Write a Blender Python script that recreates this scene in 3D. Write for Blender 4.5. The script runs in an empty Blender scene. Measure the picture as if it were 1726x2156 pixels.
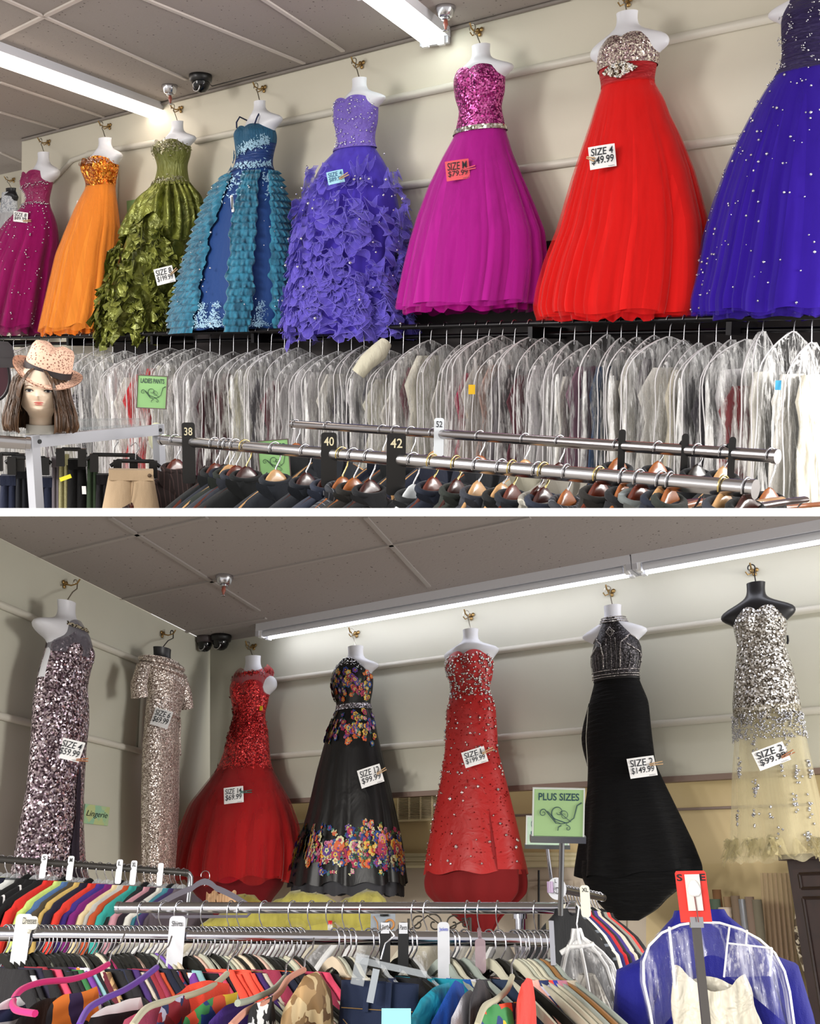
import bpy, bmesh, math, random
import numpy as np
from mathutils import Vector, Matrix, noise as mnoise
random.seed(7)
SC = bpy.context.scene
COL = SC.collection
sin, cos, pi, sqrt, atan = math.sin, math.cos, math.pi, math.sqrt, math.atan
# ------------------------------------------------------------------ camera
F = 2000.0
PITCH = atan(807 / F)
CAM = np.array([0, 0, 1.6])
FW = np.array([0, cos(PITCH), sin(PITCH)])
UP = np.array([0, -sin(PITCH), cos(PITCH)])
RT = np.array([1.0, 0, 0])
cd = bpy.data.cameras.new('camera'); cam = bpy.data.objects.new('camera', cd); COL.objects.link(cam)
cd.sensor_fit = 'HORIZONTAL'; cd.sensor_width = 36; cd.lens = 36 * F / 1726
cd.clip_start = .05; cd.clip_end = 200
cam.location = CAM; cam.rotation_euler = (pi / 2 + PITCH, 0, 0)
SC.camera = cam
# ------------------------------------------------------------------ view, world, light levels
SC.view_settings.view_transform = 'Standard'; SC.view_settings.look = 'None'
SC.view_settings.gamma = 1; SC.view_settings.use_curve_mapping = False
SC.view_settings.exposure = 0.35
SC.cycles.transparent_max_bounces = 18
SC.cycles.max_bounces = 6; SC.cycles.diffuse_bounces = 2; SC.cycles.glossy_bounces = 2
WORLD_STRENGTH = 0.70
TUBE = 7.0
LAMP_A = 380.0
SIDE_A = 130.0
SIDE_B = 260.0
LAMP_B = 1050.0
wd = bpy.data.worlds.new('world'); SC.world = wd; wd.use_nodes = True
wd.node_tree.nodes['Background'].inputs[0].default_value = (1.0, .97, .94, 1)
wd.node_tree.nodes['Background'].inputs[1].default_value = WORLD_STRENGTH

def ray(px, py): return FW + RT * ((px - 863) / F) - UP * ((py - 1078) / F)
def at(px, py, D): return CAM + ray(px, py) * D
def proj(p):
    v = np.asarray(p) - CAM; d = v @ FW
    return 863 + F * (v @ RT) / d, 1078 - F * (v @ UP) / d, d
def nrm(v): v = np.asarray(v, float); return v / np.linalg.norm(v)
class Frame:
    """origin O, X right along the surface, Y into it, Z up"""
    def __init__(s, O, X, Z):
        s.O = np.asarray(O, float); s.X = nrm(X); Z = np.asarray(Z, float)
        s.Z = nrm(Z - s.X * (Z @ s.X)); s.Y = np.cross(s.Z, s.X)
    def w(s, x, y, z): return s.O + s.X * x + s.Y * y + s.Z * z
    def l(s, p): v = np.asarray(p) - s.O; return np.array([v @ s.X, v @ s.Y, v @ s.Z])
    def hit(s, px, py, off=0.0):
        r = ray(px, py); t = ((s.O - s.Y * off - CAM) @ s.Y) / (r @ s.Y); return CAM + r * t
    def hl(s, px, py, off=0.0): return s.l(s.hit(px, py, off))
    def m(s, origin=None):
        o = s.O if origin is None else origin
        M = Matrix.Identity(4)
        for i, a in enumerate((s.X, s.Y, s.Z)):
            for k in range(3): M[k][i] = a[k]
        for k in range(3): M[k][3] = o[k]
        return M
# room B is upright; room A is a room of its own posed above it
XB = -nrm(ray(-2850, 1885)); XL = nrm(ray(1500, 1885)); ZB = np.array([0, 0, 1.0])
FB = Frame(at(1290, 1500, 5.1), XB, ZB)
CORNER = FB.hit(442, 1355)
FL = Frame(CORNER, XL, ZB)
XA = -nrm(ray(-1800, 770)); YA0 = nrm(ray(1715, 740)); ZA = nrm(np.cross(XA, YA0))
if ZA @ UP < 0: ZA = -ZA
FA = Frame(at(1330, 400, 4.6), XA, ZA)
FW_A = Frame(at(863, 900, 3), RT, ZA)          # upright in room A, facing the viewer
FW_B = Frame(at(863, 1900, 3), RT, ZB)
# ------------------------------------------------------------------ mesh builder
class MB:
    def __init__(s): s.v = []; s.f = []; s.m = []; s.n = 0
    def add(s, V, Fc, mi=0):
        b = s.n; V = np.asarray(V, float).reshape(-1, 3); s.v.append(V); s.n += len(V)
        for f in Fc: s.f.append(tuple(b + i for i in f)); s.m.append(mi)
        return s
    def box(s, x0, x1, y0, y1, z0, z1, mi=0, bev=0):
        V = [(x, y, z) for x in (x0, x1) for y in (y0, y1) for z in (z0, z1)]
        return s.add(V, [(0, 1, 3, 2), (4, 6, 7, 5), (0, 4, 5, 1), (2, 3, 7, 6), (0, 2, 6, 4), (1, 5, 7, 3)], mi)
    def obox(s, c, ax, ay, az, mi=0):
        c, ax, ay, az = map(np.asarray, (c, ax, ay, az))
        V = [c + ax * i + ay * j + az * k for i in (-1, 1) for j in (-1, 1) for k in (-1, 1)]
        return s.add(V, [(0, 1, 3, 2), (4, 6, 7, 5), (0, 4, 5, 1), (2, 3, 7, 6), (0, 2, 6, 4), (1, 5, 7, 3)], mi)
    def grid(s, P, cu=False, mi=0, flip=False):
        P = np.asarray(P, float); nv, nu = P.shape[:2]; Fc = []
        for i in range(nv - 1):
            for j in range(nu if cu else nu - 1):
                k = (j + 1) % nu
                q = (i * nu + j, i * nu + k, (i + 1) * nu + k, (i + 1) * nu + j)
                Fc.append(q[::-1] if flip else q)
        return s.add(P.reshape(-1, 3), Fc, mi)
    def tube(s, pts, r, n=8, mi=0, cap=True, closed=False):
        P = [np.asarray(p, float) for p in pts]; m = len(P); rs = r if hasattr(r, '__len__') else [r] * m
        up = None; G = []
        for i, p in enumerate(P):
            a = P[(i + 1) % m] if (closed or i < m - 1) else P[i]; b = P[i - 1] if (closed or i > 0) else P[i]
            t = a - b; t = t / (np.linalg.norm(t) + 1e-12)
            if up is None:
                up = np.cross(t, (0, 0, 1.0)) if abs(t[2]) < .9 else np.cross(t, (1.0, 0, 0))
            u = up - t * (up @ t); u = u / (np.linalg.norm(u) + 1e-12); up = u; w = np.cross(t, u)
            G.append([p + (u * cos(2 * pi * k / n) + w * sin(2 * pi * k / n)) * rs[i] for k in range(n)])
        if closed: G.append(G[0])
        s.grid(G, True, mi)
        if cap and not closed:
            b = s.n
            s.add(G[0], [tuple(range(n))[::-1]], mi); s.add(G[-1], [tuple(range(n))], mi)
        return s
    def lathe(s, prof, n=20, c=(0, 0, 0), mi=0, sx=1, sy=1):
        G = [[(c[0] + r * cos(2 * pi * k / n) * sx, c[1] + r * sin(2 * pi * k / n) * sy, c[2] + z) for k in range(n)] for r, z in prof]
        return s.grid(G, True, mi)
    def prism(s, poly, y0, y1, mi=0, axes=(0, 2)):
        """polygon in x,z extruded along y"""
        n = len(poly); V = [(p[0], y0, p[1]) for p in poly] + [(p[0], y1, p[1]) for p in poly]
        Fc = [tuple(range(n)), tuple(range(2 * n - 1, n - 1, -1))] + [(i, i + n, (i + 1) % n + n, (i + 1) % n) for i in range(n)]
        return s.add(V, Fc, mi)
    def ball(s, c, r, mi=0, n=6, m=4, sc=(1, 1, 1)):
        G = [[(c[0] + r * sc[0] * sin(pi * i / m) * cos(2 * pi * k / n), c[1] + r * sc[1] * sin(pi * i / m) * sin(2 * pi * k / n), c[2] + r * sc[2] * cos(pi * i / m)) for k in range(n)] for i in range(m + 1)]
        return s.grid(G, True, mi)
    def gem(s, c, r, mi=0):
        c = np.asarray(c); V = [c + r * np.array(d) for d in ((1, 0, 0), (-1, 0, 0), (0, 1, 0), (0, -1, 0), (0, 0, 1), (0, 0, -1))]
        return s.add(V, [(0, 2, 4), (2, 1, 4), (1, 3, 4), (3, 0, 4), (2, 0, 5), (1, 2, 5), (3, 1, 5), (0, 3, 5)], mi)
    def mesh(s, name, shift=None, smooth=True):
        me = bpy.data.meshes.new(name)
        V = np.concatenate(s.v) if s.v else np.zeros((0, 3))
        if shift is not None: V = V - shift
        me.from_pydata(V.tolist(), [], s.f)
        me.polygons.foreach_set('material_index', s.m)
        if smooth: me.polygons.foreach_set('use_smooth', [True] * len(s.f))
        me.update(); return me
def link(o): COL.objects.link(o); return o
def tag(o, label=None, cat=None, group=None, kind=None):
    if label: o['label'] = label
    if cat: o['category'] = cat
    if group: o['group'] = group
    if kind: o['kind'] = kind
    return o
def thing(name, label, cat, frame, origin=None, group=None):
    o = link(bpy.data.objects.new(name, None)); o.empty_display_size = .05
    o.matrix_world = frame.m(origin); o['loc'] = 0
    del o['loc']
    tag(o, label, cat, group); o.parent = None
    SH[o.name] = frame.l(frame.O if origin is None else origin); FRM[o.name] = frame
    return o
SH = {}; FRM = {}; CLAMP = [False]
NSH = nrm(np.cross(RT, ray(863, 1078.5)))
if NSH @ UP < 0: NSH = -NSH
def rest_on_floor(me, frame, shift):
    """keeps hanging things of the upper room above its sloping floor"""
    V = np.empty(len(me.vertices) * 3); me.vertices.foreach_get('co', V); V = V.reshape(-1, 3)
    W = frame.O + (V + shift) @ np.stack([frame.X, frame.Y, frame.Z]); d = (W - CAM) @ NSH
    V[:, 2] += np.maximum(0, -.0015 - d) / (NSH @ frame.Z); me.vertices.foreach_set('co', V.ravel()); me.update()
def mats(me, m):
    for x in (m if isinstance(m, (list, tuple)) else [m]): me.materials.append(x)
def part(name, mb, m, parent, smooth=True, label=None, world=False):
    """mb is in the thing's frame coordinates (frame origin), shifted to the thing's own origin"""
    r = parent
    while r.parent: r = r.parent
    me = mb.mesh(name, SH[r.name], smooth); mats(me, m)
    if CLAMP[0]: rest_on_floor(me, FRM[r.name], SH[r.name])
    o = link(bpy.data.objects.new(name, me)); o.parent = parent
    SH[o.name] = SH[r.name]
    if label: o['label'] = label
    if any(q in name for q in ('rhinestone', 'bead', 'crystal', 'jewel', 'lace_app', 'hem_points', 'ruffles', 'edging', 'floral')): o['kind'] = 'stuff'
    return o
def solo(name, mb, m, frame, origin=None, label=None, cat=None, group=None, kind=None, smooth=True):
    org = frame.O if origin is None else origin
    me = mb.mesh(name, frame.l(org), smooth); mats(me, m)
    o = link(bpy.data.objects.new(name, me)); o.matrix_world = frame.m(org)
    return tag(o, label, cat, group, kind)
# ------------------------------------------------------------------ materials
def lin(c):
    if isinstance(c, str): c = [int(c[i:i + 2], 16) for i in (0, 2, 4)]
    out = []
    for x in c[:3]:
        x = x / 255; out.append(x / 12.92 if x <= .04045 else ((x + .055) / 1.055) ** 2.4)
    return (*out, 1)
class NT:
    def __init__(s, name):
        s.mat = bpy.data.materials.new(name); s.mat.use_nodes = True; s.t = s.mat.node_tree
        s.b = s.t.nodes['Principled BSDF']; s.out = s.t.nodes['Material Output']
        s.co = s.t.nodes.new('ShaderNodeTexCoord').outputs['Object']
    def n(s, typ, **kw):
        x = s.t.nodes.new('ShaderNode' + typ)
        for k, v in kw.items():
            if k.startswith('_'): setattr(x, k[1:], v)
            else:
                key = k.replace('__', ' '); key = int(key[1:]) if key[0] == 'i' and key[1:].isdigit() else key
                s.set(x.inputs[key], v)
        return x
    def set(s, inp, v):
        if isinstance(v, bpy.types.NodeSocket): s.t.links.new(v, inp)
        else: inp.default_value = v
    def p(s, **kw):
        for k, v in kw.items(): s.set(s.b.inputs[k.replace('__', ' ')], v)
        return s
    def ramp(s, fac, stops, interp='LINEAR'):
        r = s.t.nodes.new('ShaderNodeValToRGB'); r.color_ramp.interpolation = interp; e = r.color_ramp.elements
        while len(e) < len(stops): e.new(.5)
        for i, (pos, c) in enumerate(stops): e[i].position = pos; e[i].color = lin(c) if not isinstance(c, tuple) or len(c) != 4 else c
        s.set(r.inputs[0], fac); return r.outputs[0]
    def map(s, scale, src=None, loc=(0, 0, 0)):
        return s.n('Mapping', Scale=scale, Location=loc, Vector=src or s.co).outputs[0]
    def bump(s, h, strength=.3, dist=.01):
        return s.n('Bump', Height=h, Strength=strength, Distance=dist).outputs[0]
def L(c): return lin(c)
MC = {}
def memo(fn):
    def g(*a, **k):
        key = (fn.__name__, repr(a), repr(sorted(k.items())))
        if key not in MC: MC[key] = fn(*a, **k)
        return MC[key]
    return g
@memo
def paint(c, rough=.6, metal=0.0, name='paint', spec=.5):
    m = NT(name); m.p(Base__Color=L(c), Roughness=rough, Metallic=metal, Specular__IOR__Level=spec); return m.mat
@memo
def wallpaint(c):
    m = NT('wall_paint'); n = m.n('Noise__'.strip('_') + 'Tex' if 0 else 'TexNoise', Vector=m.co, Scale=2.0, Detail=4.0).outputs[0]
    r = m.ramp(n, [(.3, tuple(max(0, x - 5) for x in hexrgb(c))), (.7, c)])
    f = m.n('TexNoise', Vector=m.co, Scale=180.0, Detail=2.0).outputs[0]
    m.p(Base__Color=r, Roughness=.55, Normal=m.bump(f, .08, .002)); return m.mat
def hexrgb(c): return tuple(int(c[i:i + 2], 16) for i in (0, 2, 4)) if isinstance(c, str) else c
@memo
def cloth(c, rough=.75, sheen=.3, weave=500.0, spec=.3, wr=.15, stripes=None):
    m = NT('cloth'); col = L(c)
    if stripes:                                   # (colour2, scale, axis, width)
        c2, sc, ax, wdt = stripes
        sx = m.n('SeparateXYZ', Vector=m.co).outputs[ax]
        a = m.n('Math', _operation='MULTIPLY', i0=sx, i1=sc).outputs[0]
        a = m.n('Math', _operation='FRACT', i0=a).outputs[0]
        a = m.n('Math', _operation='LESS_THAN', i0=a, i1=wdt).outputs[0]
        col = m.n('Mix', _data_type='RGBA', Factor=a, i6=L(c), i7=L(c2)).outputs[2]
    f = m.n('TexNoise', Vector=m.map((1, 1, .35)), Scale=22.0, Detail=3.0).outputs[0]
    g = m.n('TexNoise', Vector=m.co, Scale=weave, Detail=1.0).outputs[0]
    h = m.n('Math', _operation='MULTIPLY_ADD', i0=g, i1=.08, i2=f).outputs[0]
    m.p(Base__Color=col, Roughness=rough, Specular__IOR__Level=spec, Sheen__Weight=sheen * .35, Normal=m.bump(h, wr, .02)); return m.mat
@memo
def printed(cols, scale=30.0, rough=.75, stretch=(1, 1, 1)):
    m = NT('printed_cloth'); v = m.n('TexVoronoi', Vector=m.map(stretch), Scale=scale)
    n = m.n('TexNoise', Vector=m.co, Scale=scale * .7).outputs['Color']
    vv = m.n('Mix', _data_type='RGBA', Factor=.04, i6=m.map(stretch), i7=n).outputs[2]
    m.set(v.inputs['Vector'], vv)
    sx = m.n('SeparateColor', Color=v.outputs['Color']).outputs[0]
    k = len(cols); m.p(Base__Color=m.ramp(sx, [(i / k, c) for i, c in enumerate(cols)], 'CONSTANT'), Roughness=rough); return m.mat
@memo
def sequin(dark, mid, bright, scale=130.0, rough=.28, metal=.7, tilt=1.3, stretch=(1, 1, 1), thr=(.0, .45, .8)):
    m = NT('sequins'); v = m.n('TexVoronoi', Vector=m.map(stretch), Scale=scale)
    sc = m.n('SeparateColor', Color=v.outputs['Color'])
    col = m.ramp(sc.outputs[0], [(thr[0], dark), (thr[1], mid), (thr[2], bright)])
    g = m.n('NewGeometry').outputs['Normal']
    d = m.n('VectorMath', _operation='SUBTRACT', i0=v.outputs['Color'], i1=(.5, .5, .5)).outputs[0]
    d = m.n('VectorMath', _operation='SCALE', i0=d, Scale=tilt).outputs[0]
    d = m.n('VectorMath', _operation='ADD', i0=d, i1=g).outputs[0]
    d = m.n('VectorMath', _operation='NORMALIZE', i0=d).outputs[0]
    m.p(Base__Color=col, Roughness=rough, Metallic=metal, Normal=d); return m.mat
@memo
def tulle(c, alpha=.5, rough=.9, edge=True, lo=None):
    """sheer netting: denser where it is seen edge-on because the threads overlap"""
    m = NT('tulle'); n = m.n('TexNoise', Vector=m.map((26, 26, 1.1)), Scale=1.0, Detail=2.0).outputs[0]
    a = m.n('MapRange', Value=n, i1=.3, i2=.7, i3=(alpha - .1 if lo is None else lo), i4=alpha + .14).outputs[0]
    m.p(Base__Color=L(c), Roughness=rough, Alpha=a, Sheen__Weight=.3, Specular__IOR__Level=.1); return m.mat
@memo
def satin(c, rough=.35, spec=.5, wr=.35, sc=14.0, metal=0.0, stretch=(1, 1, 1), c2=None):
    m = NT('satin'); f = m.n('TexNoise', Vector=m.map(stretch), Scale=sc, Detail=3.0, Distortion=.6).outputs[0]
    col = L(c) if c2 is None else m.ramp(f, [(.35, c), (.65, c2)])
    m.p(Base__Color=col, Roughness=rough, Specular__IOR__Level=spec, Metallic=metal, Sheen__Weight=.05, Normal=m.bump(f, wr, .03)); return m.mat
@memo
def chrome(c='d8d8de', rough=.16):
    m = NT('chrome'); m.p(Base__Color=L(c), Roughness=rough, Metallic=1.0); return m.mat
@memo
def wood(c, c2, rough=.3, sc=8.0):
    m = NT('varnished_wood'); n = m.n('TexNoise', Vector=m.map((1, 6, 1)), Scale=sc, Detail=4.0, Distortion=1.0).outputs[0]
    m.p(Base__Color=m.ramp(n, [(.3, c), (.7, c2)]), Roughness=rough, Coat__Weight=.4, Coat__Roughness=.15); return m.mat
@memo
def film(tint='e8e8ee', base=.12, streak=.55, sc=1.0, rough=.12):
    """thin clear garment bag plastic with crinkles"""
    m = NT('clear_plastic'); f = m.n('TexNoise', Vector=m.map((26 * sc, 26 * sc, 2.2 * sc)), Scale=1.0, Detail=5.0, Roughness=.65).outputs[0]
    a = m.n('MapRange', Value=f, i1=.49, i2=.61, i3=base, i4=streak).outputs[0]  # denser white streaks paint highlights into the film
    g = m.n('TexNoise', Vector=m.map((60, 60, 14)), Scale=1.0, Detail=3.0).outputs[0]
    m.p(Base__Color=L(tint), Roughness=rough, Alpha=a, Specular__IOR__Level=1.0, Normal=m.bump(g, .9, .02)); return m.mat
@memo
def glow(c, s):
    m = NT('lit_tube'); m.p(Base__Color=L('ffffff'), Emission__Color=L(c), Emission__Strength=s); return m.mat
@memo
def clearp(c='dde2e6', a=.2, rough=.08):
    m = NT('clear_acrylic'); m.p(Base__Color=L(c), Roughness=rough, Alpha=a, Specular__IOR__Level=1.0); return m.mat
@memo
def velvet(c):
    m = NT('velvet'); m.p(Base__Color=L(c), Roughness=.9, Sheen__Weight=.15, Specular__IOR__Level=.15); return m.mat
@memo
def tilemat(c, c2):
    m = NT('ceiling_tile'); v = m.n('TexVoronoi', Vector=m.co, Scale=36.0)
    n = m.n('TexNoise', Vector=m.co, Scale=55.0, Detail=3.0).outputs[0]
    d = m.n('MapRange', Value=v.outputs['Distance'], i1=.15, i2=.22, i3=0.0, i4=1.0).outputs[0]
    q = m.n('Math', _operation='GREATER_THAN', i0=n, i1=.44).outputs[0]
    mn = m.n('Math', _operation='MAXIMUM', i0=d, i1=q).outputs[0]
    m.p(Base__Color=m.n('Mix', _data_type='RGBA', Factor=mn, i6=L(c2), i7=L(c)).outputs[2], Roughness=.9, Normal=m.bump(n, .3, .005)); return m.mat
WHITE = paint('f2f2f2', .5, name='white_plastic'); MANW = paint('e6e7ee', .38, name='mannequin_white'); MANB = paint('1c1b1f', .4, name='mannequin_black')
BLACK = paint('141416', .35, name='black_plastic'); BRASS = paint('a88a58', .35, .9, name='brass'); STEEL = chrome('b8b8bc', .25)
INK = paint('20242c', .6, name='ink'); PIN = paint('c9a67c', .7, name='clothespin_wood')
# ------------------------------------------------------------------ text
def text_mb(lines, w, h, y=-.0012, gap=.12, heights=None, shear=0.0, thick=0.0, cx=0.0, cz=0.0, mi=0, mb=None, squeeze=True):
    """lettering in the x-z plane centred on cx, cz, filling w x h"""
    mb = mb or MB(); n = len(lines); hs = heights or [1] * n; tot = sum(hs) + gap * (n - 1); z = cz + h / 2
    for t, k in zip(lines, hs):
        lh = h * k / tot
        cu = bpy.data.curves.new('t', 'FONT'); cu.body = t; cu.shear = shear; cu.offset = thick; cu.resolution_u = 3
        o = bpy.data.objects.new('t', cu); COL.objects.link(o)
        dg = bpy.context.evaluated_depsgraph_get(); me = bpy.data.meshes.new_from_object(o.evaluated_get(dg))
        V = np.array([v.co[:] for v in me.vertices]); Fc = [tuple(p.vertices) for p in me.polygons]
        bpy.data.objects.remove(o); bpy.data.curves.remove(cu); bpy.data.meshes.remove(me)
        if len(V):
            mn, mx = V.min(0), V.max(0); sx = w / (mx[0] - mn[0]); sz = lh / (mx[1] - mn[1])
            if not squeeze: sx = min(sx, sz)
            W = (mx[0] - mn[0]) * sx
            P = np.stack([(V[:, 0] - mn[0]) * sx + cx - W / 2, np.full(len(V), y), z - lh + (V[:, 1] - mn[1]) * sz], 1)
            mb.add(P, Fc, mi)
        z -= lh + h * gap / tot
    return mb
# ------------------------------------------------------------------ room shell
WA = wallpaint('ded8c6'); WB = wallpaint('d2d0c0')
def panel(name, frame, pts, off, thick, mat, kind='structure'):
    """a slab on a frame's plane through corner pixels; its face sits off metres in front of the wall plane"""
    Pl = [frame.hl(px, py, off) for px, py in pts]
    mb = MB(); n = len(Pl); V = [p for p in Pl] + [p + np.array([0, thick, 0]) for p in Pl]
    mb.add(V, [tuple(range(n)), tuple(range(2 * n - 1, n - 1, -1))] + [(i, i + n, (i + 1) % n + n, (i + 1) % n) for i in range(n)])
    return solo(name, mb, mat, frame, Pl and frame.w(*Pl[0]), kind=kind, smooth=False)
def rod_on(name, frame, p0, p1, off, r, mat, kind='structure', n=12, **kw):
    a, b = frame.hl(*p0, off), frame.hl(*p1, off)
    return solo(name, MB().tube([a, b], r, n), mat, frame, frame.w(*a), kind=kind, **kw)
VA = np.array([-1800, 770.]); VB = np.array([-2850, 1885.]); VL = np.array([1500, 1885.])
def toward(V, p, x):                     # the y of pixel column x on the line from p to vanishing point V
    return p[1] + (V[1] - p[1]) * (x - p[0]) / (V[0] - p[0])
TA = (44, 293)
panel('wall_upper', FA, [(46, toward(VA, TA, 46)), (1900, toward(VA, TA, 1900)), (1900, 1082), (40, 1082)], 0, .08, WA)
# ceiling of room A
zc = FA.hl(*TA)[2]; x0 = FA.hl(*TA)[0]
def ceil_hit(frame, zz, px, py):
    r = ray(px, py); t = ((frame.O + frame.Z * zz - CAM) @ frame.Z) / (r @ frame.Z); return frame.l(CAM + r * t)
farw = ceil_hit(FA, zc, 0, 368)
ZAx = FA
def cbox(name, frame, x0, x1, y0, y1, z0, z1, mat, **kw):
    return solo(name, MB().box(x0, x1, y0, y1, z0, z1), mat, frame, frame.w(x0, y0, z0), smooth=False, **kw)
TM = tilemat('a39a94', '4f4642'); GRID = paint('cfc6bf', .5, name='grid_tee')
cx0, cx1 = farw[0] - 3.0, FA.hl(1300, 0)[0]
cbox('ceiling_upper', FA, cx0, cx1 + 1.5, -3.0, farw[1] + .1, zc, zc + .05, TM, kind='structure')
cbox('wall_far', FA, cx0, x0 + .3, farw[1], farw[1] + .08, zc - 4.6, zc, WA, kind='structure')
# tee grid: lines from measured crossings
def tee(frame, zz, p, q, name='trim_ceiling_grid', m=None, w=.012):
    a, b = ceil_hit(frame, zz, *p), ceil_hit(frame, zz, *q); d = nrm(b - a); n = np.array([-d[1], d[0], 0])
    c = (a + b) / 2 + np.array([0, 0, -.004])
    return solo(name, MB().obox(c, (b - a) / 2, n * w, np.array([0, 0, .005])), m or GRID, frame, frame.w(*a), kind='structure', smooth=False)
for p, q in [((0, -8), (392, 166)), ((290, -10), (640, 132)), ((548, -8), (722, 106)),
             ((-20, 88), (240, -40)), ((0, 172), (238, 252)), ((0, 235), (128, 272)), ((0, 320), (44, 340))]:
    tee(FA, zc, p, q)
a = [(46, toward(VA, TA, 46)), (1200, toward(VA, TA, 1200))]
rod_on('trim_wall_angle', FA, (46, a[0][1] + 2), (1200, a[1][1] + 2), .012, .012, paint('8d857e', .6), n=4)
# mouldings on wall A
RAIL = paint('dcd8cb', .4, name='rail_paint')
for k, (p, q) in enumerate([((412, 297), (1800, toward(VA, (412, 297), 1800))), ((186, 324), (330, 300)),
                           ((600, 427), (1800, toward(VA, (600, 427), 1800)))]):
    rod_on('trim_rail', FA, p, q, .012, .021, RAIL)
rod_on('trim_rail', FA, (150, 338), (188, 324), .012, .018, RAIL); rod_on('trim_rail', FA, (108, 384), (151, 338), .012, .018, RAIL)
rod_on('trim_wall_post', FA, (246, 352), (243, 460), .012, .012, RAIL)
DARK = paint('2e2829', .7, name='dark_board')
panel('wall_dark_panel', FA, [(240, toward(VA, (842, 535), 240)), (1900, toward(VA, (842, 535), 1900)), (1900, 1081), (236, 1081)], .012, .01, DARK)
# floor of room A and its front edge
mb = MB(); q = [at(-500, 1079, 1.16), at(2300, 1079, 1.16), at(3600, 1079, 7.0), at(-1800, 1079, 9.0)]
mb.add([FW_A.l(p) for p in q], [(0, 1, 2, 3)]); mb.add([FW_A.l(p - UP * .004) for p in q], [(3, 2, 1, 0)])
solo('floor_upper', mb, paint('b9b2a8', .7), FW_A, q[0], kind='structure', smooth=False)
D0 = 1.16; hh = 8.6 * D0 / F; c = at(863, 1078.5, D0)
Ff = Frame(c, RT, UP)
mb = MB(); mb.box(-1.6, 1.6, 0, .03, -hh, hh)
solo('trim_floor_edge', mb, paint('ffffff', .5, name='white_edge'), Ff, kind='structure', smooth=False)
# ---------------- room B
zb = FB.l(CORNER)[2]
TBm = tilemat('a49c98', '504743')
def ext(p, q, t): return (p[0] + (q[0] - p[0]) * t, p[1] + (q[1] - p[1]) * t)
# ceiling polygon cut along the front edge line at pixel row 1083
fr = [ceil_hit(FB, zb, -101, 1083), ceil_hit(FB, zb, 2000, 1083)]
cr = FB.l(CORNER); rr = ceil_hit(FB, zb, 2000, toward(VB, (442, 1355), 2000)); ll = FB.l(FL.hit(-260, toward(VL, (442, 1355), -260)))
poly = [fr[0], fr[1], rr + [0, .05, 0], cr + [0, .05, 0]]
mb = MB(); n = len(poly); V = [p for p in poly] + [p + np.array([0, 0, .012]) for p in poly]
mb.add(V, [tuple(range(n))[::-1], tuple(range(n, 2 * n))] + [(i, (i + 1) % n, (i + 1) % n + n, i + n) for i in range(n)])
solo('ceiling_lower', mb, TBm, FB, FB.w(*poly[0]), kind='structure', smooth=False)
TEEB = paint('a7a09c', .5, name='grid_tee_grey')
def tb(p, V, x1, m=TEEB):
    while toward(V, p, x1) < 1086: x1 -= 10
    tee(FB, zb, p, (x1, toward(V, p, x1)), m=m)
for p in [(90, 1172), (259, 1260), (388, 1330)]: tb(p, VB, 1726 if p[0] < 300 else 560)
for p in [(232, 1088), (770, 1088), (1290, 1088), (-60, 1088)][:2]: tb((p[0], p[1]), VL, 545 if p[0] == 232 else 903)
panel('wall_left', FL, [(-101, toward(VL, (442, 1355), -101)), (442, 1355), (442, 2900), (-101, 3600)], 0, .06, WB)
SHB = (840, 1669); yb = lambda x: toward(VB, SHB, x)
panel('wall_back', FB, [(442, 1355), (2000, toward(VB, (442, 1355), 2000)), (2000, yb(2000)), (442, yb(442))], 0, .06, WB)
for p in [(808, 1402), (1048, 1553)]:
    rod_on('trim_rail', FB, (560, toward(VB, p, 560)), (1900, toward(VB, p, 1900)), .012, .019, RAIL)
for p in [(0, 1273), (0, 1507)]:
    rod_on('trim_rail', FL, (-95, toward(VL, p, -95)), (296, toward(VL, p, 296)), .012, .019, RAIL)
rod_on('trim_wall_post', FL, (302, 1412), (294, 1578), .012, .012, RAIL)
BRN = paint('8a7468', .6, name='brown_edge')
panel('trim_brown_edge', FB, [(442, yb(442) - 1), (2000, yb(2000) - 1), (2000, yb(2000) + 13), (442, yb(442) + 8)], .02, .05, BRN)
# recessed yellow wall below the panels
YW = NT('yellow_wall_paint'); nz = YW.n('TexNoise', Vector=YW.co, Scale=1.5).outputs[0]
YW.p(Base__Color=YW.ramp(nz, [(.3, 'd3bd8a'), (.7, 'dcc79a')]), Roughness=.7)
REC = -.25
panel('wall_recess_upper', FB, [(425, yb(425) - 15), (2000, yb(2000) - 15), (2000, 1818), (425, 1818)], REC, .05, YW.mat)
panel('wall_recess_lower', FB, [(395, 1818), (1360, 1818), (1360, 2900), (395, 2900)], REC, .05, wallpaint('c9bba8'))
panel('wall_recess_side', FB, [(1360, 1818), (2000, 1818), (2000, 2900), (1360, 2900)], REC, .05, YW.mat)
MO = paint('d6cca6', .5, name='cream_moulding')
for y, r in ((1800, .012), (1809, .016), (1820, .02)):
    rod_on('trim_picture_rail', FB, (420, y + 3), (1358, y - 2), REC + .02, r, MO, n=6)
rod_on('trim_conduit', FB, (1060, 1718), (1700, 1694), REC + .03, .008, paint('8f7d75', .4), n=6)
rod_on('trim_conduit', FB, (600, 1735), (835, 1728), REC + .03, .008, paint('b3a488', .4), n=6)
panel('trim_recess_band', FB, [(560, 1728), (930, 1716), (930, 1723), (560, 1735)], REC + .01, .01, MO)
solo('floor_lower', MB().box(-4, 5, -6.5, .6, -.05, 0), wallpaint('8d867c'), Frame((CORNER[0], CORNER[1], 0), XB, ZB), kind='structure', smooth=False)
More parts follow.
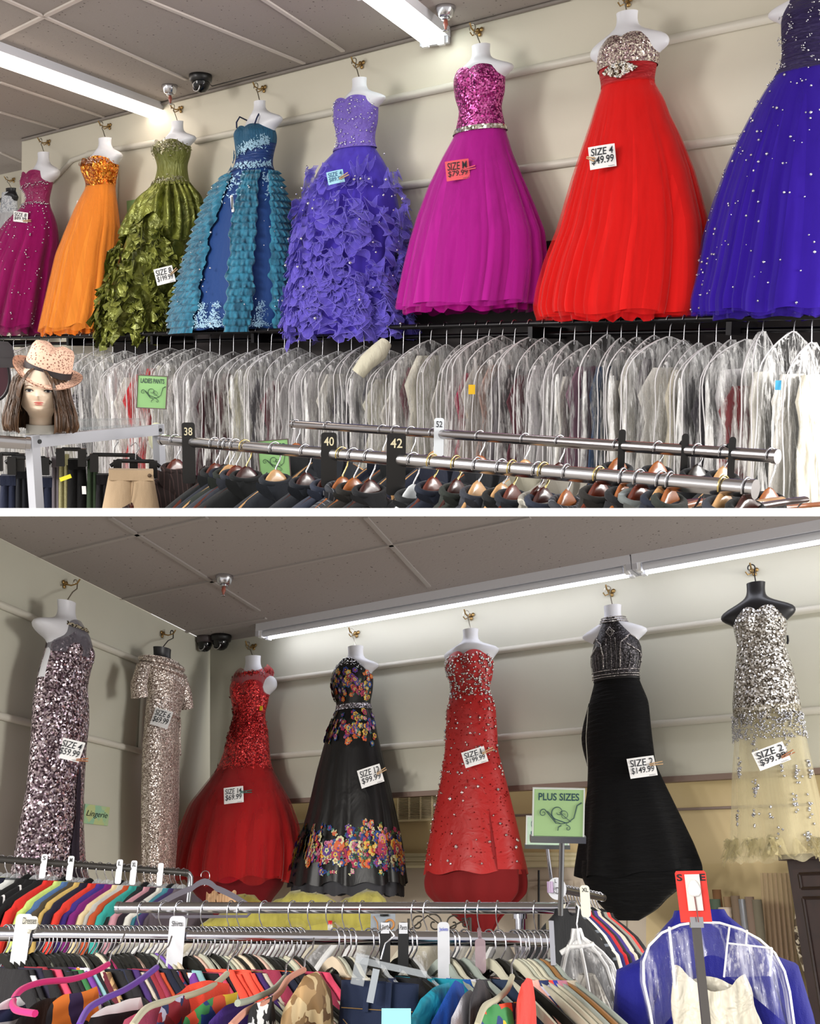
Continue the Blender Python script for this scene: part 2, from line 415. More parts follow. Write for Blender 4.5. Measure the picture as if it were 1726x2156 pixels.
# panelled double door low in the recess
g = REC + .015
for x in (1110, 1222):
    panel('door_panel', FB, [(x, 1856), (x + 96, 1854), (x + 96, 2100), (x, 2100)], g, .02, wallpaint('c4b7a5'))
    panel('trim_door_rail', FB, [(x + 12, 1866), (x + 84, 1864), (x + 84, 1871), (x + 12, 1873)], g + .012, .012, wallpaint('b5a896'))
rod_on('trim_door_gap', FB, (1134, 1832), (1134, 2080), REC + .04, .006, BLACK, n=6)
# ------------------------------------------------------------------ ceiling fixtures
def fixture(frame, zz, p0, p1, w, h, label, lit, ntube=2, dead=None, side=0.0, ins=.05):
    a, b = ceil_hit(frame, zz, *p0), ceil_hit(frame, zz, *p1); d = nrm(b - a); n = np.array([-d[1], d[0], 0]); u = np.array([0, 0, 1.])
    t = thing('fluorescent_fixture', label, 'ceiling light', frame, frame.w(*((a + b) / 2)), 'fluorescent ceiling fixtures')
    L_ = np.linalg.norm(b - a); c = (a + b) / 2 - u * h / 2
    mb = MB(); mb.obox(c, d * L_ / 2, n * w / 2, u * h / 2)
    hs = part('housing', mb, paint('dcdce2', .35, name='enamel'), t, False)
    for s in (-1, 1):
        e = a if s < 0 else b; mb = MB()
        mb.obox(e - u * (h * .9) - d * s * .012, d * .014, n * w * .48, u * h * .75); part('end_cap', mb, paint('c9c9d0', .4), t, False)
    offs = [w * .27 * (k * 2 - 1) for k in range(2)]
    for k, o_ in enumerate(offs):
        pa, pb = a + d * ins - u * (h + .018) + n * o_, b - d * ins - u * (h + .018) + n * o_
        on = not (dead is not None and k == dead)
        part('tube', MB().tube([pa, pb], .016 if frame is FA else .021, 12), lit if on else paint('d4d6dc', .3), t)
    for s in (-1, 1):
        for o_ in offs:
            e = (a + d * ins * .6) if s < 0 else (b - d * ins * .6); mb = MB()
            mb.obox(e - u * (h + .015) + n * o_, d * .012, n * .018, u * .028); part('lamp_holder', mb, WHITE, t, False)
    return t, a, b, n
WARM = glow('fff0e0', TUBE); COOL = glow('f2f4ff', TUBE)
A1 = ceil_hit(FA, zc, 336, 222)
fixture(FA, zc, (-215, 22), (336, 224), .17, .05, 'long lit double tube ceiling light at upper left, ending above the olive ruffled gown', WARM)
fixture(FA, zc, (770, -55), (917, 62), .17, .05, 'lit double tube ceiling light at the top, ending between the periwinkle and fuchsia gowns', glow('f4fff8', TUBE))
pf = (600, 1330)
fixture(FB, zb, (552, 1318), (1334, 1175), .13, .05, 'lit tube ceiling light above the two red gowns and the floral gown', COOL, dead=0)
fixture(FB, zb, (1337, 1174.5), (2000, 1053), .13, .05, 'lit tube ceiling light above the silver sequin gown, cut by the right edge', COOL, dead=0)
def arealamp(frame, x, y, z, sx, sy, e, col=(1, .96, .9)):
    ld = bpy.data.lights.new('added_fill_lamp', 'AREA'); ld.shape = 'RECTANGLE'; ld.size = sx; ld.size_y = sy; ld.energy = e; ld.color = col
    o = link(bpy.data.objects.new('added_fill_lamp', ld)); o.matrix_world = frame.m(frame.w(x, y, z)); return o
xa = FA.hl(900, 300)[0]
for dx in (-2.0, 0, 2.0): arealamp(FA, xa + dx, -12.0, zc + 1.6, .6, 2.6, LAMP_A)  # unseen fill lamps added far behind the viewer to brighten room A
xb = FB.hl(1000, 1500)[0]
for dx in (-2.0, 0, 2.0): arealamp(FB, xb + dx, -14.0, zb + .4, .6, 2.6, LAMP_B, (1, .98, .93))  # the same added fill for room B, out of view
def sidelamp(p, q, e, zz):
    ld = bpy.data.lights.new('added_fill_lamp', 'AREA'); ld.shape = 'RECTANGLE'; ld.size = 1.3; ld.size_y = 2.6; ld.energy = e; ld.color = (1, .97, .93)
    o = link(bpy.data.objects.new('added_fill_lamp', ld)); f = Frame(p, np.cross(q - p, zz), q - p); o.matrix_world = f.m(p) @ Matrix.Rotation(pi, 4, 'X'); return o
sidelamp(CAM + RT * -4.6 + FW * 2.2 + ZA * 2.2, FA.hit(1000, 400), SIDE_A, ZA)          # unseen side lamps added left and right to shade the folds
sidelamp(CAM + RT * 4.6 + FW * 1.8 + ZB * .5, FB.hit(900, 1600), SIDE_B, ZB)
def sprinkler(frame, zz, px, py, s, label):
    o = ceil_hit(frame, zz, px, py); fr = Frame(frame.w(*o), frame.X, frame.Z)
    t = thing('fire_sprinkler', label, 'sprinkler', fr, None, 'ceiling sprinklers')
    part('cup', MB().lathe([(.0, 0), (.05, 0), (.052, -.006), (.036, -.045), (.03, -.05), (0, -.05)], 20), chrome('c9c9cf', .2), t)
    part('collar', MB().lathe([(0, -.05), (.022, -.05), (.022, -.062), (0, -.062)], 14), STEEL, t)
    part('nozzle', MB().lathe([(0, -.062), (.01, -.062), (.012, -.085), (.006, -.1), (.004, -.112), (0, -.112)], 12), paint('a3594a', .3), t)
    part('deflector', MB().lathe([(0, -.112), (.016, -.112), (.016, -.116), (0, -.116)], 12), STEEL, t); return t
sprinkler(FA, zc, 357, 180, 1, 'chrome ceiling sprinkler beside the left tube light and black dome camera')
sprinkler(FA, zc, 938, 14, 1, 'chrome ceiling sprinkler right of the upper middle tube light')
sprinkler(FB, zb, 473, 1213, 1, 'chrome ceiling sprinkler in the lower room, above the dome cameras')
def domecam(frame, zz, px, py, r, m, label, group=None):
    o = ceil_hit(frame, zz, px, py); fr = Frame(frame.w(*o), frame.X, frame.Z)
    t = thing('dome_camera', label, 'security camera', fr, None, group)
    part('mount', MB().lathe([(0, 0), (r, 0), (r * 1.02, -.012), (r * .95, -.04), (r * .8, -.045), (0, -.045)], 24), m, t)
    part('dome', MB().lathe([(r * .8, -.04), (r * .78, -.06), (r * .62, -.085), (r * .35, -.1), (0, -.105)], 24), paint('0c0c10', .12), t)
    part('lens_ring', MB().tube([(r * .42 * cos(k * pi / 8), -r * .52 + 0 * k, -.075 + r * .38 * sin(k * pi / 8)) for k in range(16)], .004, 6, closed=True), STEEL, t)
    return t
domecam(FA, zc, 422, 158, .07, BLACK, 'black dome security camera on the ceiling above the olive and teal gowns')
mb = MB().tube([FA.l(FA.w(*p)) for p in [ceil_hit(FA, zc, 436, 172), ceil_hit(FA, zc, 446, 181), ceil_hit(FA, zc, 560, 151)]], .004, 6)
solo('camera_cable', mb, BLACK, FA, FA.w(*ceil_hit(FA, zc, 436, 172)), 'thin black cable running from the dome camera along the ceiling edge', 'cable')
domecam(FB, zb, 433, 1341, .062, paint('4a4244', .4), 'dark brown dome camera, left one of the pair in the lower room corner', 'paired dome cameras')
domecam(FB, zb, 466, 1338, .07, BLACK, 'black dome camera, right one of the pair in the lower room corner', 'paired dome cameras')
# return air grille in the recess
t = thing('air_grille', 'cream return air grille with fine louvres between the floral gown and the crystal gown', 'vent', FB, FB.hit(880, 1700, REC))
gl = [FB.hl(*p, REC + .02) for p in ((838, 1676), (934, 1672), (934, 1724), (838, 1728))]
mb = MB()
for i in range(4): mb.tube([gl[i], gl[(i + 1) % 4]], .008, 4)
for k in range(1, 4):
    f = k / 4; mb.tube([gl[0] * (1 - f) + gl[1] * f, gl[3] * (1 - f) + gl[2] * f], .007, 4)
part('frame', mb, paint('e6d6ae', .5), t, False)
mb = MB()
for k in range(1, 16):
    f = k / 16; a, b = gl[0] * (1 - f) + gl[3] * f, gl[1] * (1 - f) + gl[2] * f; mb.obox((a + b) / 2, (b - a) / 2, np.array([0, .006, 0]), np.array([0, 0, .0022]))
part('louvres', mb, paint('cbb893', .5), t, False)
mb = MB(); mb.add([p + np.array([0, .014, 0]) for p in gl], [(0, 1, 2, 3)]); part('backing', mb, paint('6e6152', .8), t, False)
# ------------------------------------------------------------------ gowns and torso forms: lofted bodies fitted to their outlines
def folds(n, seed, sharp=.6):
    rnd = random.Random(seed); T = [(k, rnd.uniform(0, 6.28), rnd.uniform(.4, 1) * (1 if k < n * 1.3 else sharp)) for k in [rnd.randint(int(n * .6), int(n * 1.6)) for _ in range(6)]]
    tot = sum(t[2] for t in T)
    return lambda ph: sum(a * sin(k * ph + p) for k, p, a in T) / tot * 1.8
def pleats(n, seed):
    """rounded flutes with sharp creases between them, unevenly spaced"""
    rnd = random.Random(seed); a1, a2, a3 = rnd.uniform(0, 6), rnd.uniform(0, 6), rnd.uniform(0, 6)
    def f(ph):
        q = ph + .16 * sin(2 * ph + a1) + .07 * sin(5 * ph + a2)
        return (abs(sin(q * n / 2 + a3)) ** .6 * 2 - 1.35) * (.75 + .25 * sin(3 * ph + a2)) + .25 * sin(q * n * 1.5 + a1)
    return f
class Surf:
    def __init__(s, frame, rows, off=.16, kf=.6, kb=.35, fold=None, famp=None, bust=None, gap=.02, pw=2.0):
        s.fr = frame; s.fold = fold; s.famp = famp; s.bust = bust; s.pw = pw
        ys = [r[0] for r in rows]; s.y0, s.y1 = ys[0], ys[-1]; s.N = max(24, int((s.y1 - s.y0) / 6))
        s.ys = np.linspace(s.y0, s.y1, s.N)
        xl = np.interp(s.ys, ys, [r[1] for r in rows]); xr = np.interp(s.ys, ys, [r[2] for r in rows])
        if s.N > 8:
            for _ in range(2):
                for a in (xl, xr): a[1:-1] = (a[:-2] + 2 * a[1:-1] + a[2:]) / 4
        s.kf = np.interp(s.ys, ys, [(r[3] if len(r) > 3 else kf) for r in rows]); s.kb = np.full(s.N, kb)
        s.C = np.zeros((s.N, 4)); ph = np.linspace(0, 2 * pi, 48, endpoint=False)
        for i, y in enumerate(s.ys):
            xc = (xl[i] + xr[i]) / 2; p = frame.hl(xc, y, off); q = frame.hl(xr[i], y, off)
            cx, z, a = p[0], p[2], abs(q[0] - p[0])
            for _ in range(6):
                kb_ = min(s.kb[i], (off - gap) / max(a, 1e-3))
                X = cx + a * np.cos(ph); S = np.sin(ph); Y = -off - a * np.where(S > 0, s.kf[i], kb_) * S
                px = []
                for u, v in zip(X, Y): px.append(proj(frame.w(u, v, z))[0])
                pc = proj(frame.w(cx, -off, z)); l, r = min(px), max(px); m = pc[2] / F
                k = max(.3, abs(frame.X @ RT))
                cx += ((xl[i] + xr[i]) / 2 - (l + r) / 2) * m / k; a *= (xr[i] - xl[i]) / max(1e-6, r - l)
                z += (pc[1] - y) * m / max(.5, frame.Z @ UP)
            s.C[i] = (cx, -off, z, a); s.kb[i] = min(s.kb[i], (off - gap) / a)
    def par(s, y):
        e = 0
        if y > s.y1: e = y - s.y1; y = s.y1
        t = (y - s.y0) / (s.y1 - s.y0) * (s.N - 1); i = int(min(max(t, 0), s.N - 2)); f = t - i
        c = s.C[i] * (1 - f) + s.C[i + 1] * f
        if e: c = c.copy(); c[2] += (s.C[-1][2] - s.C[-3][2]) / (s.ys[-1] - s.ys[-3]) * e
        return c, s.kf[i] * (1 - f) + s.kf[min(i + 1, s.N - 1)] * f, s.kb[i] * (1 - f) + s.kb[min(i + 1, s.N - 1)] * f
    def P(s, ph, y, d=0.0, f=1.0, k=1.0):
        """ph: 0 = viewer's right, pi/2 = front; y: pixel row; d: metres outward; f: fold strength; k: radius scale"""
        c, kf, kb = s.par(y); S = sin(ph); Cc = cos(ph); a = c[3] * k
        if s.pw != 2.0:
            e = 2 / s.pw; Cc = math.copysign(abs(Cc) ** e, Cc); S = math.copysign(abs(S) ** e, S)
        m = 1.0
        if s.fold and f: m += s.famp(y) * s.fold(ph) * f
        dep = a * (kf if S > 0 else kb) * S
        if s.bust and S > 0:
            yb_, hb, amp = s.bust; u = abs(Cc)
            dep += amp * math.exp(-((y - yb_) / hb) ** 2) * math.exp(-((u - .42) / .3) ** 2) * a
        x = a * Cc * m; dy = dep * (m if S > 0 else 1)
        l = math.hypot(x, dy) or 1
        return np.array([c[0] + x + d * x / l, c[1] - dy - d * dy / l, c[2]])
    def grid(s, y0, y1, nph=96, ny=None, d=0.0, f=1.0, k=1.0, top=None, bot=None, disp=None, arc=(0, 2 * pi), mb=None, mi=0):
        ny = ny or max(6, int((y1 - y0) / 5)); closed = abs(arc[1] - arc[0] - 2 * pi) < 1e-6; G = []
        for i in range(ny + 1):
            t = i / ny; R = []
            for j in range(nph if closed else nph + 1):
                ph = arc[0] + (arc[1] - arc[0]) * j / nph
                a = y0 if top is None else top(ph); b = y1 if bot is None else bot(ph); y = a + (b - a) * t
                dd = d + (disp(ph, y, t) if disp else 0)
                R.append(s.P(ph, y, dd, f, k))
            G.append(R)
        mb = mb or MB(); return mb.grid(G, closed, mi, flip=True)
    def near(s, px, py):
        """front point of the surface seen at pixel px, py"""
        best = None
        for ph in np.linspace(.15, pi - .15, 40):
            y = py
            for _ in range(3):
                w = s.fr.w(*s.P(ph, y, 0, 0)); q = proj(w); y += py - q[1]
            if best is None or abs(q[0] - px) < best[0]: best = (abs(q[0] - px), w, ph, y)
        return best[1:]
def sweet(y0, H, dip=.45, back=None, slope=0.0):
    """sweetheart neckline: two cups and a dip between; y0 is the row of the cup tops"""
    def f(ph):
        u = cos(ph); S = sin(ph)
        if S <= 0: return y0 + (H if back is None else back)
        c = max(0, 1 - ((abs(u) - .45) / .55) ** 2); h = 1 - sqrt(c)
        return y0 + H * h * (1 if abs(u) < .45 else .9) + (0 if u > 0 else slope)
    return f
def torso(label, frame, neck, sh, body, off=.14, m=None, group='torso forms on the upper wall', hook='brass', kfs=.36):
    """neck: (xl, xr, ytop, ybase); sh: (xl, xr, y) shoulder tips at the centre row; body: rows below"""
    nl, nr, yt, yb_ = neck; sl, sr, ys = sh; w = (sr - sl) / 2; H = ys - yb_
    rows = [(yt, nl, nr, .8), (yt + (yb_ - yt) * .5, nl + (nr - nl) * .04, nr - (nr - nl) * .04, .8), (yb_, nl - 3, nr + 3, .75),
            (yb_ + H * .35, nl - w * .22, nr + w * .22, .55), (yb_ + H * .7, sl + w * .17, sr - w * .17, .4), (ys, sl + w * .02, sr - w * .02, .34),
            (ys + H * .5, sl, sr, .32), (ys + H * 1.15, sl + w * .04, sr - w * .04, .34)] + [(*r[:3], (r[3] if len(r) > 3 else .42)) for r in body]
    S = Surf(frame, rows, off, .42, .4)
    p = frame.hl((nl + nr) / 2, yt, off)
    t = thing('torso_form', label, 'mannequin', frame, frame.w(*p), group)
    mb = S.grid(rows[0][0], rows[-1][0], 40)
    P0 = [S.P(2 * pi * j / 40, rows[0][0]) for j in range(40)]; mb.add(P0, [tuple(range(40))[::-1]]) if 0 else mb.add([np.mean(P0, 0) + np.array([0, 0, .006])] + P0, [(0, 1 + j, 1 + (j + 1) % 40) for j in range(40)])
    P1 = [S.P(2 * pi * j / 40, rows[-1][0]) for j in range(40)]; mb.add(P1, [tuple(range(40))])
    part('body', mb, m or MANW, t)
    return t, S
def wallhook(frame, px, py, form_top, label, off=.14, dark=False, cross=False):
    """brass wall hook with the wire loop of the form hung on it"""
    o = frame.hl(px, py, 0); t = thing('wall_hook', label, 'hook', frame, frame.w(*o), 'brass wall hooks')
    ax = np.array([o[0], 0, o[2]]); mb = MB()
    fl = [ax + np.array([x, -.004 - .012 * (1 - (x * x + z * z) / .0005) * 0, z]) for x, z in ((0, 0),)]
    for dx, dz in ((-.012, .008), (.012, .008), (0, -.014)): mb.ball(ax + np.array([dx, -.008, dz]), .012, n=10, m=6, sc=(1, .5, 1))
    part('plate', mb, BRASS, t)
    part('prong', MB().tube([ax + np.array(v) for v in ((0, -.01, 0), (0, -.05, -.012), (0, -.085, -.004), (0, -.1, .02))], .0045, 8), BRASS, t)
    part('coat_prong', MB().tube([ax + np.array(v) for v in ((-.012, -.01, -.006), (-.03, -.03, -.02), (-.038, -.04, -.004))], .0035, 6), BRASS, t)
    top = form_top; P = []
    for k in range(13):
        a = pi * 1.25 * k / 12 - .2
        P.append(np.array([ax[0] - .0 + .018 * cos(a), -.075, ax[2] + .0 + .018 * sin(a)]))
    P = P[::-1]
    P += [np.array([ax[0] + .012, -.08, ax[2] - .03]), (np.array([ax[0], -.09, ax[2]]) + top) / 2 + np.array([.006, 0, 0]), top + np.array([0, 0, -.01])]
    P = P[:1] + P[1:]
    wr = part('hanging_wire', MB().tube(P, .0035, 6), BLACK if dark else chrome('b9b3a6', .3), t)
    return t
def shell(t, name, S, y0, y1, m, **kw): return part(name, S.grid(y0, y1, **kw), m, t)
def hemf(y1, amp, seed, n=9):
    g = folds(n, seed); return lambda ph: y1 + amp * g(ph)
def ramp_amp(ya, yb_, A, p=1.3): return lambda y: A * min(1, max(0, (y - ya) / (yb_ - ya))) ** p
def gems_on(S, n, y0, y1, r, seed, mb=None, d=.004, arc=(.05, pi - .05), f=1.0, cond=None, mi=0, jit=.5):
    rnd = random.Random(seed); mb = mb or MB()
    for _ in range(n):
        ph = rnd.uniform(*arc); y = rnd.uniform(y0, y1)
        if cond and not cond(ph, y): continue
        mb.gem(S.P(ph, y, d, f), r * rnd.uniform(1 - jit, 1 + jit), mi)
    return mb
CRY = sequin('9a9aa4', 'dfe2ee', 'ffffff', 300, .08, .85, .7)
def gown(label, frame, S, group=None, name='gown'):
    p = S.P(pi / 2, S.y1); c, _, _ = S.par(S.y1); o = np.array([c[0], c[1], c[2]])
    return thing(name, label, 'gown', frame, frame.w(*o), group)
NOTE = {}
def card(S, px, py, w, h, rot, lines, label, col='f4f4f4', pin=None, pinang=0.0, pincol='c9a67c', ink='1d222b', heights=None, small=True, lift=.04, skew=0.0, fr=None, world=None, thick=.004):
    """price card clipped to a gown; rot in degrees anticlockwise; pin: (px, py, half length px, degrees)"""
    W = S.near(px, py)[0] if world is None else world
    base = S.fr if S is not None else fr
    V = W - CAM; dep = V @ FW; Wp = W - nrm(V) * lift
    Zt = base.Z; Xd = nrm(RT * .8 + base.X * .2); Xd = nrm(Xd - Zt * (Xd @ Zt)); r = math.radians(rot)
    X2 = Xd * cos(r) + Zt * sin(r); Z2 = Zt * cos(r) - Xd * sin(r)
    f = Frame(Wp, X2, Z2); k = proj(Wp)[2] / F; w *= k; h *= k
    t = thing('price_card', label, 'price card', f, None, 'price cards clipped to gowns')
    mb = MB(); G = [[(x, -.004 * (1 - (2 * x / w) ** 2), z) for x in np.linspace(-w / 2, w / 2, 7)] for z in (h / 2, h / 4, -h / 4, -h / 2)]
    mb.grid(G); G2 = [[(x, y + .0008, z) for x, y, z in r_] for r_ in G]; mb.grid(G2, flip=True)
    part('paper', mb, paint(col, .6, name='card'), t)
    part('handwriting', text_mb(lines, w * .84, h * .74, y=-.0062, heights=heights, cz=h * .03, shear=.12, thick=thick), paint(ink, .6, name='ink'), t)
    if small:
        mb = MB()
        for i in range(4): mb.box(w * (.2 + .06 * i), w * (.235 + .06 * i), -.0056, -.005, -h * .46, -h * .435)
        part('small_print', mb, paint('6a6e78', .6), t)
    if pin:
        qx, qy, hl, a = pin; wp = CAM + ray(qx, qy) * (proj(Wp)[2] - .012); a = math.radians(a)
        f2 = Frame(wp, Xd * cos(a) + Zt * sin(a), Zt * cos(a) - Xd * sin(a)); L_ = hl * k
        c = thing('clothespin', '%s clothespin on the %s' % ({'c9a67c': 'pale wooden', '1e6e62': 'teal', 'f06a7c': 'pink', 'a9683e': 'brown wooden'}.get(pincol, 'wooden'), label.replace('white price ', '')), 'clothespin', f2, None, 'clothespins on price cards')
        for s_, nm in ((-1, 'lower_leg'), (1, 'upper_leg')):
            part(nm, MB().add([(-L_, -.006, s_ * .001), (L_, -.004, s_ * .004), (L_, .004, s_ * .004), (-L_, .002, s_ * .001), (-L_, -.006, s_ * .005), (L_, -.004, s_ * .0085), (L_, .004, s_ * .0085), (-L_, .002, s_ * .005)],
                             [(0, 1, 2, 3), (7, 6, 5, 4), (0, 4, 5, 1), (3, 2, 6, 7), (0, 3, 7, 4), (1, 5, 6, 2)]), paint(pincol, .7, name='pin'), c, False)
        part('spring', MB().tube([(.1 * L_ + .002 * cos(u), .005 * (u / 12 - .5), .003 * sin(u)) for u in np.linspace(0, 12, 30)], .0008, 4), STEEL, c)
    return t
def ruffle(mb, S, path, wd, rnd, out=.03, wave=7, mi=0, mi2=None, lean=0.0, edge=.0022, tilt=.9, curl=.5):
    """a wavy strip of fabric stitched along path [(ph, y)], standing off the skirt, with a rolled edge"""
    n = len(path); G = []; ph0 = rnd.uniform(0, 6)
    for i, (ph, y) in enumerate(path):
        t = i / (n - 1); base = S.P(ph, y, .004, 1); o = S.P(ph, y, .1, 1) - base; o = o / np.linalg.norm(o)
        q = S.P(path[min(i + 1, n - 1)][0], path[min(i + 1, n - 1)][1], .004) - S.P(path[max(i - 1, 0)][0], path[max(i - 1, 0)][1], .004); q = q / (np.linalg.norm(q) + 1e-9)
        side = np.cross(o, q); env = sin(pi * min(1, max(0, t))) ** .5; a = wave * 2 * pi * t + ph0
        R = []
        for j in range(4):
            u = j / 3; k = u * wd * env
            R.append(base + o * (out * u ** .7 + .5 * k * tilt * (.5 + .5 * sin(a))) + side * (k * (lean + curl * cos(a))) + np.array([0, 0, -k * .35 * u]) + q * k * .5 * sin(a * 1.0 + 1) * u)
        G.append(R)
    mb.grid(G, False, mi)
    if mi2 is not None: mb.tube([r[-1] for r in G], edge, 3, mi2, cap=False)
def lacepatch(mb, S, ph0, y0, dph, dy, n, rnd, r=.006, d=.006, mi=0):
    for _ in range(n):
        a, b = rnd.gauss(0, .4), rnd.gauss(0, .4); p = S.P(ph0 + a * dph, y0 + b * dy, d); o = S.P(ph0 + a * dph, y0 + b * dy, d + .1) - p; o /= np.linalg.norm(o)
        e = np.cross(o, (0, 0, 1.)); e /= np.linalg.norm(e); g_ = np.cross(e, o); th = rnd.uniform(0, pi); rr = r * rnd.uniform(.6, 1.6)
        u = (e * cos(th) + g_ * sin(th)) * rr * 1.7; v = (g_ * cos(th) - e * sin(th)) * rr * .55
        mb.add([p - u, p + v, p + u, p - v], [(0, 1, 2, 3)], mi)
    return mb
exec_rnd = random.Random(3)
def neckwire(S, frame): c = S.C[0]; return np.array([c[0], c[1], c[2] + .004])
def upper(k, label, rows, neck, sh, hook, form_label, off=.2, kf=.62, body=None, m=None, dark=False, fold=None, famp=None, bust=None, frame=None, bottom=None, grp='gowns on the upper wall', tgrp='torso forms on the upper wall', name='gown', kb=.5):
    fr = frame or FA
    b0 = bottom or [r for r in rows if r[0] < rows[0][0] + (rows[-1][0] - rows[0][0]) * .22][1:]
    bd = [(r[0], r[1] + 4, r[2] - 4) for r in b0]
    t0, St = torso(form_label, fr, neck, sh, bd, off, m, tgrp)
    ht = wallhook(fr, hook[0], hook[1], neckwire(St, fr), 'brass wall hook holding ' + form_label.split(' torso form ')[-1].replace('under ', 'the form of '), dark=dark)
    S = Surf(fr, rows, off, kf, kb, fold, famp, bust)
    t = gown(label, fr, S, grp, name)
    return t, S, St
# ------------------------------------------------------------------ upper wall gowns, left to right
def tullegown(key, label, rows, neck, sh, hook, form_label, mbod, cols, waist, top, seed, nf=17, amp=.10, belt=None, off=.22, gems=None, hem=None, alpha=.45, kf=.62, bodf=None):
    core, over = cols
    t, S, St = upper(key, label, rows, neck, sh, hook, form_label, off, kf, fold=pleats(nf, seed), famp=ramp_amp(waist, rows[-1][0], amp, .8), bust=(rows[1][0] + 8, 18, .16))
    shell(t, 'bodice', S, rows[0][0], waist + 3, mbod, nph=72, top=top, f=0, ny=28)
    y1 = rows[-1][0]; g = hem or hemf(y1 - 8, 5, seed + 1)
    shell(t, 'skirt_lining', S, waist, y1, cloth(core, .9, .2, wr=.1), nph=200, bot=lambda ph: g(ph) - 4, k=.9, f=1.3)
    shell(t, 'skirt', S, waist, y1, tulle(over, .75), nph=240, bot=g, k=.965, f=1.2)
    g2 = hemf(y1, 6, seed + 5)
    S2 = Surf(S.fr, rows, off, kf, .5, pleats(nf + 2, seed), S.famp)
    part('tulle_overlay', S2.grid(waist, y1, nph=240, bot=g2), tulle(over, alpha), t)
    part('hem_tulle', S.grid(y1 - 26, y1 + 12, nph=120, ny=8, k=.9, bot=lambda ph: y1 + 8 + 7 * S.fold(ph + 1), disp=lambda ph, y, tt: .012 * sin(31 * ph) * tt), tulle(core, .75), t)
    if belt:
        mb = MB(); shell(t, 'belt', S, belt[0], belt[1], belt[2], nph=72, d=.008, f=0, ny=6)
    if gems: part('rhinestones', gems_on(S2, gems[0], waist + 4, y1 - 10, gems[1], seed, cond=gems[2] if len(gems) > 2 else None), CRY, t)
    return t, S
R_ = random.Random(5)
# wine gown
t, S1 = tullegown('wine', 'wine magenta tulle gown with beaded sweetheart bodice, leftmost full gown of the upper wall',
    [(362, 46, 110), (385, 44, 113), (408, 54, 107), (422, 56, 104), (437, 44, 106), (455, 22, 114), (480, 0, 121), (520, -22, 124), (560, -45, 118), (640, -75, 106), (698, -92, 96)],
    (79, 104, 322, 348), (60, 128, 361), (104, 300), 'white torso form under the wine magenta tulle gown', satin('8d1255', .5, wr=.5, sc=30), ('7d0c50', 'a5156a'), 432, sweet(363, 16), 11, gems=(260, .006), alpha=.4)
mb = MB()
for ph in np.linspace(0, pi, 60): mb.gem(S1.P(ph, 432 + R_.uniform(-3, 3), .01), .006)
for ph in np.linspace(.2, pi - .2, 44): mb.gem(S1.P(ph, 396 + R_.uniform(-3, 3) - 5 * cos(ph), .012, 0), .006)
for _ in range(50): mb.gem(S1.P(R_.uniform(.3, 2.8), R_.uniform(372, 430), .008, 0), .004)
part('beaded_trim', mb, CRY, t)
# orange gown
t, S2_ = tullegown('orange', 'orange tulle gown with bright orange sequin bodice, second full gown from the left', [(334, 172, 249), (350, 172, 252), (365, 175, 249), (391, 182, 243), (412, 170, 244), (430, 160, 247), (480, 139, 252), (533, 118, 251), (600, 103, 248), (650, 92, 242), (697, 82, 232)],
    (207, 235, 292, 318), (184, 262, 326), (232, 266), 'white torso form under the orange tulle gown', sequin('7a2c08', 'd8650c', 'ffb24a', 110, .3, .75, .9), ('e8761c', 'ff9a3a'), 391, sweet(335, 17), 21, nf=15, amp=.10, alpha=.4)
part('neckline_beading', lacepatch(MB(), S2_, 1.5, 345, 1.5, 9, 150, R_, .005, .012), sequin('5a3024', 'c07a58', 'f4d8c8', 200), t)
# fuchsia gown
t, S6 = tullegown('fuchsia', 'fuchsia gown with magenta sequin bodice and crystal belt, left of the red gown', [(146, 960, 1056), (163, 954, 1064), (200, 957, 1063), (230, 967, 1055), (255, 962, 1060), (280, 957, 1065), (330, 929, 1078), (390, 901, 1102), (450, 880, 1126), (500, 866, 1144), (560, 853, 1148), (610, 844, 1142), (648, 838, 1136)],
    (993, 1032, 96, 130), (952, 1086, 146), (1011, 67), 'white torso form under the fuchsia gown', sequin('4c0036', '98106c', 'f07ac8', 140, .3, .6, .9), ('a00078', 'c321a0'), 279, sweet(145, 20), 31, nf=17, amp=.09, belt=(271, 281, sequin('8c8478', 'e2dccb', 'ffffff', 90, .15, .9, .8)), alpha=.4)
# red gown
t, S7 = tullegown('red', 'bright red ball gown with silver beaded bust and jewelled waistband', [(78, 1276, 1370), (98, 1262, 1384), (130, 1258, 1386), (155, 1262, 1381), (178, 1266, 1377), (190, 1262, 1381), (215, 1253, 1396), (252, 1242, 1409), (304, 1225, 1433), (370, 1204, 1458), (430, 1188, 1474), (478, 1175, 1486), (540, 1152, 1492), (600, 1136, 1492), (645, 1130, 1486), (668, 1138, 1476)],
    (1297, 1343, 27, 62), (1241, 1410, 88), (1324, 4), 'white torso form under the bright red ball gown', satin('b5101a', .5, wr=.8, sc=18, stretch=(.6, 1, 5)), ('c80a10', 'ee1c1a'), 176, sweet(79, 22), 41, nf=18, amp=.09, alpha=.35)
shell(t, 'beaded_bust', S7, 78, 142, sequin('4a2e34', 'a58a8c', 'f4ead8', 190, .25, .6, 1.1), nph=72, top=sweet(78, 22), bot=lambda ph: 146 - 9 * cos(ph) * 0 - 4 * sin(ph), d=.006, f=0, ny=18)
mb = MB()
for _ in range(420):
    a, b = R_.uniform(-1, 1), R_.uniform(-1, 1)
    if abs(a) + abs(b) > 1.05: continue
    mb.gem(S7.P(pi / 2 + .02 - a * .62, 156 + b * 17, .012, 0), .0075)
part('jewelled_brooch', mb, sequin('6a5a50', 'd8ccb8', 'ffffff', 90, .15, .8, .8), t)
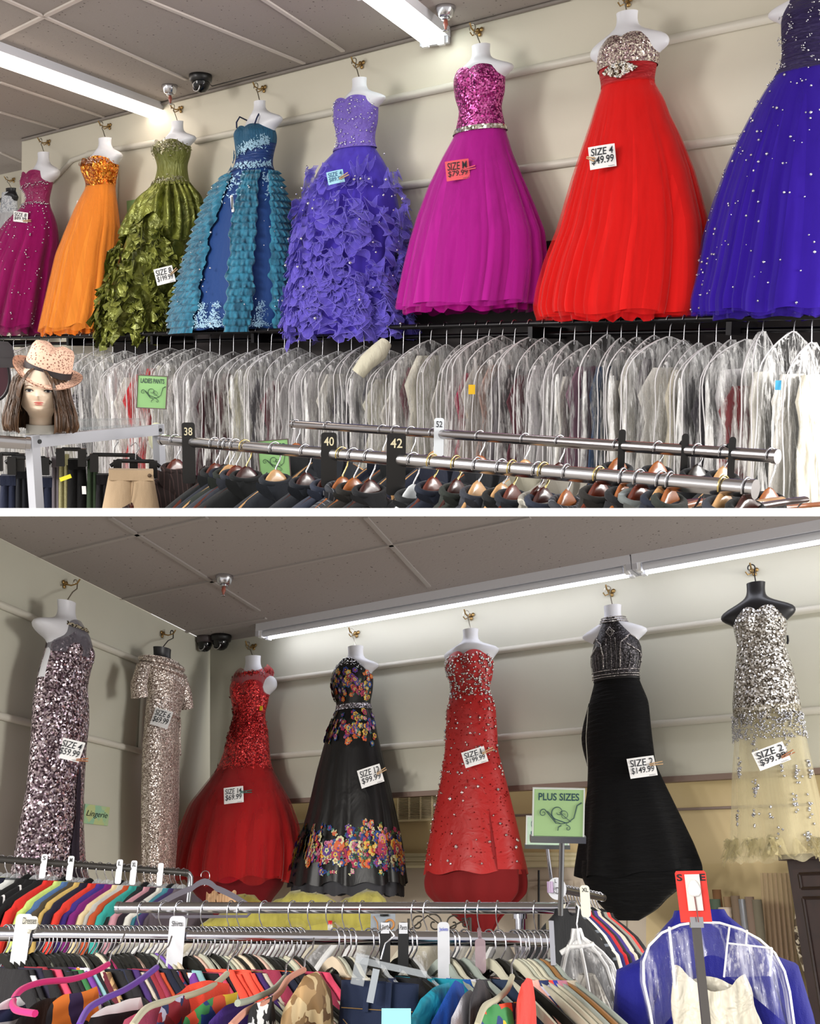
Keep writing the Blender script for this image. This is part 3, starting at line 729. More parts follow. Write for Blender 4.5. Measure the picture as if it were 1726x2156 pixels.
# deep purple gown
t, S8 = tullegown('purple', 'deep violet ball gown scattered with crystals, cut by the right edge', [(4, 1652, 1775), (22, 1644, 1785), (60, 1644, 1785), (104, 1646, 1780), (130, 1642, 1778), (148, 1632, 1782), (185, 1605, 1800), (230, 1579, 1815), (274, 1557, 1830), (334, 1531, 1845), (408, 1505, 1860), (478, 1486, 1870), (573, 1466, 1872), (629, 1453, 1870), (662, 1456, 1860)],
    (1690, 1738, -48, -14), (1614, 1795, 6), (1714, -75), 'white torso form under the deep violet ball gown', satin('22104e', .55, wr=.9, sc=16, stretch=(.5, 1, 6)), ('270f7c', '3717a6'), 150, sweet(-4, 10), 51, nf=17, amp=.09, gems=(210, .0058), alpha=.38)
mb = MB()
for _ in range(46):
    ph, y = R_.uniform(.3, 2.9), R_.uniform(8, 146); c = S8.P(ph, y, .01, 0)
    for k in range(4): mb.gem(c + np.array([R_.uniform(-.009, .009), -.002, R_.uniform(-.009, .009)]), .0035)
part('crystal_clusters', mb, CRY, t)
# olive ruffled gown
OL = satin('5d621e', .34, .55, wr=.9, sc=13, metal=.35, c2='8e9440')
rows = [(298, 330, 396), (310, 323, 403), (330, 326, 402), (350, 332, 394), (372, 327, 396), (390, 322, 400), (420, 300, 412), (450, 280, 419), (480, 264, 420), (515, 252, 408), (560, 242, 400), (600, 226, 390), (640, 214, 376), (680, 208, 360), (712, 220, 342)]
t, S, _ = upper('olive', 'olive green ruffled gown with draped shiny skirt and beaded strapless bodice', rows, (360, 386, 257, 284), (336, 418, 291), (382, 230), 'white torso form under the olive ruffled gown', .22, .62,
    fold=folds(10, 61), famp=ramp_amp(390, 710, .10), bust=(318, 16, .16))
shell(t, 'bodice', S, 298, 394, satin('6f7330', .42, wr=.6, sc=20, metal=.2, stretch=(2, 2, .5)), nph=72, top=sweet(299, 14), f=0, ny=24)
shell(t, 'skirt_base', S, 388, 700, OL, nph=110, k=.88)
def swag(ph, y, tt):
    a = (ph - 1.25); return .055 * abs(sin(9 * a + (y - 390) * .028)) * min(1, (y - 388) / 30) + .02 * sin(23 * ph + y * .07)
shell(t, 'draped_overskirt', S, 386, 500, OL, nph=120, k=.9, disp=swag, bot=lambda ph: 505 - 55 * math.exp(-((ph - 1.35) / .35) ** 2) + 12 * sin(5 * ph))
mb = MB()
for _ in range(170):
    ph, y = R_.uniform(-.1, pi + .1), R_.uniform(455, 700); 
    if y < 500 and abs(ph - 1.35) > .5: continue
    n = 10; L_ = R_.uniform(24, 55); dp = R_.uniform(-.25, .25); path = [(ph + dp * i / n + .05 * sin(i), min(y + L_ * i / n, 715)) for i in range(n + 1)]
    ruffle(mb, S, path, R_.uniform(.05, .1), R_, .02, R_.choice((1, 1.5, 2)), 0, None, lean=R_.uniform(-.5, .5), curl=.6)
part('ruffles', mb, OL, t)
mb = MB()
for _ in range(46):
    ph = R_.uniform(-.2, pi + .2); y = R_.uniform(640, 706); p = S.P(ph, y, .01); z = np.array([0, 0, -1.]); L_ = R_.uniform(.06, .11); w = R_.uniform(.02, .045)
    o = S.P(ph, y, .1) - p; o /= np.linalg.norm(o); e = np.cross(o, z); G = []
    for i in range(7):
        u = i / 6; G.append([p + z * L_ * u + e * w * (v) * (1 - u ** 2) + o * (.03 * u + .016 * sin(3 * v + i)) for v in (-1, -.3, .3, 1)])
    mb.grid(G)
part('hem_points', mb, OL, t)
part('beading', lacepatch(lacepatch(MB(), S, 1.5, 316, 1.6, 16, 330, R_, .005, .012), S, 1.5, 384, 1.6, 9, 160, R_, .005, .012), sequin('4a4428', '9a9470', 'e4e0c4', 200), t)
S3 = S
# teal and blue gown
TE = NT('teal_net'); v_ = TE.n('TexNoise', Vector=TE.map((30, 30, 10)), Scale=1.0, Detail=3.0).outputs[0]
TE.p(Base__Color=TE.ramp(v_, [(.35, '10506c'), (.65, '2f86a6')]), Roughness=.85, Sheen__Weight=.4, Normal=TE.bump(v_, .6, .02)); TE = TE.mat
BL = cloth('153f80', .6, .3, wr=.25)
rows = [(266, 502, 568), (278, 493, 581), (300, 494, 584), (330, 497, 576), (350, 491, 574), (362, 484, 577), (380, 464, 588), (410, 443, 598), (450, 426, 607), (500, 408, 613), (560, 389, 618), (620, 371, 616), (670, 360, 612), (700, 366, 604)]
t, S, _ = upper('teal', 'teal and royal blue gown with tiered ruffle panels and thin straps', rows, (534, 559, 214, 240), (516, 600, 249), (557, 187), 'white torso form under the teal and royal blue gown', .24, .62,
    fold=folds(7, 71), famp=ramp_amp(370, 700, .05), bust=(285, 17, .16))
shell(t, 'bodice', S, 266, 322, satin('155b80', .6, wr=.7, sc=26, stretch=(4, 4, .4)), nph=72, top=sweet(267, 12), bot=lambda ph: 322 - 14 * cos(ph), f=0, ny=18)
shell(t, 'waist_wrap', S, 300, 362, satin('13397a', .5, wr=.8, sc=14, stretch=(.6, .6, 5)), nph=72, f=0, d=-.001, ny=16)
shell(t, 'skirt', S, 358, 694, BL, nph=120, k=.95, bot=lambda ph: 694 + 3 * sin(9 * ph))
def tiers(seed):
    rr = random.Random(seed); o = [rr.uniform(0, 6) for _ in range(40)]
    def f(ph, y, tt):
        k = y / 15.0; i = int(k); u = k - i
        return .008 + .026 * u ** .8 + .007 * sin(46 * ph + o[i % 40]) * u + .005 * sin(83 * ph + o[(i * 7) % 40]) * u
    return f
YK = list(range(370, 711, 20)); 
for kk_, bounds in enumerate((((370, 455, 487), (400, 441, 476), (500, 407, 443), (600, 386, 425), (690, 373, 408)), ((370, 508, 546), (400, 503, 545), (500, 483, 542), (600, 476, 533), (690, 471, 524)), ((370, 566, 590), (400, 565, 598), (500, 565, 615), (600, 568, 620), (690, 571, 616)))):
    yb0 = [q[0] for q in bounds]
    pl = [S.near(np.interp(y, yb0, [q[1] for q in bounds]), y)[1] for y in YK]; pr = [S.near(np.interp(y, yb0, [q[2] for q in bounds]), y)[1] for y in YK]
    if kk_ == 0: pl = [p + .45 for p in pl]
    if kk_ == 2: pr = [p - .45 for p in pr]
    fd = tiers(kk_); n_ = 44; G = []; NY = 170
    for i in range(NY + 1):
        y = 368 + 334 * i / NY; wob = .02 * sin(y * .21); A0, A1 = np.interp(y, YK, pl), np.interp(y, YK, pr)
        G.append([S.P(A0 + (A1 - A0) * j / n_ + wob * (1 if j > n_ / 2 else -1) * (abs(j - n_ / 2) > n_ / 2 - 3), y, fd(A0 + (A1 - A0) * j / n_, y, 0) * min(1, (j + 1) / 3, (n_ - j + 1) / 3)) for j in range(n_ + 1)])
    part('ruffle_panel', MB().grid(G), TE, t)
mb = lacepatch(MB(), S, 1.4, 318, .9, 8, 1, R_)
for _ in range(330):
    u = R_.uniform(-1, 1); lacepatch(mb, S, pi / 2 - u * 1.15, 318 - 14 * u + R_.gauss(0, 5), .06, 6, 1, R_, .005, .012)
for _ in range(200): lacepatch(mb, S, R_.uniform(.1, 3.0), 357 + R_.gauss(0, 3) - 5 * abs(sin(3 * _)), .04, 4, 1, R_, .005, .014)
for ph, n_ in ((S.near(425, 680)[1], 1), (S.near(452, 680)[1], 1), (S.near(548, 680)[1], 1)):
    for _ in range(230):
        v = R_.random() ** 2; lacepatch(mb, S, ph + R_.gauss(0, .07) * (1 - .6 * v), 690 - v * 48, .04, 4, 1, R_, .0038, .016)
    for _ in range(34): lacepatch(mb, S, ph + R_.gauss(0, .06), 365 + R_.random() * 70, .04, 5, 1, R_, .005, .016)
part('lace_applique', mb, paint('a9d2ea', .5, name='lace'), t)
for a in (-1, 1):
    top = S.P(pi / 2 - a * .62, 270, .004, 0); mid = top + np.array([.008 * a, .035, .07]); part('strap', MB().tube([top, (top + mid) / 2 + np.array([.006 * a, -.008, 0]), mid, mid + np.array([0, .06, -.01])], .005, 6), paint('16264f', .5), t)
part('rhinestones', gems_on(S, 70, 380, 690, .006, 77, d=.03), CRY, t)
S4 = S
# periwinkle gown
PW = tulle('7768e2', .5, .9); PE = paint('8c7ef0', .6, name='ruffle_edge')
rows = [(208, 705, 790), (228, 702, 797), (260, 703, 796), (290, 711, 789), (313, 705, 791), (328, 688, 800), (345, 670, 812), (378, 652, 830), (437, 640, 846), (490, 630, 850), (540, 624, 842), (590, 620, 838), (640, 614, 850), (690, 612, 862), (708, 618, 856)]
t, S, _ = upper('periwinkle', 'periwinkle purple gown with curly layered ruffles and jewelled bodice', rows, (741, 772, 166, 197), (707, 818, 208), (763, 136), 'white torso form under the periwinkle ruffled gown', .24, .62,
    fold=folds(9, 81), famp=ramp_amp(330, 700, .08), bust=(236, 18, .16))
shell(t, 'bodice', S, 208, 316, NT('x').mat if 0 else satin('7760c2', .55, wr=.5, sc=40), nph=72, top=sweet(209, 16), f=0, ny=26)
part('bodice_jewels', gems_on(S, 420, 214, 313, .0042, 83, f=0, d=.006, arc=(.1, 3.0), cond=lambda ph, y: y > sweet(209, 16)(ph) and (y < sweet(209, 16)(ph) + 12 or y > 302 or R_.random() < .4)), CRY, t)
shell(t, 'skirt_base', S, 312, 700, cloth('3f1fa6', .9, .2), nph=110, k=.86)
shell(t, 'skirt_net', S, 312, 704, tulle('5a48d2', .6), nph=110, k=.93)
mb = MB()
for _ in range(210):
    ph, y = R_.uniform(-.25, pi + .25), R_.triangular(325, 698, 610); n = 26; L_ = R_.uniform(30, 100); dp = R_.uniform(-.7, .7); w_ = R_.uniform(.8, 1.8); a = R_.uniform(0, 6)
    if y < 400: L_ *= .6
    L_ = min(L_, 718 - y); path = [(ph + dp * i / n + .07 * sin(w_ * 2 * pi * i / n + a), y + L_ * i / n) for i in range(n + 1)]
    ruffle(mb, S, path, R_.uniform(.04, .075), R_, .03, R_.uniform(2.5, 4.5), 0, 1, lean=R_.uniform(-.4, .4), edge=.0012, curl=.8)
part('curly_ruffles', mb, [PW, PE], t)
part('rhinestones', gems_on(S, 46, 330, 690, .0085, 87, d=.07), CRY, t)
S5 = S
# white gown on black form at far left, on the farther wall
FF = Frame(FA.w(*farw), FA.X, FA.Z)
t, S0, _ = upper('white', 'white lace gown on a black form at the far left edge', [(404, 4, 36), (430, 2, 37), (452, -4, 38), (480, -30, 44), (540, -60, 48), (640, -80, 46)], (12, 34, 397, 412), (-4, 40, 416), (30, 379), 'black torso form under the white lace gown', .2, .6, m=MANB, frame=FF,
    fold=folds(8, 91), famp=ramp_amp(450, 640, .08))
shell(t, 'lace_bodice', S0, 406, 452, printed(('e9ecf0', 'b9bec8', 'f4f6fa', '9aa0ac'), 120), nph=48, f=0)
shell(t, 'net_skirt', S0, 448, 640, tulle('e8e8ec', .6), nph=80)
shell(t, 'skirt_lining', S0, 448, 636, cloth('d9dade'), nph=60, k=.9)
# price cards, upper
card(S1, 44, 457, 32, 21, -8, ['SIZE 8', '$89.99'], 'white price card SIZE 8 $89.99 on the wine magenta gown', pin=(57, 465, 9, 0), pinang=0)
card(S3, 346, 580, 42, 34, 12, ['SIZE 8', '$199.99'], 'white price card SIZE 8 $199.99 on the olive ruffled gown', pin=(366, 572, 10, 42), lift=.12)
card(S5, 709, 373, 36, 26, 10, ['SIZE 4', '$89.99'], 'pale blue price card on the periwinkle ruffled gown', col='a9e0f4', ink='2a5f8c', pin=(724, 371, 11, 28), lift=.12)
card(S6, 966, 358, 50, 40, 6, ['SIZE M', '$79.99'], 'coral pink price card SIZE M $79.99 on the fuchsia gown', col='f2606a', pin=(990, 354, 11, 12), pincol='f06a7c', heights=[1.2, 1])
card(S7, 1269, 330, 55, 46, 7, ['SIZE 4', '$49.99'], 'white price card SIZE 4 $49.99 on the bright red ball gown', pin=(1243, 334, 9, -15), heights=[1, 1.2], lift=.07, thick=.012)
card(S4, 489, 429, 6, 34, 4, ['|'], 'narrow white tag seen edge-on down the blue panel of the teal gown', small=False)
card(S2_, 163, 435, 5, 24, -10, ['|'], 'narrow white tag seen edge-on at the left side of the orange gown', small=False)
# small green sign behind the olive gown
W = FA.hit(287, 440, .01); f = Frame(W, FA.X, FA.Z); k = proj(W)[2] / F
t = thing('wall_sign', 'small green sign with the letter D on the wall behind the olive gown', 'sign', f)
part('board', MB().box(-30 * k, 18 * k, -.004, 0, -20 * k, 19 * k), paint('8fbf7c', .6), t, False)
part('lettering', text_mb(['D'], 8 * k, 9 * k, y=-.006, cx=-8 * k, cz=1 * k), INK, t)
CLAMP[0] = True
# ------------------------------------------------------------------ hanging rail of bagged gowns along the upper wall
OFF = .36
ra, rb = FA.hl(-60, 713, OFF), FA.hl(1850, 662, OFF)
RAILM = paint('19171a', .3, .6, name='black_rail')
t = thing('wall_rail', 'long black double clothes rail under the ball gowns of the upper wall', 'clothes rail', FA, FA.w(*ra))
part('front_bar', MB().tube([ra, rb], .014, 10), RAILM, t)
part('rear_bar', MB().tube([ra + [0, .12, -.05], rb + [0, .12, -.05]], .012, 8), RAILM, t)
for k in range(7):
    f = (k + .4) / 7; c = ra * (1 - f) + rb * f; part('bracket', MB().box(c[0] - .012, c[0] + .012, -OFF - .01, -.024, c[2] - .07, c[2] - .014), RAILM, t, False)
rail_at = lambda px: FA.hl(px, 713 + (662 - 713) * (px + 60) / 1910, OFF)
bag_cols = ['e9e6dc', 'dcd6d2', 'efece6', '6f6a70', 'c9c4c6', 'e4e0d4', '3a3640', 'd8d4d8', 'b8aeb4', 'f0eee8', '8d858c', 'e6e2da', '5c2030', 'dcd8dc', 'cfc9c2']
special = {300: ('c81e28', 'red'), 330: ('d82030', 'red'), 466: ('4a1626', 'maroon'), 520: ('e4dfc8', 'ivory'), 545: ('e9e6da', 'ivory'), 725: ('a88c98', 'dusty mauve'), 790: ('1c1c38', 'navy'), 822: ('e0dccb', 'ivory'),
           905: ('e8e4d6', 'ivory'), 1000: ('b3164e', 'magenta'), 1055: ('b89488', 'blush'), 1230: ('8a6478', 'mauve'), 1282: ('2f4a6e', 'slate blue'), 1432: ('d0c8b4', 'beige'), 1560: ('8c2a34', 'dark red'), 1700: ('d8d2c0', 'ivory'), 190: ('4c4448', 'charcoal beaded'), 225: ('8c8c90', 'grey'), 130: ('6a5a64', 'plum grey'), 155: ('9fb4b8', 'pale teal')}
cname = lambda c: {'e9e6dc': 'cream', 'dcd6d2': 'pale grey', 'efece6': 'white', '6f6a70': 'grey', 'c9c4c6': 'silver', 'e4e0d4': 'cream', '3a3640': 'dark grey', 'd8d4d8': 'silver', 'b8aeb4': 'lilac grey', 'f0eee8': 'white', '8d858c': 'grey', 'e6e2da': 'white', '5c2030': 'burgundy', 'dcd8dc': 'silver', 'cfc9c2': 'pale taupe'}.get(c)
above = [(-40, 'wine magenta gown'), (95, 'orange gown'), (215, 'olive ruffled gown'), (375, 'teal gown'), (612, 'periwinkle gown'), (855, 'fuchsia gown'), (1130, 'bright red ball gown'), (1460, 'deep violet ball gown')]
FILM = film('ffffff', .03, .85); FILM2 = film('ffffff', .02, .7, 1.6)
PIPE = paint('d9d7da', .4, name='white_piping')
rnd = random.Random(17); px = 4; bags = []
while px < 1745:
    if not 1622 < px < 1652: bags.append(px)
    px += 22 + 13 * (px / 1726) + rnd.uniform(-5, 5)
cnt = {}
for i, px in enumerate(bags):
    key = min(special, key=lambda k: abs(k - px))
    if abs(key - px) < 13 and key not in [b[0] for b in cnt.get('used', [])]:
        col, nm = special[key]; cnt.setdefault('used', []).append((key,))
    else: col = rnd.choice(bag_cols); nm = cname(col)
    o = rail_at(px); W = FA.w(*o); yaw = rnd.uniform(-.22, .22) + (.12 if px > 1300 else 0); tl = rnd.uniform(-.05, .05)
    if px > 1200: tl -= (px - 1200) / 526 * rnd.uniform(.0, .14)
    X = FA.Y * cos(yaw) + FA.X * sin(yaw); Z = nrm(FA.Z + FA.X * tl); f = Frame(W, X, Z)
    dep = (W - CAM) @ FW; Lb = (1090 - proj(W)[1]) * dep / F / .97; drop = rnd.uniform(.05, .11) + (0.04 if 100 < px < 900 else 0)
    wd_ = rnd.uniform(.25, .30); th = rnd.uniform(.030, .05)
    ab = [a for a in above if a[0] <= px][-1][1] if px >= -40 else above[0][1]; k = (nm, ab); cnt[k] = cnt.get(k, 0) + 1
    loc = {1: '', 2: ', second %s one', 3: ', third %s one'}.get(cnt[k], ', fourth %s one'); loc = loc % nm if '%' in loc else loc
    t = thing('bagged_gown', '%s gown in clear bag below the %s%s' % (nm, ab, loc), 'garment bag', f, None, 'gowns in clear garment bags on the upper rail')
    # profile
    def hw(z): u = min(1, max(0, (-z - drop) / .17)); return wd_ * (sin(u * pi / 2) ** .75) * (1 + .10 * max(0, -z - .3)) if z < -drop else .0
    seed = rnd.uniform(0, 100)
    def bagP(a, z, thk, k=1.0):
        w = hw(z) * k; S = sin(a); n1 = mnoise.noise((cos(a) * 2.2 + seed, S * 2, z * 3)); n2 = mnoise.noise((cos(a) * 9 + seed, S * 7, z * 5 + 9)); n3 = mnoise.noise((cos(a) * 16 + seed, S * 9, z * 26))
        return (w * cos(a) * (1 + .04 * n1), (thk * (.35 + .65 * min(1, (-z - drop) / .25)) * (1 + .8 * n1 + .7 * n2 + .3 * n3)) * S, z)
    zs = [-drop - .002 - (Lb - drop) * (q / 22) ** 1.25 for q in range(23)]
    part('plastic_bag', MB().grid([[bagP(2 * pi * j / 26, z, th) for j in range(26)] for z in zs], True), FILM if rnd.random() < .6 else FILM2, t)
    mb = MB()
    for s in ((-1, 1) if i % 3 == 0 else (1,)):
        P = [(bagP(0 if 1 else 0, z, th)[0], s * th * .5 * min(1, (-z - drop) / .2) * (1 + .5 * mnoise.noise((seed, s * 3, z * 4))), z) for z in zs]
        Q = [(-p[0], p[1] * 1.1, p[2]) for p in P]
        mb.tube(Q[::-1] + P, .0030, 5)
    part('piping', mb, PIPE, t)
    g0 = drop + rnd.uniform(.07, .2); gm = cloth(col, .55, .3, wr=.9) if nm != 'charcoal beaded' else sequin('1c1a20', '55505a', 'd8d4dc', 140)
    zz = [-g0 - (Lb - g0 + .02) * q / 12 for q in range(13)]
    def gw(a, z, q):
        w = (wd_ - .06) * (.45 + .5 * min(1, q / 2) - .28 * math.exp(-((q - 4) / 1.6) ** 2)); n = mnoise.noise((cos(a) * 5 + seed, sin(a) * 5, z * 1.5))
        return (w * cos(a), th * .62 * sin(a) * (1 + .9 * n + .3 * sin(14 * a)), z)
    part('gown_inside', MB().grid([[gw(2 * pi * j / 30, z, q) for j in range(30)] for q, z in enumerate(zz)], True), gm, t)
    part('hanger_hook', MB().tube([(.0 + .02 * cos(a), 0, .0 + .02 * sin(a)) for a in np.linspace(-.6, pi, 9)][::1] [::-1] + [(.008, 0, -.03), (0, 0, -drop - .02)], .0028, 5), STEEL, t)
    if key == 1000 and nm == 'magenta': part('yellow_tag', MB().box(-wd_ * .55, -wd_ * .55 + .06, -th - .012, -th - .009, -.46, -.37), paint('f2c220', .5), t, False)
def loose_tag(px, py, w, h, frame, off, col, label):
    W = frame.hit(px, py, off); k = proj(W)[2] / F; f = Frame(W, RT, frame.Z); mb = MB().box(-w * k / 2, w * k / 2, -.001, .001, -h * k / 2, h * k / 2)
    return solo('sale_tag', mb, paint(col, .5), f, label=label, cat='tag', smooth=False)
loose_tag(1638, 811, 12, 20, FA, .62, '3fa8d8', 'small bright blue tag hanging near the right end of the bagged gowns')
loose_tag(993, 820, 14, 20, FA, .66, 'f2c220', 'small yellow tag on the magenta gown in its clear bag')
# cream jacket sleeve out of its bag
mb = MB(); c0 = FA.hl(812, 722, .5); P = [c0 + np.array(v) for v in ((0, 0, 0), (-.01, -.05, -.05), (-.05, -.1, -.1), (-.085, -.13, -.16))]
solo('bolero_sleeve', MB().tube(P, [.035, .05, .045, .038], 12), cloth('d6d2bd', wr=.8), FA, FA.w(*c0), label='cream puffed sleeve hanging out between bags above the navy gown', cat='garment')
# ------------------------------------------------------------------ hangers, jackets and racks
def pipe_frame(pa, pb, Zup):
    return Frame(pa, pb - pa, Zup)
def chrome_rail(name, label, a, b, r, frame, m, legs=(), capm=None, cat='clothes rack'):
    f = Frame(a, b - a, frame.Z); L_ = np.linalg.norm(b - a); t = thing(name, label, cat, f)
    part('rail', MB().tube([(0, 0, 0), (L_, 0, 0)], r, 20), m, t)
    for x in (0, L_): part('end_cap', MB().tube([(x - .006, 0, 0), (x + .006, 0, 0)], r * 1.12, 20), capm or m, t)
    return t, f, L_
def on_rail(f, L_, px):
    """x along the rail whose pixel column is px"""
    lo, hi = -.5, L_ + .5
    for _ in range(40):
        m = (lo + hi) / 2
        if (proj(f.w(m, 0, 0))[0] < px) == (proj(f.w(hi, 0, 0))[0] > proj(f.w(lo, 0, 0))[0]): lo = m
        else: hi = m
    return (lo + hi) / 2
def hook_pts(rr, drop, jog=.012):
    """hook over a rail of radius rr; hanger plane is x-z"""
    R = rr + .004; P = [(-R * cos(a), 0, R * sin(a)) for a in np.linspace(-.35, pi * .98, 14)]
    return P + [(R + .001, 0, -.012), (R * .9, 0, -drop * .35), (.002, 0, -drop * .62), (0, 0, -drop)]
HM = {}
def wood_hanger(f, rr, col, c2, label, group, drop=.105, w=.178, wirec='b8b8bc', thick=.016, low=None):
    t = thing('wooden_hanger', label, 'hanger', f, None, group)
    key = ('wh', round(rr, 4), drop, w, thick, low)
    if key not in HM:
        top = [(w * u, -drop - .004 - .085 * abs(u) ** 1.35 + .034 * (1 - min(1, abs(u) * 3.6) ** 2)) for u in np.linspace(-1, 1, 25)]
        bot = [(w * u, -drop - .05 - .085 * abs(u) ** 1.25 + .012 * (abs(u) > .96)) for u in np.linspace(1, -1, 25)]
        if low is not None: top = [(x, z) for x, z in top]; 
        mb = MB(); n = 25; th = thick / 2
        V = []; Gs = []
        for (x, zt), (_, zb_) in zip(top, bot[::-1]):
            if low is not None: zt = max(zt, low + .012); zb_ = max(zb_, low)
            hz = (zt - zb_) / 2; mz = (zt + zb_) / 2; bw = -.02 * (abs(x) / w) ** 2
            Gs.append([(x, bw + th * cos(a) * (1.6 if abs(x) > w * .75 else 1), mz + hz * sin(a)) for a in np.linspace(0, 2 * pi, 12, endpoint=False)])
        mb.grid(Gs, True); mb.add(Gs[0], [tuple(range(12))]); mb.add(Gs[-1], [tuple(range(12))[::-1]])
        hk = MB().tube(hook_pts(rr, drop), .0021, 6)
        HM[key] = (mb.mesh('arms'), hk.mesh('hook'))
    for nm, me, m in (('arms', HM[key][0], wood(col, c2)), ('hook', HM[key][1], chrome(wirec, .25))):
        me = me.copy(); o = link(bpy.data.objects.new(nm, me)); mats(o.data, m); o.parent = t; SH[o.name] = SH[t.name]
        if CLAMP[0]: rest_on_floor(me, f, 0)
    return t
def plastic_hanger(f, rr, m, label, group, drop=.10, w=.2, th=.004, h=.012, bar=True, wirec='c4c4ca', name='velvet_hanger', sag=.085, curve=1.5):
    t = thing(name, label, 'hanger', f, None, group)
    key = (name, round(rr, 4), drop, w, th, h, bar, sag)
    if key not in HM:
        mb = MB(); up = [(w * u, -drop - sag * abs(u) ** curve + .016 * (1 - min(1, abs(u) * 4) ** 2)) for u in np.linspace(-1, 1, 25)]
        P = [(x, 0, z) for x, z in up]; e = up[-1]
        for P_, cl in ((P, False),):
            G = [[(x, th * cb, z + h * sb) for cb, sb in ((-1, -1), (-1, 1), (1, 1), (1, -1))] for (x, _, z), a in zip(P_, P_)]
            mb.grid(G, True); mb.add(G[0], [(0, 1, 2, 3)]); mb.add(G[-1], [(3, 2, 1, 0)])
        if bar:
            zb_ = e[1] - .035; Q = [(w, 0, e[1]), (w * 1.01, 0, e[1] - .018), (w * .93, 0, zb_), (0, 0, zb_), (-w * .93, 0, zb_), (-w * 1.01, 0, e[1] - .018), (-w, 0, e[1])]
            mb.tube(Q, h * .55, 6)
        HM[key] = (mb.mesh('body', smooth=False), MB().tube(hook_pts(rr, drop), .0019, 6).mesh('hook'))
    for nm, me, mm in (('body', HM[key][0], m), ('hook', HM[key][1], chrome(wirec, .2))):
        o = link(bpy.data.objects.new(nm, me.copy())); mats(o.data, mm); o.parent = t; SH[o.name] = SH[t.name]
    return t
def garment(f, drop, m, label, cat, group, zbot, name='jacket', w=.225, th=.055, neck=.065, sleeves=True, lapel=None, sh=.085, seed=0, wide=.02, top=.012):
    """coat, jacket, shirt or blouse hanging on a hanger in the frame's x-z plane; zbot is the lower end"""
    t = thing(name, label, cat, f, None, group); z0 = -drop - top
    def prof(x):     # height of the shoulder line at x
        return z0 - sh * (abs(x) / w) ** 1.3 - (.035 * max(0, (abs(x) - w) / .03) if abs(x) > w else 0)
    zs = [0, .02, .045, .08, .12, .17, .25, .35, .5, .7, 1.0]; zt = z0 + .022; H = max(.05, zt - zbot); G = []
    for q in range(15):
        d = H * (q / 14) ** 1.5; z = zt - d
        ww = neck + (w - neck) * min(1, max(0, (d - .018) / (sh + .004))) ** .85 + wide * min(1, max(0, d - .1) / .5)
        if d < .018: ww = neck * (.86 + .14 * d / .018)
        tt = th * (.62 + .38 * min(1, d / .1)); R = []
        for j in range(28):
            a = 2 * pi * j / 28; n = mnoise.noise((cos(a) * 2 + seed, sin(a) * 2 + seed * .7, z * 4)); n2 = mnoise.noise((cos(a) * 6 + seed, sin(a) * 6, z * 2.5))
            e = .75; cx = math.copysign(abs(cos(a)) ** e, cos(a)); sy = math.copysign(abs(sin(a)) ** e, sin(a))
            R.append((ww * cx * (1 + .02 * n), tt * sy * (1 + .45 * n + .3 * n2 * min(1, d / .2)), z))
        G.append(R)
    part('body', MB().grid(G, True), m, t)
    if sleeves:
        for s in (-1, 1):
            P = [(s * (w - .035), 0, zt - sh - .028), (s * (w + .0), 0, zt - sh - .055), (s * (w + .022), .004, zt - sh - .13)]
            zz = zt - sh - .13
            while zz > zbot + .06: zz -= .07; P.append((s * (w + .024 + .01 * sin(zz * 9 + seed)), .008 * sin(zz * 12 + seed), max(zz, zbot)))
            P = [p for p in P if p[2] >= zbot - 1e-6]
            if len(P) > 1: part('sleeve', MB().tube(P, [min(th * .55, .04), .048 if th > .04 else th * .8] + [min(.05, th * .85)] * (len(P) - 2), 12), m, t)
    if lapel:
        P = [(x, -th * .72 if 1 else 0, 0) for x in (0,)]
        for s in (-1, 1):
            mb = MB(); G = []
            for i in range(6):
                u = i / 5; x = s * (neck * .9 * (1 - u) + .012); z = zt - .004 - u * min(.28, H * .8); wid = .04 * sin(pi * min(1, u * .8 + .25))
                G.append([(x, -th * .95 - .004, z), (x + s * wid, -th * .95 + .004, z + .012)])
            mb.grid(G); part('lapel', mb, lapel, t)
        mb = MB(); mb.tube([(neck * .9 * cos(a), th * .55 * sin(a), zt + .004 + .01 * sin(a)) for a in np.linspace(0, 2 * pi, 17)[:-1]], .008, 8, closed=True); part('collar', mb, lapel, t)
    return t
def divider(f, w, h, up, m, txt, label, inkm, rr, group=None, name='size_divider', tw=.6, th=.16, thk=.0016, tilt=0.0, cat='size divider'):
    """flat plate hooked over the rail: frame x across the plate, z up, origin at the rail centre"""
    t = thing(name, label, cat, f, None, group); mb = MB(); n = 20; c = .008
    poly = []
    for cx, cz, a0 in ((w / 2 - c, up - c, 0), (-w / 2 + c, up - c, pi / 2), (-w / 2 + c, up - h + c, pi), (w / 2 - c, up - h + c, 1.5 * pi)):
        for q in range(5): a = a0 + q * pi / 8; poly.append((cx + c * cos(a), cz + c * sin(a)))
    mb.prism(poly, -rr - .006 - thk, -rr - .006); part('plate', mb, m, t, False)
    hk = MB().tube([(0, -rr - .004, .004), (0, -rr * .7, rr * .8), (0, 0, rr + .005), (0, rr * .8, rr * .75), (0, rr + .004, -.004)], .004, 6); part('clip', hk, m, t)
    if txt: part('lettering', text_mb(txt, w * tw, h * th * len(txt), y=-rr - .0085 - thk, cz=up - h * .08 - h * th * len(txt) / 2, thick=.01), inkm, t)
    return t
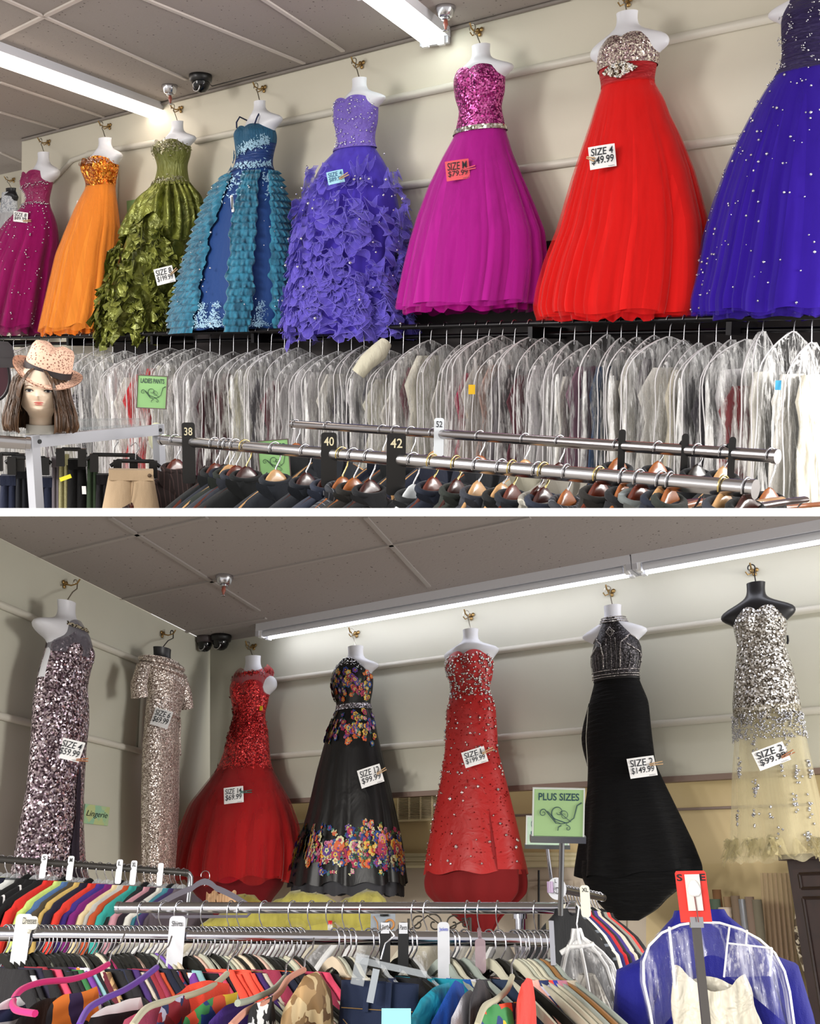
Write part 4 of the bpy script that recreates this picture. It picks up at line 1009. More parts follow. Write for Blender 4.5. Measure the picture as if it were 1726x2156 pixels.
# front suit rail
fa, fb_ = at(343, 926, 2.9), at(1583, 1030, 1.62)
CHR = chrome('b4b2b4', .22)
t, f1, L1 = chrome_rail('suit_rack', 'front round chrome rail of the suit rack, carrying wooden hangers', fa, fb_, .0155, FW_A, CHR)
ga, gb = at(617, 893, 3.7), at(1632, 961, 2.15)
t2, f2, L2 = chrome_rail('suit_rack', 'rear chrome rail of the suit rack, behind and above the front rail', ga, gb, .0150, FW_A, chrome('a8a4a6', .22))
def bottom_z(W, f, pad=1078):
    x, y, d = proj(W); return -(pad - y) * d / F / max(.5, f.Z @ UP)
jk = [('17181c', 'black'), ('2a2c2e', 'charcoal'), ('1b2130', 'dark navy'), ('2b302c', 'dark green grey'), ('33363f', 'slate grey'), ('16181a', 'black'), ('20242c', 'ink blue'), ('1a1e26', 'blue black'), ('2a3040', 'navy'), ('3a3c40', 'grey pinstripe'), ('242220', 'brown black')]
hx = [(368, 'm'), (451, 'm'), (470, 'b'), (481, 'l'), (495, 'm'), (516, 'd'), (578, 'l'), (642, 'd'), (688, 'd'), (719, 'o'), (743, 'o'), (777, 'd'), (869, 'w'), (910, 'm'), (960, 'd'), (1004, 'l'), (1055, 'l'), (1078, 'm'), (1131, 'd'), (1144, 'd'), (1192, 'o'), (1261, 'm'), (1311, 'o'), (1345, 'm'), (1392, 'l'), (1410, 'o'), (1523, 'l'), (1572, 'd')]
hw_ = {'m': ('4a1a0e', '6e2c16', 'mahogany'), 'd': ('2c100c', '44180f', 'dark cherry'), 'l': ('b98a58', 'd2a573', 'pale beech'), 'o': ('8a4a22', 'a86230', 'honey brown'), 'b': ('1c1614', '2c2420', 'black'), 'w': ('c8cdd0', 'dfe3e6', 'white plastic')}
gold = (516, 719, 910, 960, 1078, 1144, 1261, 1523)
rnd = random.Random(41)
pinst = cloth('34363c', .8, .2, stripes=('8a8c94', 70.0, 0, .10)); brown = cloth('2a1f1e', .85, .2, stripes=('4a3836', 60.0, 0, .18))
for i, (px, kd) in enumerate(hx):
    x = on_rail(f1, L1, px); W = f1.w(x, 0, 0); yaw = rnd.uniform(-.12, .12)
    X = f1.Y * cos(yaw) + f1.X * sin(yaw); f = Frame(W, X, f1.Z); zb_ = bottom_z(W, f, 1079)
    c, c2, nm = hw_[kd]; prev = 'right of the hanging sign' if i == 0 else ''
    num = {0: 'just right of the white frame corner'}.get(i, 'hook number' if 0 else '')
    where = 'beside the white frame' if px < 390 else 'left section of the front rail' if px < 688 else 'between the two right numbered dividers' if px < 800 else 'just right of the last numbered divider' if px < 1000 else 'at mid front rail' if px < 1250 else 'towards the front rail end'
    k = ('h', nm, where); cnt[k] = cnt.get(k, 0) + 1; o_ = ['', ', second such', ', third such', ', fourth such'][min(3, cnt[k] - 1)]
    drop = .082 if px < 900 else .06 if px < 1200 else .035
    wood_hanger(f, .0155, c, c2, '%s suit hanger, %s hook, %s%s' % (nm, 'gold' if px in gold else 'steel', where, o_), 'suit hangers on the front rail', drop=drop, wirec='cbb67a' if px in gold else 'b9b9be', thick=.012, low=zb_)
    jc, jn = jk[i % len(jk)]; jm = cloth(jc, .85, .25, wr=.25)
    if i == 0: jm, jn = brown, 'brown striped'
    if jn == 'grey pinstripe': jm = pinst
    if px in (1131,): jm, jn = cloth('8d8a82', .85, .2, stripes=('b5b2a8', 40.0, 0, .1)), 'light grey striped'
    if px in (1345,): jm, jn = cloth('6a7070', .85, .2, stripes=('80868a', 40.0, 2, .1)), 'sage grey checked'
    k = ('j', jn, where); cnt[k] = cnt.get(k, 0) + 1; o_ = ['', ', second', ', third'][min(2, cnt[k] - 1)]
    garment(f, drop + .006, jm, '%s suit jacket, %s, %s hanger%s' % (jn, where, nm, o_), 'jacket', 'suit jackets on the front rail', zb_, w=.2, th=.035, neck=.05, sh=.07, seed=i * 3.1, top=.02, lapel=jm)
# rear rail hangers and jackets
RD = lambda px: .10 if px < 900 else .085 if px < 1250 else .06 if px < 1600 else .10
for i, (px, kd, jc, jn) in enumerate([(622, 'o', '1e2022', 'black'), (690, 'l', '22252b', 'charcoal'), (805, 'l', '1c2130', 'dark navy'), (833, 'o', '2c2e30', 'dark grey'), (865, 'l', '23252a', 'iron grey'), (912, 'l', '1d2233', 'navy'), (1010, 'o', '1a1c22', 'black'), (1105, 'l', 'a09c8c', 'stone'), (1178, 'd', '8f8a80', 'taupe'),
                                      (1300, 'o', '2a2c30', 'charcoal'), (1385, 'o', '202226', 'black'), (1468, 'b', '1a1b1f', 'blue black'), (1523, 'l', '24262a', 'dark grey'), (1622, 'o', '15161a', 'jet black')]):
    x = on_rail(f2, L2, px); W = f2.w(x, 0, 0); X = f2.Y * cos(.1) + f2.X * sin(.1); f = Frame(W, X, f2.Z); zb_ = bottom_z(W, f, 1079); c, c2, nm = hw_[kd]
    w_ = 'left section' if px < 830 else 'behind the front rail, middle' if px < 1250 else 'right end of the rear rail'
    k = ('r', nm, w_); cnt[k] = cnt.get(k, 0) + 1
    wood_hanger(f, .015, c, c2, '%s rear rail hanger, %s, number %s of that colour' % (nm, w_, ('one', 'two', 'three', 'four', 'five', 'six')[cnt[k] - 1]), 'suit hangers on the rear rail', drop=RD(px), thick=.012, low=zb_)
    k = ('rj', jn, w_); cnt[k] = cnt.get(k, 0) + 1
    jm = cloth(jc, .85, .25, wr=.25)
    garment(f, RD(px) + .006, jm, '%s suit jacket, rear rail, %s%s' % (jn, w_, '' if cnt[k] == 1 else ', the next one of that colour'), 'jacket', 'suit jackets on the rear rail', zb_, w=.2, th=.04, neck=.05, sh=.08, seed=50 + i, top=.02, lapel=jm)
NUM = paint('d8cfae', .5, name='divider_ink'); BLKP = paint('131315', .3, name='black_divider')
fv = lambda f, L_, px, tilt=0.0: Frame(f.w(on_rail(f, L_, px), 0, 0), nrm(RT * .97 + FW * .1), nrm(f.Z + RT * tilt))
def dv(f, L_, px, wpx, hpx, uppx, m, txt, label, ink, rr, tilt=0.0, th=.14, group=None, tw=.62):
    fr = fv(f, L_, px, tilt); k = proj(fr.O)[2] / F; return divider(fr, wpx * k, hpx * k, uppx * k, m, txt, label, ink, rr, group, th=th, tw=tw)
G_ = 'black numbered size dividers'
dv(f1, L1, 399, 27, 128, 42, BLKP, ['38'], 'black size divider reading 38, leftmost on the front suit rail', NUM, .0155, th=.13, group=G_)
dv(f1, L1, 692, 33, 115, 46, BLKP, ['40'], 'black size divider reading 40, middle one of the three numbered ones', NUM, .0155, th=.16, group=G_)
dv(f1, L1, 832, 40, 130, 56, BLKP, ['42'], 'black size divider reading 42, largest and rightmost of the numbered ones', NUM, .0155, th=.15, group=G_, tilt=.06)
dv(f2, L2, 922, 21, 80, 34, paint('dfe4ea', .4, name='white_divider'), ['52'], 'white size divider reading 52 on the rear suit rail', INK, .015, th=.16, group=None)
for px, l in ((1303, 'black size divider on the rear suit rail, leftmost of the three at its right half'), (1434, 'black size divider on the rear suit rail, middle of the three at its right half'), (1532, 'black size divider on the rear suit rail, rightmost of the three near its end')):
    dv(f2, L2, px, 15, 92, 36, BLKP, None, l, NUM, .015, tilt=-.02, group='blank black dividers')
# green signs
def sign_board(corners, D, label, txt, name='shop_sign', framec='5a4a48', paper='86b673', bar=False, inkc='1f3a34', swirl=True, tfrac=.15, fr=None):
    (x0, y0), (x1, y1), (x2, y2), (x3, y3) = corners; c = at((x0 + x1 + x2 + x3) / 4, (y0 + y1 + y2 + y3) / 4, D)
    a = at((x0 + x3) / 2, (y0 + y3) / 2, D); b = at((x1 + x2) / 2, (y1 + y2) / 2, D); u = at((x0 + x1) / 2, (y0 + y1) / 2, D); d = at((x2 + x3) / 2, (y2 + y3) / 2, D)
    f = Frame(c, b - a, u - d); w, h = np.linalg.norm(b - a), np.linalg.norm(u - d)
    t = thing(name, label, 'sign', f); part('card', MB().box(-w / 2, w / 2, -.002, .002, -h / 2, h / 2), paint(paper, .55, name='sign_card'), t, False)
    mb = MB(); e = w * .025
    for q in ((-w / 2 - e, -w / 2 + e * .2, -h / 2, h / 2), (w / 2 - e * .2, w / 2 + e, -h / 2, h / 2), (-w / 2 - e, w / 2 + e, h / 2, h / 2 + e), (-w / 2 - e, w / 2 + e, -h / 2 - e, -h / 2)): mb.box(q[0], q[1], -.004, .004, q[2], q[3])
    part('holder', mb, paint(framec, .35), t, False)
    if txt: part('lettering', text_mb(txt, w * .82, h * tfrac, y=-.0032, cz=h * (.5 - .08 - tfrac / 2), thick=.018), paint(inkc, .5), t)
    if swirl:
        mb = MB(); S_ = w * .5
        def spiral(cx, cz, r, a0, turns, dirn, tail):
            P = [tail] if tail else []
            for k in range(26):
                q = k / 25; a = a0 + dirn * turns * 2 * pi * q; rr = r * (1 - .82 * q); P.append((cx + rr * cos(a), cz + rr * sin(a)))
            return P
        def ink(P, r0): mb.tube([(p[0] * S_, -.0034, p[1] * S_) for p in P], [r0 * S_ * (1 - .6 * i / len(P)) for i in range(len(P))], 5)
        ink(spiral(-.02, .02, .3, -1.9, 1.15, -1, (.35, -.42)), .02); ink(spiral(-.62, -.02, .16, 1.2, 1.2, 1, (-.1, -.42)), .016)
        ink([(.92, .42), (.74, .3), (.68, .05), (.62, -.2), (.4, -.38), (.1, -.45), (-.1, -.42)], .022); ink(spiral(.22, -.1, .2, 2.6, 1.4, -1, (.5, -.36)), .012)
        ink([(-.45, .06), (-.3, -.1), (-.12, -.34), (.1, -.44)], .014); ink(spiral(.38, -.62, .1, 1.0, 1, -1, (.3, -.46)), .014); ink([(.12, -.5), (.0, -.58), (-.02, -.72)], .02)
        part('scroll_ornament', mb, paint(inkc, .5), t)
    return t, f, w, h
sign_board(((297, 791), (355, 794), (346, 860), (283, 857)), 3.1, 'green LADIES PANTS sign with a scroll ornament in a dark holder, above the white rack', ['LADIES PANTS'], tfrac=.15)
tS, fS, wS, hS = sign_board(((548, 930), (611, 925), (606, 1010), (544, 1015)), 3.35, "green MEN'S sign partly hidden behind the front suit rail", ["MEN'S"], tfrac=.2)
# ------------------------------------------------------------------ white frame rack with trousers, glass shelf, wig head
WF = paint('b4b6be', .45, name='white_enamel')
D1 = 2.75
fr = Frame(at(68, 930, 2.55), at(333, 905, 3.0) - at(68, 930, 2.55), ZA)
t = thing('display_rack', 'white square-tube rack frame holding the trousers at lower left', 'clothes rack', fr); L_ = np.linalg.norm(at(333, 905, 3.0) - at(68, 930, 2.55))
part('top_bar', MB().box(-.01, L_ + .01, -.013, .013, -.016, .016), WF, t, False)
zb0 = bottom_z(fr.O, fr, 1079); zb1 = bottom_z(fr.w(L_, 0, 0), fr, 1079)
part('post', MB().box(-.014, .014, -.013, .013, zb0, .018), WF, t, False); part('post', MB().box(L_ - .014, L_ + .014, -.013, .013, zb1, .018), WF, t, False)
mb = MB()
for x in (.012, L_ - .006): mb.tube([(x, -.016, 0), (x, -.012, 0)], .006, 10)
part('bolts', mb, BLACK, t)
lr = at(-60, 925, 2.45); lb = at(60, 934, 2.5)
chrome_rail('trouser_rail', 'short chrome rail entering from the left edge beside the white rack', lr, at(58, 934, 2.52), .0165, FW_A, CHR)
mb = MB(); sp = [at(-40, 912, 2.45), at(288, 893, 2.95), at(296, 880, 3.6), at(-40, 884, 3.3)]; mb.add([FW_A.l(p) for p in sp] + [FW_A.l(p - ZA * .008) for p in sp], [(0, 1, 2, 3), (7, 6, 5, 4), (0, 4, 5, 1), (1, 5, 6, 2), (2, 6, 7, 3), (3, 7, 4, 0)])
solo('glass_shelf', mb, clearp('8f9a9e', .35, .05), FW_A, sp[0], 'smoked glass shelf on the white rack, under the wig head', 'shelf', smooth=False)
# trousers and trouser hangers
rnd = random.Random(9)
pr = Frame(at(58, 950, 2.7), at(330, 945, 3.2) - at(58, 950, 2.7), ZA)
tr = [(18, 1000, 30, '20263c', 'dark denim'), (92, 1004, 34, '1c2238', 'navy'), (118, 962, 16, '6e676e', 'mauve grey'), (134, 957, 20, '8c865e', 'olive tweed'), (162, 966, 34, '0c0c0e', 'black'), (195, 964, 20, '30402c', 'dark green'), (216, 998, 24, '17151a', 'charcoal'), (46, 985, 22, '14161e', 'ink')]
def trousers(x, y, w, col, nm, D, label, m=None):
    o = at(x, y, D); k = D / F; f = Frame(o, nrm(RT + FW * .3), ZA); zb_ = bottom_z(o, f, 1079); H = -zb_; w *= k
    t = thing('trousers', label, 'trousers', f, None, 'trousers on the white rack'); m = m or cloth(col, .85, .2, wr=.4)
    part('waistband', MB().box(-w / 2 * 1.02, w / 2 * 1.02, -.022, .022, -.03, 0), m, t, False)
    for s in (-1, 1):
        G = [[(s * w * .25 + w * .27 * cos(a) * (1 + .1 * i), .021 * sin(a) * (1 + .1 * i), -.02 - (H - .02) * i / 6) for a in np.linspace(0, 2 * pi, 14, endpoint=False)] for i in range(7)]
        part('leg', MB().grid(G, True), m, t)
    return t, f, w, k
for x, y, w, c, nm in tr:
    trousers(x, y, w, c, nm, 2.9, nm + ' trousers hanging on the lower left rack' + (' under the glass shelf' if x < 110 else ' left of the khaki trousers'), m=printed(('9a9468', '7c764e', 'a8a278'), 400) if nm == 'olive tweed' else None)
t, f, w, k = trousers(276, 988, 88, 'c0a688', 'khaki', 2.75, 'khaki beige trousers folded out at the right end of the white rack', m=cloth('c2a889', .8, .2, wr=.3))
part('fly_seam', MB().tube([(w * .05, -.03, -.03), (w * .02, -.032, -.07), (-w * .02, -.03, -.1)], .0012, 4), paint('9a8266', .7), t); part('button', MB().ball((w * .42, -.026, -.015), .006, sc=(1, .4, 1)), paint('5a4632', .4), t)
for x, y, w in ((60, 968, 90), (150, 950, 60), (240, 962, 110), (285, 975, 100), (20, 960, 60)):
    o = at(x, y, 2.84); k = 2.84 / F; f = Frame(o, nrm(RT + FW * .3), ZA)
    t = thing('trouser_hanger', 'black clip hanger above the trousers, %s' % {60: 'beside the left post of the white rack', 150: 'over the olive tweed pair', 240: 'over the dark green pair', 285: 'over the khaki pair', 20: 'at the far left edge'}[x], 'hanger', f, None, 'trouser hangers')
    part('bar', MB().tube([(-w * k / 2, 0, -.01), (-w * k / 2 + .02, 0, .006), (w * k / 2 - .02, 0, .006), (w * k / 2, 0, -.01)], .006, 8), BLACK, t)
    for s in (-1, 1): part('clip', MB().box(s * w * k * .36 - .012, s * w * k * .36 + .012, -.012, .012, -.045, .008), BLACK, t, False)
    part('hook', MB().tube([(0, 0, .005), (.002, 0, .03), (.012, 0, .045), (0, 0, .062), (-.014, 0, .05)], .002, 6), STEEL, t)
solo('garment_tag', MB().box(-.018, .018, -.001, .001, -.006, .006), paint('e8e22a', .5), Frame(at(138, 1006, 2.83), nrm(RT + ZA * .35), ZA), label='small yellow tag on the olive tweed trousers', cat='tag', smooth=False)
solo('garment_tag', MB().box(-.006, .006, -.001, .001, -.012, .012), paint('eeeeee', .5), Frame(at(177, 1032, 2.83), RT, ZA), label='small white tag on the black trousers', cat='tag', smooth=False)
# wig head: x right, y away, z up; chin height about 0
Dh = 2.62; kh = Dh / F; hf = Frame(at(86, 917, Dh), nrm(RT * .92 + FW * .30), ZA)   # base of the neck
t = thing('wig_stand', 'mannequin head display with neck, facing slightly left, under the straw hat', 'mannequin head', hf)
SK = NT('painted_skin'); nz = SK.n('TexNoise', Vector=SK.co, Scale=12.0).outputs[0]; SK.p(Base__Color=SK.ramp(nz, [(.3, 'e6cdb4'), (.7, 'f0dac4')]), Roughness=.45, Subsurface__Weight=.05); SK = SK.mat
HZ = 150 * kh
def headP(a, v):
    """a: angle, pi/2.. front is -y; v 0 neck base .. 1 crown"""
    z = v * HZ; W_ = np.interp(v, [0, .12, .26, .33, .40, .50, .62, .75, .88, .96, 1], [.030, .027, .026, .031, .041, .049, .053, .055, .046, .028, .001])
    D_ = np.interp(v, [0, .12, .26, .33, .40, .50, .62, .75, .88, .96, 1], [.032, .029, .029, .046, .058, .062, .066, .068, .056, .034, .001])
    sc = HZ / .177; x = W_ * sc * cos(a); s = sin(a); y = -D_ * sc * s * (1 if s > 0 else .95); fr_ = max(0, s)
    u = cos(a)
    nose = .017 * math.exp(-(u / .13) ** 2) * max(0, 1 - abs((v - .575) / .085)) * (1.25 if v < .575 else .8)
    brow = .004 * math.exp(-((v - .68) / .03) ** 2) * math.exp(-((abs(u) - .33) / .25) ** 2)
    sock = -.007 * math.exp(-((v - .635) / .028) ** 2) * math.exp(-((abs(u) - .38) / .16) ** 2)
    lips = .0055 * math.exp(-(u / .2) ** 2) * (math.exp(-((v - .478) / .014) ** 2) + math.exp(-((v - .452) / .013) ** 2))
    chin = .007 * math.exp(-(u / .25) ** 2) * math.exp(-((v - .385) / .03) ** 2)
    chk = .003 * math.exp(-((abs(u) - .5) / .2) ** 2) * math.exp(-((v - .56) / .06) ** 2)
    if s > 0: y -= (nose + brow + sock + lips + chin + chk) * sc
    return (x, y - (.012 * sc * min(1, max(0, (v - .26) / .1))), z)
NA = 72
part('head', MB().grid([[headP(2 * pi * j / NA, v) for j in range(NA)] for v in np.concatenate([np.linspace(0, .3, 10), np.linspace(.31, .72, 60), np.linspace(.74, 1, 12)])], True), SK, t)
def facepatch(name, us, vs, m, lift=.0016, n=10):
    G = [[None] * (n + 1) for _ in range(n + 1)]
    for i in range(n + 1):
        for j in range(n + 1):
            uu = us[0] + (us[1] - us[0]) * j / n; e = sqrt(max(0, 1 - (2 * j / n - 1) ** 2)) * .5; vv = (vs[0] + vs[1]) / 2 + (vs[1] - vs[0]) * e * (2 * i / n - 1)
            a = math.acos(max(-1, min(1, uu))); p = headP(a, vv); G[i][j] = (p[0], p[1] - lift, p[2])
    return part(name, MB().grid(G), m, t)
facepatch('upper_lip', (-.24, .24), (.466, .490), paint('c9695f', .4)); facepatch('lower_lip', (-.21, .21), (.440, .465), paint('d27a6e', .4))
for s in (-1, 1):
    facepatch('eye_white', (s * .40 - .15, s * .40 + .15), (.617, .652), paint('efece8', .3)); facepatch('iris', (s * .40 - .07, s * .40 + .07), (.618, .651), paint('4a4a58', .25), .0024); facepatch('pupil', (s * .40 - .03, s * .40 + .03), (.626, .643), BLACK, .003)
    P = []; Q = []
    for k in range(9):
        u = s * .40 - .17 + .34 * k / 8; w_ = 1 - ((k - 4) / 4) ** 2; p = headP(math.acos(max(-1, min(1, u))), .636 + .018 * w_); P.append((p[0], p[1] - .003, p[2])); p = headP(math.acos(max(-1, min(1, u))), .690 + .016 * w_); Q.append((p[0], p[1] - .002, p[2]))
    part('eyelashes', MB().tube(P, .0012, 5), BLACK, t); part('eyebrow', MB().tube(Q, .0009, 5), paint('7a5640', .7), t)
part('base_band', MB().lathe([(.034 * HZ / .177, -.002), (.034 * HZ / .177, HZ * .15), (.031 * HZ / .177, HZ * .155)], 32), paint('e8e4da', .5), t)
# bob wig
HAIR = NT('brown_hair'); hn = HAIR.n('TexNoise', Vector=HAIR.map((90, 90, 6)), Scale=1.0, Detail=3.0).outputs[0]
HAIR.p(Base__Color=HAIR.ramp(hn, [(.3, '2c1c10'), (.7, '6a4a30')]), Roughness=.42, Normal=HAIR.bump(hn, .9, .01)); HAIR = HAIR.mat
tw = thing('wig', 'brown chin-length bob wig on the mannequin head', 'wig', hf)
s_ = HZ / .177; mb = MB(); G = []
a0, a1 = pi / 2 + .52, pi / 2 - .46 + 2 * pi
for i in range(30):
    v = i / 29; z = HZ * (1.01 - .93 * v); R = []
    for j in range(90):
        a = a0 + (a1 - a0) * j / 89; w = np.interp(v, [0, .08, .25, .5, .75, .93, 1], [.004, .035, .062, .070, .082, .084, .078]); d = w * 1.05
        n = mnoise.noise((cos(a) * 7, sin(a) * 7, z * 5)) * .16 * min(1, v * 2) + .05 * sin(a * 37) * v
        zz = z - (.012 * mnoise.noise((a * 6, 3, 0)) if v > .9 else 0)
        R.append((w * s_ * cos(a) * (1 + n), -d * s_ * sin(a) * (1 + n) - .01 * s_, zz))
    G.append(R)
mb.grid(G)
rnd = random.Random(4)
for _ in range(420):
    a = rnd.uniform(a0, a1); off_ = rnd.uniform(.98, 1.06); P = []
    for i in range(9):
        v = .12 + .88 * i / 8 * rnd.uniform(.97, 1.0); w = np.interp(v, [0, .08, .25, .5, .75, .93, 1], [.004, .035, .062, .070, .082, .084, .08]) * off_; aa = a + .03 * sin(3 * v + a * 9)
        P.append((w * s_ * cos(aa), -w * 1.05 * s_ * sin(aa) - .01 * s_, HZ * (1.01 - .95 * v)))
    mb.tube(P, [.0011] * 8 + [.0004], 4)
part('hair', mb, HAIR, tw); mb = MB()
for s, uu in ((1, .1), (-1, .2)):
    for k in range(26):
        u0 = rnd.uniform(-.02, .12); P = []
        for i in range(9):
            q = i / 8; u = (u0 + uu) * s + s * (.62 * q ** .6 + rnd.uniform(-.01, .01)); v = .97 - .62 * q; a = math.acos(max(-.98, min(.98, u))); p = headP(a, v); P.append((p[0] * 1.05 + s * .012 * q, p[1] - .006 - .012 * q, p[2]))
        mb.tube(P, [.0013] * 8 + [.0006], 5)
part('fringe', mb, HAIR, tw)
# straw fedora
STR = NT('woven_straw'); vv = STR.n('TexChecker' if 0 else 'TexVoronoi', Vector=STR.co, Scale=150.0); STR.p(Base__Color=STR.ramp(vv.outputs['Distance'], [(.25, '8a5f50'), (.42, 'efc3aa')]), Roughness=.8); STR = STR.mat
hz = HZ * .865; hc = Frame(hf.w(.018, 0.0, hz + .004), nrm(hf.X * .95 - ZA * .27 + 0 * FW), nrm(ZA * .95 + hf.X * .27 - FW * .16)); th_ = thing('straw_hat', 'pink and tan straw fedora with a black band on the wig head', 'hat', hc); s_ *= .9
G = []
for r, z, dip in ((.062, .0, 0), (.060, .03, 0), (.056, .062, .0), (.050, .074, .008), (.034, .078, .014), (.012, .070, .006), (.0, .070, 0)):
    G.append([(r * s_ * cos(a) * 1.0, r * s_ * 1.12 * sin(a), (z - dip * abs(cos(a)) * 0 - dip * (1 - abs(sin(a))) * .0) * s_ - (.012 * s_ * math.exp(-(cos(a) / .4) ** 2) if .03 < r < .055 else 0)) for a in np.linspace(0, 2 * pi, 48, endpoint=False)])
part('crown', MB().grid(G, True), STR, th_)
G = []
for r in np.linspace(.060, .092, 8):
    q = (r - .060) / .032; G.append([(r * s_ * cos(a), r * s_ * 1.1 * sin(a), (-.004 - .020 * q * (sin(a) < 0) * abs(sin(a)) + .016 * q ** 2 * abs(cos(a)) ** 2 + .014 * q * max(0, sin(a))) * s_) for a in np.linspace(0, 2 * pi, 48, endpoint=False)])
mb = MB().grid(G, True); mb.grid([[(x, y, z - .003) for x, y, z in r] for r in G], True, flip=True); part('brim', mb, STR, th_)
part('band', MB().grid([[(.0635 * s_ * cos(a), .0635 * s_ * 1.12 * sin(a), z * s_) for a in np.linspace(0, 2 * pi, 48, endpoint=False)] for z in (.0, .018)], True), paint('2a2224', .6), th_)
# wooden roller behind the hat, round mirror and dark hat at the left edge
o = at(30, 764, 3.2); f = Frame(o, nrm(RT + FW * .35), ZA); t = thing('wooden_roller', 'pale wooden roller behind the straw hat', 'roller', f)
part('barrel', MB().tube([(0, 0, 0), (.16, 0, 0)], .019, 24), wood('c79f74', 'd8b48a', .5), t); part('knob', MB().tube([(-.012, 0, 0), (0, 0, 0)], .0185, 24), wood('b98c5e', 'd0a676', .5), t)
o = at(-14, 790, 2.9); f = Frame(o, RT, ZA); t = thing('round_mirror', 'round dark-framed mirror cut by the left edge', 'mirror', f)
R0 = 52 * 2.9 / F; part('rim', MB().tube([(R0 * .66 * cos(a), 0, R0 * sin(a)) for a in np.linspace(0, 2 * pi, 40, endpoint=False)], .005, 8, closed=True), paint('2a2628', .3, .5), t)
part('glass', MB().add([(R0 * .66 * cos(a), .003, R0 * sin(a)) for a in np.linspace(0, 2 * pi, 40, endpoint=False)], [tuple(range(40))]), paint('3c1420', .15), t)
o = at(-8, 752, 2.8); f = Frame(o, RT, ZA); t = thing('dark_hat', 'dark felt hat at the left edge above the mirror', 'hat', f)
part('crown', MB().lathe([(.05, 0), (.048, .03), (.035, .045), (0, .048)], 24), paint('3a3638', .8), t); part('brim', MB().lathe([(.05, 0), (.065, -.008), (.062, -.03)], 24), paint('3a3638', .8), t)
# round size ring and red folder by the rack corner
o = at(330, 920, 3.25); f = Frame(o, RT, ZA); t = thing('size_ring', 'round cream size ring behind the white rack corner', 'size divider', f); k = 3.25 / F
mb = MB(); mb.tube([(13 * k * cos(a), 0, 25 * k * sin(a)) for a in np.linspace(0, 2 * pi, 32, endpoint=False)], 5.5 * k, 8, closed=True); part('ring', mb, paint('d8d8b8', .5), t)
part('lettering', text_mb(['1X'], 8 * k, 9 * k, y=-5.8 * k, cx=-6 * k, cz=19 * k), INK, t)

CLAMP[0] = False
# ------------------------------------------------------------------ lower room gowns
def lower(*a, **k):
    k.setdefault('frame', FB); k.setdefault('grp', 'gowns on the lower walls'); k.setdefault('tgrp', 'torso forms on the lower walls'); return upper(*a, **k)
def strip_on(S, rows, m, name, t, lift=.006, n=6):
    G = []
    for y, a, b in rows: G.append([S.P(S.near(a + (b - a) * j / n, y)[1], S.near(a + (b - a) * j / n, y)[2], lift) for j in range(n + 1)])
    return part(name, MB().grid(G), m, t)
rnd = random.Random(8)
# mauve sequin gown, left wall
MAUVE = sequin('3a2c34', '77626e', 'f6e6f0', 125, .22, .75, 1.1)
rows = [(1336, 104, 184), (1358, 97, 194), (1384, 92, 196), (1410, 84, 190), (1440, 76, 184), (1480, 69, 188), (1520, 67, 188), (1570, 64, 182), (1667, 55, 178), (1736, 43, 178), (1806, 31, 182), (1862, 22, 194)]
t, S, St = lower('mauve', 'mauve grey sequin gown with sheer halter yoke and side slit, on the left wall', rows, (118, 158, 1266, 1306), (68, 194, 1324), (134, 1230), 'white torso form under the mauve sequin gown', .2, .6, frame=FL,
    fold=folds(7, 101), famp=ramp_amp(1560, 1860, .05), bust=(1372, 18, .14))
shell(t, 'dress_body', S, 1336, 1862, MAUVE, nph=96, top=sweet(1336, 24), bot=hemf(1858, 5, 3))
Sy = Surf(FL, [(1296, 112, 164, 1.0), (1312, 104, 172, 1.0), (1330, 100, 184, .9), (1350, 96, 192, .75), (1384, 92, 196, .64)], .2, .62, .4)
part('sheer_yoke', Sy.grid(1300, 1384, nph=60, top=lambda ph: 1303 + (26 if sin(ph) > 0 else 10) * (abs(cos(ph)) ** 3)), tulle('6d6a74', .62), t)
mb = MB()
for _ in range(300):
    ph = rnd.uniform(0, pi); mb.gem(Sy.P(ph, 1306 + rnd.uniform(0, 8) + 12 * sin(ph) ** 2, .006), .0045)
part('beaded_collar', mb, sequin('4a4438', '9c9078', 'ece2c8', 200), t)
strip_on(S, [(1612, 165, 168), (1660, 160, 168), (1720, 155, 165), (1780, 149, 163), (1850, 146, 165)], paint('241a2c', .8), 'slit', t)
SB1 = S
# champagne short-sleeved gown, left wall
CHM = sequin('83716a', 'b09e94', 'fff4ea', 210, .3, .6, .9)
rows = [(1390, 296, 378), (1410, 300, 386), (1440, 306, 389), (1475, 309, 386), (1508, 305, 377), (1540, 303, 376), (1570, 299, 378), (1695, 296, 377), (1780, 297, 372), (1862, 298, 366)]
t, S, St = lower('champagne', 'champagne glitter gown with short sleeves and cowl collar, on a black form near the corner', rows, (322, 360, 1366, 1398), (302, 384, 1408), (340, 1335), 'black torso form under the champagne gown', .2, .55, frame=FL, m=MANB, dark=True,
    fold=folds(8, 111), famp=ramp_amp(1520, 1860, .06), bust=(1440, 18, .08))
shell(t, 'dress_body', S, 1392, 1862, CHM, nph=84)
for (a, b, c, d) in (((302, 1402), (292, 1440), (294, 1468), 17), ((382, 1428), (391, 1462), (394, 1492), 13)):
    P = [FL.hl(q[0], q[1], .22) for q in (a, b, c)]; k = proj(FL.w(*P[1]))[2] / F; part('sleeve', MB().tube(P, [d * k * .9, d * k, d * k * 1.05], 16, cap=False), CHM, t)
mb = MB(); P = [S.P(ph, 1399 + 6 * sin(ph), .004) for ph in np.linspace(0, 2 * pi, 33)[:-1]]; mb.tube(P, .016, 10, closed=True)
P = [S.P(ph, 1411 + 9 * sin(ph), .006) for ph in np.linspace(0, 2 * pi, 33)[:-1]]; mb.tube(P, .012, 8, closed=True); part('cowl_collar', mb, CHM, t)
